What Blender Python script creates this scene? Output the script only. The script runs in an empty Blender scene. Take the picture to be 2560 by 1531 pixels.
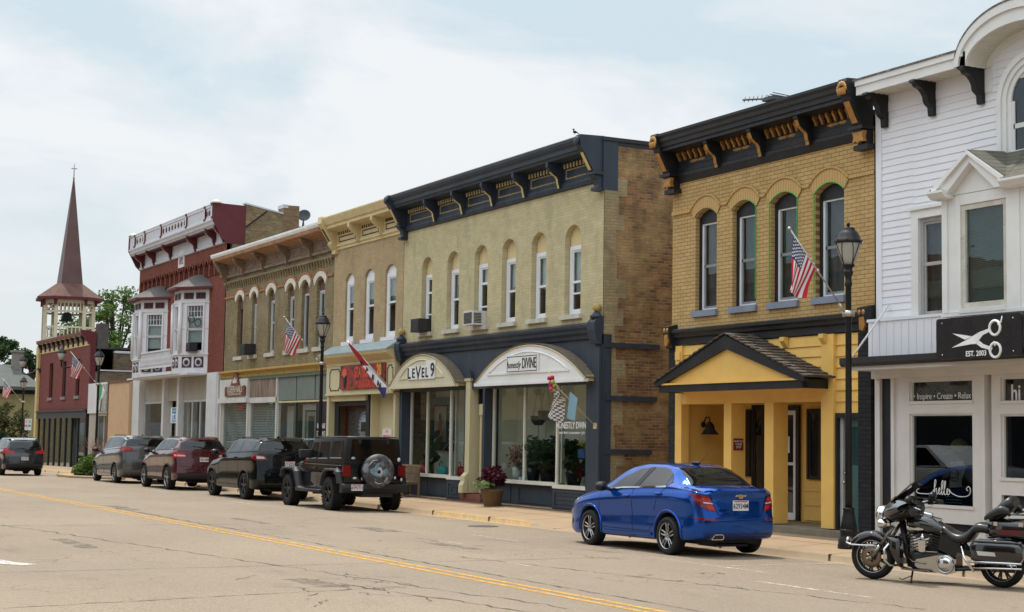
import bpy, bmesh, math, random
from math import sin, cos, pi, radians, sqrt, atan2
from mathutils import Vector, Matrix
from mathutils.bvhtree import BVHTree
R = random.Random(7)
SC = bpy.context.scene
COL = SC.collection

# ------------------------------------------------------------------ camera
cam_d = bpy.data.cameras.new("camera")
cam = bpy.data.objects.new("camera", cam_d); COL.objects.link(cam)
YAW, PITCH, ROLL, EYE, FPX = 0.48453683, 0.08320699, 0.01610335, 1.86967676, 3994.539
_f = Vector((-cos(YAW)*cos(PITCH), sin(YAW)*cos(PITCH), sin(PITCH)))
_r = _f.cross(Vector((0, 0, 1))).normalized(); _u = _r.cross(_f)
_r2 = _r*cos(ROLL) + _u*sin(ROLL); _u2 = -_r*sin(ROLL) + _u*cos(ROLL)
M = Matrix((( _r2.x, _u2.x, -_f.x, 0), (_r2.y, _u2.y, -_f.y, 0), (_r2.z, _u2.z, -_f.z, EYE), (0, 0, 0, 1)))
cam.matrix_world = M
cam_d.sensor_width = 36.0; cam_d.lens = 36.0*FPX/2560.0
cam_d.clip_start = 0.1; cam_d.clip_end = 4000
SC.camera = cam

# ------------------------------------------------------------------ light
SUN = Vector((-0.355, -0.012, 0.935)).normalized()
sun_d = bpy.data.lights.new("sun", 'SUN'); sun = bpy.data.objects.new("sun", sun_d); COL.objects.link(sun)
sun_d.energy = 3.2; sun_d.angle = radians(0.6); sun_d.color = (1.0, 0.93, 0.82)
sun.rotation_euler = SUN.to_track_quat('Z', 'Y').to_euler(); sun.location = (0, 0, 60)
W = bpy.data.worlds.new("World"); SC.world = W; W.use_nodes = True
nt = W.node_tree; nt.nodes.clear()
def N(t, kind, **kw):
    n = t.nodes.new(kind)
    for k, v in kw.items():
        setattr(n, k, v)
    return n
sky = N(nt, 'ShaderNodeTexSky', sky_type='NISHITA', sun_disc=False)
sky.sun_elevation = math.asin(SUN.z); sky.sun_rotation = atan2(SUN.x, SUN.y)
sky.air_density = 1.0; sky.dust_density = 3.0; sky.altitude = 200
bgs = N(nt, 'ShaderNodeBackground'); bgs.inputs[1].default_value = 0.13
nt.links.new(sky.outputs[0], bgs.inputs[0])
tc = N(nt, 'ShaderNodeTexCoord')
sep = N(nt, 'ShaderNodeSeparateXYZ'); nt.links.new(tc.outputs['Generated'], sep.inputs[0])
def math_n(t, op, a=None, b=None, clamp=False):
    n = N(t, 'ShaderNodeMath', operation=op, use_clamp=clamp)
    for i, v in enumerate((a, b)):
        if v is None: continue
        if isinstance(v, (int, float)): n.inputs[i].default_value = v
        else: t.links.new(v, n.inputs[i])
    return n.outputs[0]
zz = math_n(nt, 'ADD', math_n(nt, 'MAXIMUM', sep.outputs[2], 0.0), 0.22)
cx_ = math_n(nt, 'DIVIDE', sep.outputs[0], zz); cy_ = math_n(nt, 'DIVIDE', sep.outputs[1], zz)
cmb = N(nt, 'ShaderNodeCombineXYZ'); nt.links.new(cx_, cmb.inputs[0]); nt.links.new(cy_, cmb.inputs[1]); nt.links.new(math_n(nt,'MULTIPLY',sep.outputs[2],3.0), cmb.inputs[2])
cn = N(nt, 'ShaderNodeTexNoise'); cn.inputs['Scale'].default_value = 1.55; cn.inputs['Detail'].default_value = 7; cn.inputs['Roughness'].default_value = 0.55
cn.inputs['Distortion'].default_value = 0.5
nt.links.new(cmb.outputs[0], cn.inputs['Vector'])
ramp = N(nt, 'ShaderNodeValToRGB'); ramp.color_ramp.elements[0].position = 0.44; ramp.color_ramp.elements[1].position = 0.60
nt.links.new(cn.outputs['Fac'], ramp.inputs[0])
# thin humid veil: pale everywhere, whiter in the cloud puffs, soft blue between them
veil = N(nt, 'ShaderNodeMixRGB'); veil.inputs[1].default_value = (0.55, 0.645, 0.695, 1); veil.inputs[2].default_value = (0.775, 0.78, 0.78, 1)
nt.links.new(ramp.outputs[0], veil.inputs[0])
hz = N(nt, 'ShaderNodeMixRGB'); hz.inputs[2].default_value = (0.69, 0.72, 0.725, 1)
hzf = math_n(nt, 'SUBTRACT', 1.0, math_n(nt, 'MULTIPLY', math_n(nt, 'MAXIMUM', sep.outputs[2], 0.0), 5.0), True)
nt.links.new(hzf, hz.inputs[0]); nt.links.new(veil.outputs[0], hz.inputs[1])
# extra sky brightness added above the view, rising with elevation, to lift the facades
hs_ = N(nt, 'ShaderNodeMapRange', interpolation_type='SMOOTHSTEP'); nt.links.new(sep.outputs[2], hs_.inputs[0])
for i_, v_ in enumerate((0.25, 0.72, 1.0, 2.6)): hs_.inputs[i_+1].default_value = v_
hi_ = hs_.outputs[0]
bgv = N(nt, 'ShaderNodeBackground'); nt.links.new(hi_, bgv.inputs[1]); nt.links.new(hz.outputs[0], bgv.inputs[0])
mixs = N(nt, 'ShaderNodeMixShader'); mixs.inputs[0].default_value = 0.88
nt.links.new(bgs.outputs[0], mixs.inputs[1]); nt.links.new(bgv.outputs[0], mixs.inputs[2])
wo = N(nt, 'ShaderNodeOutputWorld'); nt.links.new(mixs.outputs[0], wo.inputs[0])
SC.view_settings.view_transform = 'Standard'; SC.view_settings.look = 'None'
SC.view_settings.exposure = 0.27; SC.view_settings.gamma = 1.0

# ------------------------------------------------------------------ materials
MATS = {}
def new_mat(name):
    m = bpy.data.materials.new(name); m.use_nodes = True
    t = m.node_tree; b = t.nodes['Principled BSDF']
    return m, t, b
def coords(t, swz=None):
    g = N(t, 'ShaderNodeNewGeometry').outputs['Position']
    if swz is None: return g
    s = N(t, 'ShaderNodeSeparateXYZ'); t.links.new(g, s.inputs[0])
    c = N(t, 'ShaderNodeCombineXYZ')
    for i, a in enumerate(swz):
        if a is not None: t.links.new(s.outputs['XYZ'.index(a)], c.inputs[i])
    return c.outputs[0]
def noise(t, vec, scale, detail=4, rough=0.55, stretch=None):
    n = N(t, 'ShaderNodeTexNoise'); n.inputs['Scale'].default_value = scale
    n.inputs['Detail'].default_value = detail; n.inputs['Roughness'].default_value = rough
    if stretch:
        mp = N(t, 'ShaderNodeMapping'); mp.inputs['Scale'].default_value = stretch
        t.links.new(vec, mp.inputs[0]); vec = mp.outputs[0]
    t.links.new(vec, n.inputs['Vector']); return n.outputs['Fac']
def mapr(t, v, a, b, c, d):
    n = N(t, 'ShaderNodeMapRange'); t.links.new(v, n.inputs[0])
    for i, x in enumerate((a, b, c, d)): n.inputs[i+1].default_value = x
    return n.outputs[0]
def mixc(t, fac, a, b, blend='MIX'):
    n = N(t, 'ShaderNodeMixRGB', blend_type=blend)
    for i, v in enumerate((fac, a, b)):
        if isinstance(v, (int, float)): n.inputs[i].default_value = v
        elif isinstance(v, tuple): n.inputs[i].default_value = v if len(v) == 4 else (*v, 1)
        else: t.links.new(v, n.inputs[i])
    return n.outputs[0]
def bump(t, b, h, strength, dist=0.01):
    n = N(t, 'ShaderNodeBump'); n.inputs['Strength'].default_value = strength; n.inputs['Distance'].default_value = dist
    t.links.new(h, n.inputs['Height']); t.links.new(n.outputs[0], b.inputs['Normal'])
def paint(name, col, rough=0.55, var=0.12, scale=3.0, metal=0.0, chip=None, chipc=None, bmp=0.0, coat=0.0, streak=False, spec=0.28):
    """painted / plain surface with uneven tone, optional flaked spots"""
    if name in MATS: return MATS[name]
    m, t, b = new_mat(name); p = coords(t)
    f = noise(t, p, scale, 5, 0.6, (1, 1, 0.25) if streak else None)
    c = mixc(t, mapr(t, f, 0.3, 0.7, 0, 1), tuple(x*(1-var) for x in col), tuple(min(1, x*(1+var)) for x in col))
    if chip:
        k = noise(t, p, 9.0, 6, 0.7); c = mixc(t, mapr(t, k, chip, chip+0.03, 0, 1), c, chipc)
    t.links.new(c, b.inputs['Base Color']); b.inputs['Metallic'].default_value = metal
    b.inputs['Specular IOR Level'].default_value = spec
    r = noise(t, p, scale*4, 3)
    t.links.new(mapr(t, r, 0.3, 0.7, max(0, rough-0.08), min(1, rough+0.08)), b.inputs['Roughness'])
    if coat: b.inputs['Coat Weight'].default_value = coat; b.inputs['Coat Roughness'].default_value = 0.03
    if bmp: bump(t, b, noise(t, p, 60, 4), bmp, 0.005)
    MATS[name] = m; return m
def brick(name, c1, c2, mortar, swz='XZ', bw=0.205, bh=0.071, ms=0.009, patch=None, pscale=0.9, plo=0.5, phi=0.62, bmp=0.5, dirt=None, contrast=0.5):
    if name in MATS: return MATS[name]
    m, t, b = new_mat(name); v = coords(t, (swz[0], swz[1], None)); p = coords(t)
    jn = noise(t, p, 6.0, 3)
    n = N(t, 'ShaderNodeTexBrick'); t.links.new(v, n.inputs['Vector'])
    n.inputs['Scale'].default_value = 1.0; n.inputs['Brick Width'].default_value = bw; n.inputs['Row Height'].default_value = bh
    n.inputs['Mortar Size'].default_value = ms; n.inputs['Mortar Smooth'].default_value = 0.3; n.inputs['Bias'].default_value = 0.0
    n.inputs['Color1'].default_value = (*c1, 1); n.inputs['Color2'].default_value = (*c2, 1); n.inputs['Mortar'].default_value = (*mortar, 1)
    c = n.outputs['Color']
    if patch:
        k = noise(t, p, pscale, 6, 0.65); c = mixc(t, mapr(t, k, plo, phi, 0, 0.85), c, mixc(t, n.outputs['Fac'], patch, mortar))
    k2 = noise(t, p, 2.2, 6, 0.7)
    c = mixc(t, 1.0, c, mixc(t, mapr(t, k2, 0.3, 0.72, 0, 1), (1-contrast*0.5,)*3, (1+contrast*0.25,)*3), 'MULTIPLY')
    if dirt:
        k3 = noise(t, p, 1.5, 6, 0.7, (1, 1, 0.3)); c = mixc(t, mapr(t, k3, 0.56, 0.72, 0, 0.7), c, dirt)
    t.links.new(c, b.inputs['Base Color']); b.inputs['Roughness'].default_value = 0.85
    b.inputs['Specular IOR Level'].default_value = 0.25
    h = mixc(t, 0.35, n.outputs['Fac'], jn); inv = math_n(t, 'SUBTRACT', 1.0, n.outputs['Fac'])
    bump(t, b, math_n(t, 'ADD', inv, math_n(t, 'MULTIPLY', jn, 0.6)), bmp, 0.008)
    MATS[name] = m; return m
def glass(name, tint=(0.75, 0.8, 0.8), refl=1.0, rough=0.0, wavy=0.15):
    if name in MATS: return MATS[name]
    m = bpy.data.materials.new(name); m.use_nodes = True; t = m.node_tree; t.nodes.clear()
    o = N(t, 'ShaderNodeOutputMaterial'); tr = N(t, 'ShaderNodeBsdfTransparent'); tr.inputs[0].default_value = (*tint, 1)
    gl = N(t, 'ShaderNodeBsdfGlossy'); gl.inputs['Roughness'].default_value = rough; gl.inputs[0].default_value = (0.95, 0.97, 1, 1)
    gm = N(t, 'ShaderNodeNewGeometry'); dt = N(t, 'ShaderNodeVectorMath', operation='DOT_PRODUCT'); t.links.new(gm.outputs['Incoming'], dt.inputs[0]); t.links.new(gm.outputs['Normal'], dt.inputs[1])
    sch = math_n(t, 'POWER', math_n(t, 'SUBTRACT', 1.0, math_n(t, 'ABSOLUTE', dt.outputs['Value'])), 5.0)      # Schlick, the same from both sides of the thin pane
    frs = math_n(t, 'ADD', 0.042, math_n(t, 'MULTIPLY', sch, 0.958))
    if wavy:
        bp = N(t, 'ShaderNodeBump'); bp.inputs['Strength'].default_value = wavy; bp.inputs['Distance'].default_value = 0.004
        t.links.new(noise(t, coords(t), 2.5, 2), bp.inputs['Height'])
        t.links.new(bp.outputs[0], gl.inputs['Normal'])
    mx = N(t, 'ShaderNodeMixShader'); t.links.new(math_n(t, 'MULTIPLY', frs, refl, True), mx.inputs[0])
    t.links.new(tr.outputs[0], mx.inputs[1]); t.links.new(gl.outputs[0], mx.inputs[2]); t.links.new(mx.outputs[0], o.inputs[0])
    MATS[name] = m; return m
def gloss(name, col, rough=0.08, metal=0.0, coat=0.0, spec=0.5, flake=0.0):
    if name in MATS: return MATS[name]
    m, t, b = new_mat(name); p = coords(t)
    f = noise(t, p, 5, 3)
    c = mixc(t, f, tuple(x*0.93 for x in col), tuple(min(1, x*1.07) for x in col))
    if flake: c = mixc(t, mapr(t, noise(t, p, 900, 1), 0.55, 0.7, 0, flake), c, tuple(min(1, x*2.6) for x in col))
    t.links.new(c, b.inputs['Base Color']); b.inputs['Metallic'].default_value = metal; b.inputs['Specular IOR Level'].default_value = spec
    d = noise(t, p, 3.5, 6, 0.7); t.links.new(mapr(t, d, 0.4, 0.75, rough, rough+0.10), b.inputs['Roughness'])
    if coat: b.inputs['Coat Weight'].default_value = coat; b.inputs['Coat Roughness'].default_value = 0.02
    MATS[name] = m; return m

# ------------------------------------------------------------------ mesh builder
class MB:
    """collects shapes into ONE mesh"""
    def __init__(s): s.v = []; s.f = []; s.m = []; s.sm = []
    def add(s, vs, fs, mi=0, smooth=False):
        b = len(s.v); s.v += [tuple(p) for p in vs]
        for f in fs: s.f.append([b+i for i in f]); s.m.append(mi); s.sm.append(smooth)
        return s
    def box(s, x0, x1, y0, y1, z0, z1, mi=0):
        if x1 < x0: x0, x1 = x1, x0
        if y1 < y0: y0, y1 = y1, y0
        if z1 < z0: z0, z1 = z1, z0
        vs = [(x, y, z) for z in (z0, z1) for y in (y0, y1) for x in (x0, x1)]
        return s.add(vs, [(0,2,3,1),(4,5,7,6),(0,1,5,4),(2,6,7,3),(0,4,6,2),(1,3,7,5)], mi)
    def prism(s, poly, a0, a1, axis='X', mi=0, smooth=False):
        """extrude polygon along an axis. X: poly=(y,z); Y: poly=(x,z); Z: poly=(x,y)"""
        n = len(poly)
        def P(p, a):
            return (a, p[0], p[1]) if axis == 'X' else (p[0], a, p[1]) if axis == 'Y' else (p[0], p[1], a)
        vs = [P(p, a0) for p in poly] + [P(p, a1) for p in poly]
        s.add(vs, [list(range(n))[::-1], list(range(n, 2*n))], mi)
        b = len(s.v) - 2*n
        for i in range(n):
            j = (i+1) % n; s.f.append([b+i, b+j, b+n+j, b+n+i]); s.m.append(mi); s.sm.append(smooth)
        return s
    def tube(s, pts, r, seg=8, mi=0, cap=True, closed=False):
        pts = [Vector(p) for p in pts]; n = len(pts); vs = []
        rr = r if isinstance(r, (list, tuple)) else [r]*n
        ref = None
        for i, p in enumerate(pts):
            if closed: d = (pts[(i+1) % n]-pts[i-1]).normalized()
            else: d = (pts[min(i+1, n-1)]-pts[max(i-1, 0)]).normalized()
            if ref is None:
                ref = Vector((0, 0, 1)) if abs(d.z) < 0.9 else Vector((1, 0, 0))
                u = d.cross(ref).normalized()
            else:
                u = (u - d*u.dot(d)).normalized()
            w = d.cross(u)
            for k in range(seg):
                a = 2*pi*k/seg; vs.append(p + u*(rr[i]*cos(a)) + w*(rr[i]*sin(a)))
        fs = []
        for i in range(n if closed else n-1):
            i2 = (i+1) % n
            for k in range(seg):
                k2 = (k+1) % seg; fs.append((i*seg+k, i*seg+k2, i2*seg+k2, i2*seg+k))
        if cap and not closed: fs += [list(range(seg))[::-1], [(n-1)*seg+k for k in range(seg)]]
        return s.add(vs, fs, mi, True)
    def lathe(s, prof, c=(0, 0, 0), seg=24, mi=0, axis='Z', flute=0.0, nf=0, caps=True):
        """revolve (r,h) profile round an axis through c"""
        vs = []; n = len(prof)
        for r, h in prof:
            for k in range(seg):
                a = 2*pi*k/seg; q = r*(1 - flute*(0.5+0.5*cos(nf*a))) if nf else r
                x, y = q*cos(a), q*sin(a)
                vs.append((c[0]+x, c[1]+y, c[2]+h) if axis == 'Z' else (c[0]+x, c[1]+h, c[2]+y) if axis == 'Y' else (c[0]+h, c[1]+x, c[2]+y))
        fs = [(i*seg+k, i*seg+(k+1) % seg, (i+1)*seg+(k+1) % seg, (i+1)*seg+k) for i in range(n-1) for k in range(seg)]
        if caps: fs += [list(range(seg))[::-1], [(n-1)*seg+k for k in range(seg)]]
        return s.add(vs, fs, mi, True)
    def ball(s, c, r, seg=12, rings=8, mi=0, sc=(1, 1, 1)):
        prof = [(max(r*sin(pi*i/rings), 1e-4), -r*cos(pi*i/rings)) for i in range(rings+1)]
        b = len(s.v); s.lathe(prof, (0, 0, 0), seg, mi)
        for i in range(b, len(s.v)):
            v = s.v[i]; s.v[i] = (c[0]+v[0]*sc[0], c[1]+v[1]*sc[1], c[2]+v[2]*sc[2])
        return s
    def grid(s, P, mi=0, smooth=True, flip=False):
        n, m = len(P), len(P[0]); vs = [p for row in P for p in row]
        fs = [(i*m+j, i*m+j+1, (i+1)*m+j+1, (i+1)*m+j) for i in range(n-1) for j in range(m-1)]
        if flip: fs = [f[::-1] for f in fs]
        return s.add(vs, fs, mi, smooth)
    def bar(s, a, b, w, h, mi=0, up=(0, 0, 1)):
        """rectangular bar between two points"""
        a, b = Vector(a), Vector(b); d = (b-a).normalized(); u = Vector(up)
        sd = d.cross(u)
        if sd.length < 1e-4: sd = d.cross(Vector((0, 1, 0)))
        sd.normalize(); u = sd.cross(d)
        vs = [q + sd*(w/2*i) + u*(h/2*j) for q in (a, b) for i, j in ((-1,-1),(1,-1),(1,1),(-1,1))]
        return s.add(vs, [(3,2,1,0),(4,5,6,7),(0,1,5,4),(1,2,6,5),(2,3,7,6),(3,0,4,7)], mi)
    def xform(s, mat, start=0):
        for i in range(start, len(s.v)): s.v[i] = tuple(mat @ Vector(s.v[i]))
        return s
    def mesh(s, name, mats, recalc=True):
        me = bpy.data.meshes.new(name); me.from_pydata(s.v, [], s.f); me.update()
        for mm in (mats if isinstance(mats, (list, tuple)) else [mats]): me.materials.append(mm)
        me.polygons.foreach_set('material_index', s.m); me.polygons.foreach_set('use_smooth', s.sm)
        if recalc:
            bm = bmesh.new(); bm.from_mesh(me); bmesh.ops.recalc_face_normals(bm, faces=bm.faces); bm.to_mesh(me); bm.free()
        return me
    def build(s, name, mats, parent=None, label=None, recalc=True):
        o = bpy.data.objects.new(name, s.mesh(name, mats, recalc)); COL.objects.link(o)
        if parent: attach(o, parent)
        if label: o['label'] = label
        return o
def wmat(o):
    m = o.matrix_parent_inverse @ o.matrix_basis if o.parent else o.matrix_basis.copy()
    return wmat(o.parent) @ m if o.parent else m
def attach(o, parent):
    o.parent = parent; o.matrix_parent_inverse = wmat(parent).inverted()
def thing(name, label, cat, loc=(0, 0, 0), group=None, rz=0):
    o = bpy.data.objects.new(name, None); COL.objects.link(o); o.empty_display_size = 0.3
    o.location = loc; o.rotation_euler = (0, 0, rz)
    return tag(o, label, cat, group)
def tag(o, label, cat, group=None, kind=None):
    o['label'] = label; o['category'] = cat
    if group: o['group'] = group
    if kind: o['kind'] = kind
    return o
def structure(o): o['kind'] = 'structure'; return o
def kids(o): return [c for c in bpy.data.objects if c.parent == o]
def copy_thing(src, loc, label, rz=None, group=None):
    r = src.copy(); COL.objects.link(r); r.location = loc; r['label'] = label
    if rz is not None: r.rotation_euler = (0, 0, rz)
    if group: r['group'] = group
    for c in kids(src):
        d = c.copy(); COL.objects.link(d); d.parent = r
        for g in kids(c):
            e = g.copy(); COL.objects.link(e); e.parent = d
    return r
def arc(cx, cz, r, a0, a1, n):
    return [(cx + r*cos(radians(a0+(a1-a0)*i/n)), cz + r*sin(radians(a0+(a1-a0)*i/n))) for i in range(n+1)]
def seg_arch(x0, x1, zs, rise, n=10):
    """segmental arch points left->right springing at zs"""
    w = (x1-x0)/2; c = (x0+x1)/2
    if rise < 1e-4: return [(x0, zs), (x1, zs)]
    rad = (w*w + rise*rise)/(2*rise); a = math.asin(min(1, w/rad)); zc = zs + rise - rad
    if rise > w: a = pi - a
    return [(c + rad*sin(-a + 2*a*i/n), zc + rad*cos(-a + 2*a*i/n)) for i in range(n+1)]
def text_mesh(txt, size, ext=0.004, bold=0.0, shear=0.0, sx=1.0, spacing=1.0):
    cu = bpy.data.curves.new('lettering', 'FONT'); cu.body = txt; cu.size = size; cu.extrude = ext; cu.offset = bold
    cu.shear = shear; cu.align_x = 'CENTER'; cu.align_y = 'CENTER'; cu.space_character = spacing; cu.resolution_u = 3
    ob = bpy.data.objects.new('lettering', cu); COL.objects.link(ob)
    dg = bpy.context.evaluated_depsgraph_get(); me = bpy.data.meshes.new_from_object(ob.evaluated_get(dg))
    bpy.data.objects.remove(ob); bpy.data.curves.remove(cu)
    if sx != 1.0:
        for v in me.vertices: v.co.x *= sx
    return me
def text_on(mb, txt, size, x, y, z, face='-Y', mi=0, **k):
    """lettering standing on a wall: face -Y (street side) or +X"""
    me = text_mesh(txt, size, **k); vs = []
    for v in me.vertices:
        a, b_, c = v.co
        vs.append((x+a, y-c, z+b_) if face == '-Y' else (x+c, y+a, z+b_))
    mb.add(vs, [list(p.vertices) for p in me.polygons], mi); bpy.data.meshes.remove(me)
# ------------------------------------------------------------------ ground
def gz(x): return 0.0 if x > -62 else -0.007*(-62-x)
KY = 16.85                                             # kerb line
def kerb_h(x):                                         # kerb height above road; ramp in front of the passage
    if -31.2 < x < -26.4: return 0.012 if -30.3 < x < -27.2 else 0.012 + 0.1*min(1, max(0, (abs(x+28.75)-1.55)/0.9))
    return 0.115
YW = 19.2                                              # facade line
def side_z(x, y): 
    k = gz(x) - 0.03 + kerb_h(x); return k + (0.20 + gz(x) - k)*min(1, max(0, (y-KY-0.15)/(YW-KY-0.15)))

m, t, b = new_mat('asphalt'); p = coords(t)
v = N(t, 'ShaderNodeTexVoronoi'); v.inputs['Scale'].default_value = 46; t.links.new(p, v.inputs['Vector'])
spk = mixc(t, mapr(t, N(t, 'ShaderNodeSeparateColor').outputs[0] if False else noise(t, p, 38, 4, 0.85), 0.40, 0.60, 0, 1), (0.085, 0.063, 0.043), (0.345, 0.27, 0.19))
spk = mixc(t, mapr(t, v.outputs['Color'], 0.2, 0.9, 0.0, 0.55), spk, (0.30, 0.245, 0.185))
lane = noise(t, p, 0.55, 5, 0.6, (0.22, 1.0, 1)); big = noise(t, p, 0.16, 4, 0.6)
c = mixc(t, mapr(t, lane, 0.35, 0.68, 0, 0.75), spk, (0.275, 0.222, 0.163))
c = mixc(t, mapr(t, noise(t, p, 11, 4, 0.8), 0.36, 0.62, 0.35, 0), c, (0.11, 0.088, 0.066))
c = mixc(t, mapr(t, big, 0.35, 0.65, 0.0, 0.4), c, (0.15, 0.122, 0.098))
st = noise(t, p, 0.9, 6, 0.7, (0.35, 1, 1)); c = mixc(t, mapr(t, st, 0.60, 0.75, 0, 0.5), c, (0.11, 0.083, 0.062))
# fine hairline cracking, only in worn zones
wv = N(t, 'ShaderNodeTexVoronoi', feature='DISTANCE_TO_EDGE'); wv.inputs['Scale'].default_value = 1.3
wp = mixc(t, 0.22, p, N(t, 'ShaderNodeTexNoise').outputs['Color'])
nn = N(t, 'ShaderNodeTexNoise'); nn.inputs['Scale'].default_value = 1.6; nn.inputs['Detail'].default_value = 6; t.links.new(p, nn.inputs['Vector'])
va = N(t, 'ShaderNodeVectorMath', operation='MULTIPLY_ADD'); t.links.new(nn.outputs['Color'], va.inputs[0]); va.inputs[1].default_value = (0.9, 0.9, 0); t.links.new(p, va.inputs[2])
t.links.new(va.outputs[0], wv.inputs['Vector'])
zone = mapr(t, noise(t, p, 0.35, 4), 0.53, 0.60, 0, 1)
cr = math_n(t, 'MULTIPLY', mapr(t, wv.outputs['Distance'], 0.0, 0.022, 0.62, 0.0), zone)
c = mixc(t, cr, c, (0.07, 0.055, 0.045))
t.links.new(c, b.inputs['Base Color']); b.inputs['Roughness'].default_value = 0.9; b.inputs['Specular IOR Level'].default_value = 0.25
bump(t, b, noise(t, p, 70, 3, 0.7), 0.5, 0.01); MATS['asphalt'] = m

def worn(name, col, lo, hi, scale=7):
    m, t, b = new_mat(name); p = coords(t); out = [n for n in t.nodes if n.type == 'OUTPUT_MATERIAL'][0]
    b.inputs['Base Color'].default_value = (*col, 1); b.inputs['Roughness'].default_value = 0.85
    t.links.new(mixc(t, noise(t, p, 40, 3), tuple(x*0.8 for x in col), tuple(min(1, x*1.15) for x in col)), b.inputs['Base Color'])
    tr = N(t, 'ShaderNodeBsdfTransparent'); mx = N(t, 'ShaderNodeMixShader')
    k = math_n(t, 'ADD', math_n(t, 'MULTIPLY', noise(t, p, scale, 6, 0.75), 0.6), math_n(t, 'MULTIPLY', noise(t, p, 60, 2, 0.8), 0.4))
    t.links.new(mapr(t, k, lo, hi, 1, 0), mx.inputs[0]); t.links.new(b.outputs[0], mx.inputs[1]); t.links.new(tr.outputs[0], mx.inputs[2])
    # map: low noise -> transparent
    t.links.new(mx.outputs[0], out.inputs[0]); MATS[name] = m; return m
worn('yellow_line', (0.50, 0.265, 0.04), 0.38, 0.54); worn('white_line', (0.52, 0.47, 0.40), 0.47, 0.60); worn('crack_dark', (0.045, 0.036, 0.03), 0.40, 0.55, 3)
worn('white_mark', (0.58, 0.56, 0.52), 0.42, 0.54)

mb = MB(); mb.add([(-1600, -1600, -1.2), (1600, -1600, -1.2), (1600, 1600, -1.2), (-1600, 1600, -1.2)], [(0, 1, 2, 3)])
structure(mb.build('ground', paint('far_ground', (0.10, 0.11, 0.055), 0.95, 0.35, 0.2)))
xs = [-400, -200, -135] + [-130+2.5*i for i in range(61)] + [40]
mb = MB()
ys = [2.3, 9.75, 15.9, 16.35, KY+0.02]
mb.grid([[(x, y, gz(x) - (0.03 if y > 16 else 0.0)*min(1, max(0, (y-15.9)/0.9)) ) for y in ys] for x in xs], smooth=False, flip=True)
mb.grid([[(x, y, gz(x)-0.012) for y in (16.5, 40, 90)] for x in (-111, -97)], smooth=False, flip=True)
road = structure(mb.build('road', MATS['asphalt'])); 
def strip(mb, pts, w, z=0.004, jit=0.0):
    """flat ribbon along ground points"""
    L, Rr = [], []
    for i, (x, y) in enumerate(pts):
        a = Vector(pts[max(i-1, 0)]); c_ = Vector(pts[min(i+1, len(pts)-1)]); d = (c_-a).normalized()
        ww = (w if not isinstance(w, list) else w[i])/2*(1+R.uniform(-jit, jit)); n = Vector((-d.y, d.x))*ww
        L.append((x+n.x, y+n.y, gz(x)+z)); Rr.append((x-n.x, y-n.y, gz(x)+z))
    mb.grid([L, Rr], smooth=False)
cl = MB()
for y0 in (9.58, 9.80):
    strip(cl, [(x, y0 + 0.008*(x+30)*0.3) for x in range(-130, 20, 2)], 0.105)
cl.build('centre_line', MATS['yellow_line'], road)
wl = MB()
for x, y, l in ((-20.4, 14.2, 3.2), (-27.2, 14.0, 2.2), (-33.6, 14.2, 1.8), (-43.0, 14.2, 2.6), (-51.4, 14.25, 2.4), (-58.6, 14.25, 2.4), (-26.2, 12.6, 0.9), (-21.4, 11.4, 0.8), (-16.6, 13.2, 2.4)):
    strip(wl, [(x-l/2, y), (x+l/2, y)], 0.10)
for x in (-20.1, -27.0, -33.4, -43.2, -51.2, -58.4): strip(wl, [(x, 14.2), (x, 16.6)], 0.09, 0.006)
wl.build('parking_line', MATS['white_line'], road)
wa = MB(); strip(wa, [(-26.5, 3.95), (-23.75, 4.42)], 0.16); strip(wa, [(-23.9, 4.20), (-23.2, 4.62)], 0.30, 0.006)
wa.build('lane_arrow', MATS['white_mark'], road)
def jag(x0, y0, x1, y1, n, amp):
    return [(x0+(x1-x0)*i/n + R.uniform(-amp, amp)*0.5, y0+(y1-y0)*i/n + R.uniform(-amp, amp)) for i in range(n+1)]
ck = MB()
strip(ck, jag(-22.05, 2.4, -22.2, 13.9, 26, 0.012), 0.024, 0.004, 0.3)
strip(ck, jag(-33.2, 2.6, -32.4, 12.6, 30, 0.05), 0.035, 0.004, 0.6); strip(ck, jag(-41.2, 2.6, -40.4, 10.0, 20, 0.06), 0.04, 0.004, 0.6)
strip(ck, jag(-33.5, 6.0, -15.6, 9.0, 70, 0.07), 0.032, 0.004, 0.8); strip(ck, jag(-17.5, 2.5, -18.6, 8.4, 30, 0.08), 0.026, 0.004, 0.8)
strip(ck, jag(-19.5, 7.6, -13.0, 8.9, 26, 0.06), 0.03, 0.006, 0.7)
strip(ck, jag(-40.0, 10.0, -31.8, 10.05, 22, 0.05), 0.045, 0.006, 0.8); strip(ck, jag(-31.8, 10.1, -14.0, 10.25, 50, 0.03), 0.03, 0.006, 0.9)
for i in range(26):
    x = R.uniform(-20.6, -17.2); y = R.uniform(6.6, 8.6); strip(ck, jag(x, y, x+R.uniform(-0.8, 0.8), y+R.uniform(-0.5, 0.5), 6, 0.04), 0.018, 0.006, 0.5)
for i in range(16):
    x = R.uniform(-33, -16); y = R.uniform(11.0, 13.6); strip(ck, jag(x, y, x+R.uniform(-1.0, 1.0), y+R.uniform(-0.3, 0.5), 7, 0.05), 0.025, 0.006, 0.7)
strip(ck, jag(-23.0, 11.2, -14.2, 12.9, 40, 0.06), 0.026, 0.004, 0.7)
ck.build('crack', MATS['crack_dark'], road)
pt = MB()
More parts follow.
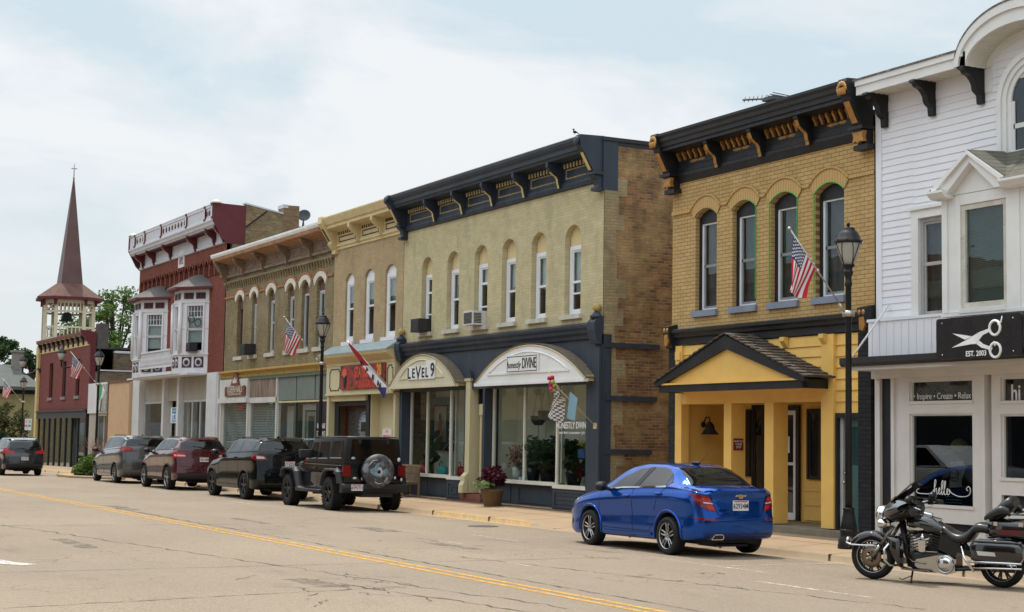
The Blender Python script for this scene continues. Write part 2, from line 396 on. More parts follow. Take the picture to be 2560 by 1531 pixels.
for x, y, l, w in ((-40.2, 10.25, 2.6, 0.35), (-30.2, 12.9, 1.8, 0.5), (-33.8, 11.4, 2.2, 0.22), (-25.2, 12.2, 1.6, 0.3), (-19.4, 7.4, 1.3, 0.35), (-27.5, 6.2, 2.4, 0.3), (-24.6, 3.9, 1.6, 0.9)): strip(pt, jag(x-l/2, y, x+l/2, y+R.uniform(-.1, .1), 9, 0.03), w, 0.003, 0.25)
pt.build('tar_patch', worn('tar_stain', (0.125, 0.098, 0.075), 0.44, 0.62, 2.5), road)
mh = MB(); mh.lathe([(0.001, 0.012), (0.28, 0.012), (0.31, 0.010), (0.34, 0.0)], (-30.8, 15.6, 0), 24); mh.build('manhole_cover', paint('iron_cover', (0.07, 0.06, 0.055), 0.7, 0.3, 20), road)

# kerb and gutter, pavement
m, t, b = new_mat('concrete'); p = coords(t)
c = mixc(t, noise(t, p, 1.3, 6, 0.65), (0.27, 0.188, 0.115), (0.39, 0.28, 0.18)); c = mixc(t, mapr(t, noise(t, p, 60, 3, 0.7), 0.3, 0.7, 0, 0.35), c, (0.20, 0.145, 0.095))
c = mixc(t, mapr(t, noise(t, p, 2.6, 6, 0.75), 0.58, 0.72, 0, 0.4), c, (0.17, 0.12, 0.08))
t.links.new(c, b.inputs['Base Color']); b.inputs['Roughness'].default_value = 0.9; b.inputs['Specular IOR Level'].default_value = 0.2; bump(t, b, noise(t, p, 50, 4), 0.3, 0.006); MATS['concrete'] = m
m, t, b = new_mat('kerb_concrete'); p = coords(t); s_ = N(t, 'ShaderNodeSeparateXYZ'); t.links.new(p, s_.inputs[0])
c = mixc(t, noise(t, p, 1.6, 6, 0.7), (0.20, 0.145, 0.09), (0.34, 0.255, 0.165)); c = mixc(t, mapr(t, noise(t, p, 5, 6, 0.75), 0.55, 0.7, 0, 0.6), c, (0.17, 0.12, 0.075))
# yellow kerb paint left where it was once brushed on: before the ramp and at the planting bed
ya = math_n(t, 'MULTIPLY', math_n(t, 'GREATER_THAN', s_.outputs[0], -36.3), math_n(t, 'LESS_THAN', s_.outputs[0], -31.0))
yb = math_n(t, 'MULTIPLY', math_n(t, 'GREATER_THAN', s_.outputs[0], -72.5), math_n(t, 'LESS_THAN', s_.outputs[0], -69.0))
c = mixc(t, math_n(t, 'MULTIPLY', math_n(t, 'ADD', ya, yb, True), mapr(t, noise(t, p, 6, 6, 0.7), 0.42, 0.56, 0.5, 0.05)), c, (0.55, 0.30, 0.04))
t.links.new(c, b.inputs['Base Color']); b.inputs['Roughness'].default_value = 0.9; MATS['kerb_concrete'] = m
kx = [-96 + 0.5*i for i in range(0, 225)]
mb = MB(); mb.grid([[(x, KY-0.62, gz(x)-0.018), (x, KY-0.02, gz(x)-0.026), (x, KY+0.0, gz(x)-0.024), (x, KY+0.03, gz(x)-0.03+kerb_h(x)*0.8), (x, KY+0.06, gz(x)-0.03+kerb_h(x)), (x, KY+0.16, gz(x)-0.03+kerb_h(x)+0.001)] for x in kx], flip=True)
kb = structure(mb.build('kerb', MATS['kerb_concrete']))
mb = MB()
for x in [-94+3.05*i for i in range(0, 37)]:
    h = gz(x)-0.03+kerb_h(x)
    mb.box(x-0.008, x+0.008, KY-0.005, KY+0.17, gz(x)-0.02, h+0.004)
mb.build('joint', paint('joint_dark', (0.07, 0.055, 0.04), 0.95), kb)
mb = MB(); mb.grid([[(x, y, side_z(x, y) - (0.0 if y > KY+0.1 else 0.004)) for y in (KY+0.15, 17.6, 18.4, YW+0.05, YW+3.0)] for x in kx], smooth=False, flip=True)
pv = structure(mb.build('pavement', MATS['concrete']))
mb = MB()
for x in [-95.3+1.52*i for i in range(0, 74)]: mb.add([(x-0.007, y, side_z(x, y)+0.003) for y in (KY+0.16, YW)]+[(x+0.007, y, side_z(x, y)+0.003) for y in (YW, KY+0.16)], [(0, 1, 2, 3)][:1] and [(3, 2, 1, 0)])
for x0 in kx[:-1]: mb.add([(x0, 18.02, side_z(x0, 18.02)+0.003), (x0+0.5, 18.02, side_z(x0+0.5, 18.02)+0.003), (x0+0.5, 18.035, side_z(x0+.5, 18.035)+0.003), (x0, 18.035, side_z(x0, 18.035)+0.003)], [(0, 1, 2, 3)])
mb.build('joint', MATS['joint_dark'], pv)
# brick-red strip of paving along the shopfronts
mb = MB(); mb.add([(-43.3, 18.93, side_z(-43, 18.93)+0.006), (-31.7, 18.93, side_z(-32, 18.93)+0.006), (-31.7, 20.3, 0.21), (-43.3, 20.3, 0.21)], [(0, 1, 2, 3)])
mb.build('brick_paving', brick('paver_brick', (0.12, 0.045, 0.03), (0.17, 0.06, 0.045), (0.10, 0.07, 0.05), 'XY', 0.2, 0.1), pv)
# planting bed bump-out by the third lamp
mb = MB(); pl = [(-72.6, 16.9), (-72.4, 15.9), (-71.6, 15.25), (-70.6, 15.1), (-68.4, 15.1), (-67.2, 15.5), (-66.4, 16.2), (-66.0, 16.9)]
g0 = gz(-69.5); mb.prism(pl, g0-0.1, g0+0.095, 'Z'); structure(mb.build('kerb_extension', MATS['kerb_concrete']))
mb = MB(); pl = [(-71.0, 16.95), (-70.9, 15.9), (-68.3, 15.8), (-67.2, 16.95)]
mb.prism(pl, g0+0.0, g0+0.12, 'Z'); structure(mb.build('soil_bed', paint('soil', (0.07, 0.045, 0.03), 0.95, 0.3, 20)))
# ------------------------------------------------------------------ building tools
def wall(mb, x0, x1, z0, z1, ops, Y=YW, depth=0.22, mi=0, rmi=None):
    """street wall with one row of (arched) openings (x0,x1,z0,zspring,rise) and their reveals"""
    rmi = mi if rmi is None else rmi; cur = x0
    for (a, b, c, d, r) in sorted(ops):
        mb.add([(cur, Y, z0), (a, Y, z0), (a, Y, z1), (cur, Y, z1)], [(0, 1, 2, 3)], mi)
        mb.add([(a, Y, z0), (b, Y, z0), (b, Y, c), (a, Y, c)], [(0, 1, 2, 3)], mi)
        ar = seg_arch(a, b, d, r, 12)
        for (xa, za), (xb, zb) in zip(ar, ar[1:]):
            mb.add([(xa, Y, za), (xb, Y, zb), (xb, Y, z1), (xa, Y, z1)], [(0, 1, 2, 3)], mi)
        ring = [(a, c)] + ar + [(b, c)]
        for i in range(len(ring)):
            p, q = ring[i], ring[(i+1) % len(ring)]
            mb.add([(p[0], Y, p[1]), (q[0], Y, q[1]), (q[0], Y+depth, q[1]), (p[0], Y+depth, p[1])], [(0, 1, 2, 3)], rmi)
        cur = b
    mb.add([(cur, Y, z0), (x1, Y, z0), (x1, Y, z1), (cur, Y, z1)], [(0, 1, 2, 3)], mi)
def shell(b, x0, x1, z0, ztop, Y0, Y1, side_mat, roof_mat, left=True, right=True, zroof=None):
    zr = zroof if zroof is not None else ztop-0.25
    mb = MB(); e = 0.004
    if left: mb.box(x0+e, x0+0.25, Y0+0.23, Y1, z0, ztop)
    if right: mb.box(x1-0.25, x1-e, Y0+0.23, Y1, z0, ztop)
    mb.box(x0+0.25, x1-0.25, Y1-0.25, Y1, z0, ztop)
    mb.build('side_wall', side_mat, b)
    mb = MB(); mb.box(x0+0.25, x1-0.25, Y0+0.23, Y1-0.25, zr-0.12, zr); mb.build('roof', roof_mat, b)
def prof_x(mb, x0, x1, pts, Y=YW, mi=0): mb.prism([(Y-d, z) for d, z in pts], x0, x1, 'X', mi)
def s_bracket(p, zt, zb, base=0.10, tip=0.12):
    h = zt-zb
    return [(0, zt), (p, zt), (p, zt-tip), (p*0.93, zt-tip-0.03), (p*0.80, zt-0.36*h), (p*0.60, zt-0.47*h), (p*0.45, zt-0.53*h), (p*0.36, zt-0.62*h), (p*0.33, zt-0.74*h), (p*0.30, zt-0.84*h), (base+0.06, zb+0.10*h), (base+0.05, zb), (0, zb)]
def bracket(mb, x, w, pts, Y=YW, mi=0, smi=None, sw=0.5, srange=(2, -2)):
    prof_x(mb, x-w/2, x+w/2, pts, Y, mi)
    if smi is not None:
        q = pts[srange[0]:srange[1]]
        for (d0, z0), (d1, z1) in zip(q, q[1:]):
            n = Vector((-(z1-z0), d1-d0)); n = n.normalized()*0.012 if n.length else Vector((0.01, 0))
            if n.x < 0 and abs(n.x) > abs(n.y): n = -n
            a, c = Y-d0, Y-d1
            mb.add([(x-w*sw/2, a-abs(n.x), z0-abs(n.y)), (x+w*sw/2, a-abs(n.x), z0-abs(n.y)), (x+w*sw/2, c-abs(n.x), z1-abs(n.y)), (x-w*sw/2, c-abs(n.x), z1-abs(n.y))], [(0, 1, 2, 3)], smi)
def window(b, x0, x1, z0, z1, Y, fmat, gmat, meet=None, fw=0.06, sash=0.045, head=None, blind=None, bz=None, sill=None, smat=None, mull=(), rails=(), name='window', dep=0.07, sillout=0.07, sillh=0.11):
    """framed sash window filling a hole; pane, blind, sill as sub-parts. head=(zspring,rise,mat) fills an arched top"""
    mb = MB()
    mb.box(x0, x0+fw, Y, Y+dep, z0, z1); mb.box(x1-fw, x1, Y, Y+dep, z0, z1)
    mb.box(x0+fw, x1-fw, Y, Y+dep, z1-fw, z1); mb.box(x0+fw, x1-fw, Y, Y+dep, z0, z0+fw)
    if meet: 
        mb.box(x0+fw, x1-fw, Y+0.012, Y+dep-0.01, meet-0.03, meet+0.03)
        for a, c in ((meet+0.03, z1-fw), (z0+fw, meet-0.03)):
            mb.box(x0+fw, x0+fw+sash, Y+0.02, Y+dep-0.012, a, c); mb.box(x1-fw-sash, x1-fw, Y+0.02, Y+dep-0.012, a, c)
        mb.box(x0+fw+sash, x1-fw-sash, Y+0.022, Y+dep-0.014, z0+fw, z0+fw+sash); mb.box(x0+fw+sash, x1-fw-sash, Y+0.022, Y+dep-0.014, z1-fw-sash, z1-fw)
    for xx in mull: mb.box(xx-0.02, xx+0.02, Y+0.015, Y+dep-0.01, z0+fw, z1-fw)
    for zz in rails: mb.box(x0+fw, x1-fw, Y+0.014, Y+dep-0.011, zz-0.02, zz+0.02)
    w = mb.build(name, fmat, b)
    g = MB(); g.box(x0+fw*0.5, x1-fw*0.5, Y+dep*0.55, Y+dep*0.55+0.005, z0+fw*0.5, z1-fw*0.5); g.build('pane', gmat, w)
    if blind: 
        q = MB(); q.box(x0+0.02, x1-0.02, Y+dep+0.06, Y+dep+0.07, bz if bz else z0, z1); q.build('blind', blind, w)
    if sill:
        q = MB(); q.box(sill[0], sill[1], YW-sillout if isinstance(sill, tuple) and len(sill) == 2 else sill[2]-sillout, Y+0.02, z0-sillh, z0-0.002); q.build('sill', smat, w)
    if head:
        zs, rise, hm = head; q = MB(); ar = seg_arch(x0, x1, zs, rise, 12)
        q.prism([(x0, z1+0.002)] + ar + [(x1, z1+0.002)], Y+0.02, Y+0.06, 'Y'); q.build('arch_panel', hm, w)
    return w
GL_UP = glass('glass_upper', (0.78, 0.82, 0.82), 1.15)
GL_SHOP = glass('glass_shop', (0.80, 0.84, 0.82), 1.0, 0.0, 0.1)
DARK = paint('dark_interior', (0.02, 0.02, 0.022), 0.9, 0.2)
WHITE = paint('white_paint', (0.72, 0.73, 0.76), 0.5, 0.05, 2.0)
WHITE_OLD = paint('white_paint_weathered', (0.66, 0.65, 0.66), 0.6, 0.10, 2.0, 0, 0.68, (0.35, 0.31, 0.28), streak=True)
STONE = paint('sill_stone', (0.52, 0.49, 0.42), 0.8, 0.18, 6, 0, 0.66, (0.25, 0.22, 0.18))
ROOF = paint('tar_roof', (0.05, 0.05, 0.05), 0.9, 0.3, 4)
BLACK = paint('black_paint', (0.016, 0.016, 0.018), 0.45, 0.25, 4)
BLIND = paint('pale_blind', (0.66, 0.70, 0.69), 0.8, 0.08, 8)
CURTAIN = paint('dim_curtain', (0.10, 0.11, 0.11), 0.9, 0.6, 4, streak=True)
def clapboard(mb, x0, x1, z0, z1, Y, step=0.115, out=0.018, mi=0, plane='X'):
    """lapped boards, real slanted faces; plane X: along x at Y; plane Y: along y (x0,x1 are y) at X=Y, facing +X"""
    n = max(1, int(round((z1-z0)/step))); st = (z1-z0)/n
    for i in range(n):
        a = z0+i*st; c = a+st
        if plane == 'X': P = [(x0, Y-out, a), (x1, Y-out, a), (x1, Y-0.003, c), (x0, Y-0.003, c), (x0, Y, a), (x1, Y, a)]
        else: P = [(Y+out, x0, a), (Y+out, x1, a), (Y+0.003, x1, c), (Y+0.003, x0, c), (Y, x0, a), (Y, x1, a)]
        mb.add(P, [(0, 1, 2, 3), (4, 5, 1, 0)], mi)
def board_frame(mb, x0, x1, z0, z1, Y, w=0.05, out=0.03, mi=0):
    mb.box(x0, x1, Y-out, Y, z1-w, z1, mi); mb.box(x0, x1, Y-out, Y, z0, z0+w, mi)
    mb.box(x0, x0+w, Y-out, Y, z0+w, z1-w, mi); mb.box(x1-w, x1, Y-out, Y, z0+w, z1-w, mi)
def ac_unit(x, z, Y, w, h, label, mat, out=0.42):
    t_ = thing('air_conditioner', label, 'air conditioner', (x, Y, z), 'air conditioners in upper windows')
    mb = MB(); mb.box(x-w/2, x+w/2, Y-out, Y+0.06, z, z+h); o = mb.build('casing', mat, t_)
    mb = MB()
    for i in range(9): mb.box(x-w/2+0.04, x+w/2-0.04, Y-out-0.012, Y-out-0.001, z+0.04+i*(h-0.08)/9, z+0.04+i*(h-0.08)/9+0.022)
    for i in range(7): mb.box(x+w/2+0.001, x+w/2+0.008, Y-out+0.04, Y-out+0.26, z+0.05+i*(h-0.1)/7, z+0.05+i*(h-0.1)/7+0.025)
    mb.build('grille', paint('ac_grille', (0.05, 0.05, 0.05), 0.6), t_)
    return t_
def squash(o, k):
    """trim a projecting moulding's depth about the facade line"""
    for c in [o]+kids(o):
        for v in c.data.vertices:
            if v.co.y < YW: v.co.y = YW-(YW-v.co.y)*k
    return o
# ------------------------------------------------------------------ cream-painted brick block with slate trim
SLATE = paint('slate_paint', (0.030, 0.040, 0.058), 0.5, 0.22, 2.5, streak=True)
SLATE_D = paint('slate_paint_lower', (0.040, 0.052, 0.070), 0.5, 0.18, 2.0, streak=True)
CREAMT = paint('cream_trim', (0.55, 0.44, 0.20), 0.55, 0.12, 3)
CREAMP = paint('cream_plaster', (0.55, 0.49, 0.30), 0.6, 0.08, 3, streak=True)
G = thing('brick_building', 'two storey cream painted brick shop building with slate blue cornice and two arched canopies', 'building', (-37.6, YW, 0.2))
gx0, gx1 = -43.42, -31.9
wb = brick('brick_cream_paint', (0.50, 0.435, 0.26), (0.58, 0.505, 0.31), (0.46, 0.40, 0.24), 'XZ', 0.205, 0.073, 0.007, (0.46, 0.40, 0.26), 1.6, 0.52, 0.66, 0.55, (0.30, 0.26, 0.18), 0.28)
gw = [(-42.12, -41.41), (-40.42, -39.64), (-38.70, -37.90), (-37.08, -36.30), (-35.45, -34.68), (-33.74, -32.96)]
mb = MB(); wall(mb, gx0, gx1, 4.3, 8.1, [(a, c, 4.87, 6.82, 0.26) for a, c in gw], YW, 0.26); mb.build('wall', wb, G)
sb = brick('brick_brown_side', (0.31, 0.165, 0.066), (0.13, 0.065, 0.04), (0.27, 0.20, 0.12), 'YZ', 0.21, 0.071, 0.009, (0.36, 0.24, 0.105), 0.7, 0.45, 0.60, 0.8, (0.085, 0.05, 0.035), 1.0)
shell(G, gx0, gx1, -0.3, 8.82, YW, 36, sb, ROOF)
mb = MB(); mb.box(gx1-0.28, gx1+0.004, YW+0.23, 36, 8.82, 8.92); mb.box(gx1-0.32, gx1+0.03, YW-0.05, 36.05, 8.92, 9.01); mb.build('parapet_coping', paint('tar_coping', (0.035, 0.035, 0.038), 0.8), G)
# toothed return of the front brick on the side wall
qb = brick('brick_return', (0.29, 0.23, 0.13), (0.35, 0.28, 0.16), (0.24, 0.20, 0.12), 'YZ', 0.205, 0.073, 0.008, (0.20, 0.15, 0.09), 2, 0.5, 0.65, 0.6)
mb = MB(); zz_ = 0.2; k = 0
while zz_ < 8.3:
    h = R.choice([0.29, 0.36, 0.44, 0.73]); w = [0.32, 0.55, 0.40, 0.62, 0.36][k % 5]; k += 1
    mb.box(gx1-0.02, gx1+0.003, YW+0.0, YW+w, zz_, min(zz_+h, 8.4)); zz_ += h
mb.build('corner_return', qb, G)
mb = MB()
for z, l in ((4.10, 1.55), (2.86, 1.48), (1.62, 1.35)): mb.box(gx1-0.05, gx1+0.05, YW+0.05, YW+l, z-0.055, z+0.055)
mb.box(gx1-0.02, gx1+0.03, YW-0.04, YW+0.22, 0.2, 4.35)
mb.build('iron_strap', SLATE, G)
for i, (a, c) in enumerate(gw):
    zt = 6.58
    w = window(G, a+0.02, c-0.02, 4.89, zt, YW+0.13, WHITE, GL_UP, meet=[6.05, 5.74, 6.05, 5.72, 5.72, 5.70][i], fw=0.10, head=(6.82, 0.25, paint('cream_board', (0.62, 0.50, 0.26), 0.6, 0.12, 4, 0, 0.60, (0.40, 0.45, 0.48), streak=True)),
               blind=[CURTAIN, BLIND, BLIND, BLIND, BLIND, BLIND][i], bz=[5.0, 5.74, 6.05, 5.72, 5.72, 5.7][i], sill=(a-0.13, c+0.10), smat=STONE, sillout=0.09, rails=([5.42] if i in (0, 2, 5) else ()))
# cornice
mb = MB(); zt = 8.97
prof_x(mb, gx0+0.12, gx1-0.12, [(0, 7.95), (0.10, 7.97), (0.13, 8.05), (0.10, 8.13), (0.07, 8.15), (0.07, 8.50), (0.14, 8.52), (0.14, 8.62), (0.62, 8.63), (0.64, 8.69), (0.70, 8.71), (0.71, 8.80), (0.78, 8.85), (0.82, 8.92), (0.82, 8.98), (0, 9.02)])
co = mb.build('cornice', SLATE, G)
mb = MB(); prof_x(mb, gx0+0.1, gx1-0.1, [(0.83, 8.985), (0.83, 9.0), (0, 9.045), (0, 9.025)]); mb.build('flashing', paint('pale_flashing', (0.55, 0.50, 0.40), 0.6), co)
bx = [-41.05, -39.24, -37.43, -35.64, -33.84]
mb = MB()
ed = [gx0+0.30] + bx + [gx1-0.30]
for a, c in zip(ed, ed[1:]):
    l, r_ = a+0.22, c-0.2
    n = int((r_-l)/0.15)
    for i in range(n+1): mb.box(l+i*(r_-l)/n-0.024, l+i*(r_-l)/n+0.024, YW-0.165, YW-0.13, 8.47, 8.58)   # drop pendants
    n = int((r_-l)/0.075)
    for z in (8.21, 8.42):
        for i in range(n+1): mb.box(l+i*(r_-l)/n-0.012, l+i*(r_-l)/n+0.018, YW-0.088, YW-0.06, z, z+0.03)
    for j in range(4): mb.box(l-0.012, l+0.02, YW-0.088, YW-0.06, 8.25+0.045*j, 8.275+0.045*j)
mb.build('dentils', CREAMT, co)
pts = s_bracket(0.60, 8.63, 8.02)
for x in bx:
    q = MB(); bracket(q, x, 0.11, pts, YW-0.05, 0, 1, 0.8, (4, -1)); q.build('bracket', [SLATE, CREAMT], co)
for x in (gx0+0.14, gx1-0.14):                              # big end consoles
    q = MB(); pe = [(0, 9.03), (0.86, 9.01), (0.88, 8.92), (0.84, 8.74), (0.76, 8.66), (0.36, 8.16), (0.40, 8.12), (0.34, 8.04), (0.24, 8.0), (0.20, 7.86), (0.22, 7.80), (0, 7.78)]
    prof_x(q, x-0.105, x+0.105, pe)
    q.add([(x-0.065, YW-0.735, 8.60), (x+0.065, YW-0.735, 8.60), (x+0.065, YW-0.43, 8.20), (x-0.065, YW-0.43, 8.20)], [(0, 1, 2, 3)], 1)
    q.box(x-0.16, x+0.16, YW-0.43, YW-0.05, 8.10, 8.15); q.box(x-0.12, x+0.12, YW-0.30, YW-0.02, 7.72, 7.80)
    q.lathe([(0.001, 0), (0.10, 0.0), (0.12, 0.03), (0.09, 0.07), (0.001, 0.08)], (x, YW-0.96, 8.86), 10, 0, 'Y')
    q.build('end_console', [SLATE, CREAMT], co)
# shopfront: frieze, lower cornice, piers
squash(co, 0.76)
q = MB(); q.box(gx1-0.06, gx1+0.007, YW-0.04, YW+0.36, 7.75, 8.93); q.build('cornice_end', SLATE, G)
mb = MB(); prof_x(mb, gx0+0.05, gx1-0.02, [(0, 4.24), (0.16, 4.26), (0.20, 4.34), (0.30, 4.40), (0.33, 4.47), (0.40, 4.52), (0.42, 4.58), (0, 4.66)])
for x in (gx0+0.14, gx1-0.14):
    prof_x(mb, x-0.17, x+0.17, [(0, 4.12), (0.30, 4.12), (0.36, 4.22), (0.46, 4.44), (0.46, 4.62), (0.36, 4.70), (0, 4.78)])
squash(mb.build('lower_cornice', SLATE, G), 0.55)
for x in (gx0+0.14, gx1-0.14):
    q = MB(); q.lathe([(0.15, 0), (0.16, 0.05), (0.10, 0.10), (0.07, 0.14), (0.05, 0.16)], (x, YW-0.10, 4.72), 14); q.ball((x, YW-0.10, 4.98), 0.105, 14, 8, 1); q.build('ball_finial', [SLATE, paint('gilt_ball', (0.42, 0.31, 0.12), 0.5, 0.3, 12)], G)
mb = MB()
mb.box(gx0+0.02, gx1-0.01, YW-0.03, YW+0.25, 3.2, 4.26)                               # frieze
mb.box(gx0+0.02, gx0+0.2, YW-0.06, YW+0.3, 0.18, 3.2); mb.box(-39.08, -38.99, YW-0.04, YW+0.4, 0.18, 3.2)
mb.box(-32.50, gx1-0.01, YW-0.08, YW+0.3, 0.18, 4.0); mb.box(-32.15, gx1+0.01, YW-0.10, YW-0.02, 0.18, 4.05)
mb.box(-38.02, -37.90, YW-0.02, YW+0.4, 0.18, 3.2)
mb.build('shopfront_frame', SLATE_D, G)
mb = MB()
mb.box(-40.13, -39.12, YW-0.03, YW+0.3, 0.18, 0.74); board_frame(mb, -40.03, -39.24, 0.26, 0.68, YW-0.03, 0.05, 0.02); board_frame(mb, -39.82, -39.45, 0.36, 0.58, YW-0.03, 0.03, 0.02)
mb.box(-43.2, -40.15, YW+0.28, YW+0.5, 0.18, 0.76); board_frame(mb, -42.1, -40.3, 0.26, 0.70, YW+0.28, 0.05, 0.02)
mb.box(-34.16, -32.48, YW-0.03, YW+0.3, 0.18, 0.70); board_frame(mb, -34.06, -32.58, 0.24, 0.66, YW-0.03, 0.05, 0.02)
for j in range(3): mb.box(-34.0, -32.64, YW-0.045, YW-0.03, 0.33+0.1*j, 0.338+0.1*j)
mb.box(-37.88, -34.18, YW+0.28, YW+0.5, 0.18, 0.74); board_frame(mb, -36.5, -34.3, 0.26, 0.68, YW+0.28, 0.05, 0.02); board_frame(mb, -37.8, -36.9, 0.26, 0.68, YW+0.28, 0.05, 0.02)
mb.box(-40.15, -40.1, YW+0.0, YW+0.5, 0.18, 0.74); mb.box(-34.2, -34.15, YW+0.0, YW+0.5, 0.18, 0.70)
mb.build('bulkhead', SLATE_D, G)
WT = paint('white_shop_trim', (0.62, 0.60, 0.52), 0.5, 0.08)
def shopwin(b, x0, x1, z0, z1, Y, mull=(), sillm=True):
    mb = MB(); mb.box(x0, x0+0.06, Y-0.02, Y+0.06, z0, z1); mb.box(x1-0.06, x1, Y-0.02, Y+0.06, z0, z1); mb.box(x0+0.06, x1-0.06, Y-0.02, Y+0.06, z1-0.05, z1); mb.box(x0-0.03, x1+0.03, Y-0.09, Y+0.06, z0-0.09, z0)
    for xx in mull: mb.box(xx-0.03, xx+0.03, Y-0.02, Y+0.06, z0, z1-0.05)
    w = mb.build('shop_window', WT, b); g = MB(); g.box(x0+0.03, x1-0.03, Y+0.02, Y+0.026, z0, z1-0.02); g.build('pane', GL_SHOP, w); return w
shopwin(G, -43.18, -40.08, 0.85, 3.30, YW+0.22, (-42.02,)); shopwin(G, -40.09, -39.12, 0.83, 3.30, YW+0.03)
shopwin(G, -37.86, -34.12, 0.83, 3.30, YW+0.22, (-36.1,)); shopwin(G, -34.09, -32.52, 0.79, 3.28, YW+0.03)
# stair door between the shops
q = MB(); q.box(-38.93, -38.66, YW-0.08, YW+0.25, 0.42, 3.42); q.box(-38.97, -38.60, YW-0.11, YW+0.25, 3.42, 3.50)
q.prism([(-38.98, 3.50)] + seg_arch(-38.98, -38.55, 3.50, 0.22, 8) + [(-38.55, 3.50)], YW-0.12, YW+0.02, 'Y', 1)
q.prism([(YW-0.10, 0.42), (YW-0.26, 0.42), (YW-0.26, 0.62), (YW-0.20, 0.72), (YW-0.20, 0.86), (YW-0.10, 0.96)], -38.92, -38.67, 'X')
q.build('pilaster', [CREAMP, SLATE], G)
q = MB(); q.box(-38.46, -38.02, YW+0.30, YW+0.36, 2.84, 3.3, 1); q.box(-38.50, -38.0, YW+0.12, YW+0.34, 2.50, 2.80); q.box(-38.50, -38.40, YW+0.15, YW+0.34, 0.42, 2.5); q.box(-38.40, -38.02, YW+0.32, YW+0.37, 0.42, 2.5, 2); q.box(-38.52, -38.46, YW+0.1, YW+0.34, 2.8, 3.3, 1)
q.build('stair_door', [CREAMP, DARK, paint('navy_door', (0.025, 0.03, 0.06), 0.4)], G)
q = MB(); q.box(-39.1, -37.9, YW-0.12, YW+0.4, 0.1, 0.40); q.build('doorstep', brick('step_brick', (0.20, 0.055, 0.035), (0.26, 0.08, 0.05), (0.2, 0.14, 0.1), 'XZ', 0.2, 0.07), G)
# shop rooms behind the glass
RW = paint('shop_wall', (0.84, 0.80, 0.70), 0.9, 0.10, 1.2); RF = paint('shop_floor', (0.23, 0.14, 0.075), 0.7, 0.25, 3)
mb = MB()
for a, c in ((-43.2, -39.05), (-37.95, -32.2)):
    mb.box(a, c, YW+1.0, YW+1.05, 0.3, 3.45, 0); mb.box(a-0.05, a, YW+0.35, YW+1.0, 0.3, 3.45, 0); mb.box(c, c+0.05, YW+0.35, YW+1.0, 0.3, 3.45, 0)
    mb.box(a, c, YW+0.3, YW+1.0, 3.38, 3.42, 0); mb.box(a, c, YW+0.45, YW+1.0, 0.68, 0.72, 1)
mb.build('shop_interior', [RW, RF], G)
# arched canopies with shingled barrel roofs
m, t, b = new_mat('shingle_tan'); vv = coords(t, ('Y', 'Z', None)); pp = coords(t)
n = N(t, 'ShaderNodeTexBrick'); t.links.new(vv, n.inputs['Vector']); n.inputs['Scale'].default_value = 1; n.inputs['Brick Width'].default_value = 0.2; n.inputs['Row Height'].default_value = 0.09; n.inputs['Mortar Size'].default_value = 0.006
n.inputs['Color1'].default_value = (0.13, 0.10, 0.07, 1); n.inputs['Color2'].default_value = (0.19, 0.145, 0.10, 1); n.inputs['Mortar'].default_value = (0.05, 0.04, 0.03, 1)
t.links.new(mixc(t, noise(t, pp, 40, 3), n.outputs['Color'], (0.16, 0.125, 0.09), 'MIX'), b.inputs['Base Color']); b.inputs['Roughness'].default_value = 0.95; bump(t, b, n.outputs['Fac'], 0.6, -0.01); MATS['shingle_tan'] = m
def canopy(x0, x1, zb, zt, Yf, fmat, trim):
    q = MB(); t_ = 0.018
    A = [(x, z) for x, z in seg_arch(x0, x1, zb+0.06, zt-zb-0.06, 28)]
    q.prism([(x0+0.02, zb)] + [(x, z) for x, z in A] + [(x1-0.02, zb)], Yf, Yf+0.06, 'Y', 0)
    I = seg_arch(x0+0.75, x1-0.75, zb+0.27, (zt-zb)*0.54, 22)              # raised inner moulding
    q.tube([(x, Yf-0.004, z) for x, z in I], 0.022, 6, 0); q.bar((x0+0.72, Yf-0.005, zb+0.27), (x1-0.72, Yf-0.005, zb+0.27), 0.04, 0.05, 0)
    q.tube([(x, Yf-0.01, z-0.02) for x, z in A], 0.016, 6, 1)              # rim
    q.box(x0, x1, Yf-0.03, Yf+0.1, zb-0.02, zb+0.06, 0)
    q.box(x0+0.05, x1-0.05, Yf+0.06, YW, zb+0.02, zb+0.05, 0)               # soffit
    q.box(x1-0.10, x1-0.02, Yf+0.06, YW, zb+0.0, zb+0.14, 1)
    o = q.build('canopy_front', [fmat, trim], None)
    r = MB(); A2 = seg_arch(x0-0.02, x1+0.02, zb+0.07, zt-zb-0.05, 40)
    for (xa, za), (xb, zb_) in zip(A2, A2[1:]):
        nrm = Vector((-(zb_-za), xb-xa)).normalized()*t_
        for j in range(6):
            ya = Yf+0.0 + (YW-Yf+0.02)*j/6; yb = Yf+0.0 + (YW-Yf+0.02)*(j+1)/6; l = 0.004*(R.random())
            P = [(xa, ya, za), (xb, ya, zb_), (xb, yb, zb_), (xa, yb, za), (xa+nrm.x, ya, za+nrm.y+l), (xb+nrm.x*0.7, ya, zb_+nrm.y*0.7+l), (xb+nrm.x*0.7, yb, zb_+nrm.y*0.7+l), (xa+nrm.x, yb, za+nrm.y+l)]
            r.add(P, [(3, 2, 1, 0), (4, 5, 6, 7), (0, 1, 5, 4), (2, 3, 7, 6), (1, 2, 6, 5), (3, 0, 4, 7)])
    s_ = r.build('canopy_roof', MATS['shingle_tan'], o); attach(o, G); s_.parent = o; s_.matrix_parent_inverse = wmat(o).inverted()
    return o
IVORY = paint('ivory_canopy', (0.62, 0.56, 0.40), 0.5, 0.06, 2); WCAN = paint('white_canopy', (0.74, 0.74, 0.73), 0.5, 0.05, 2)
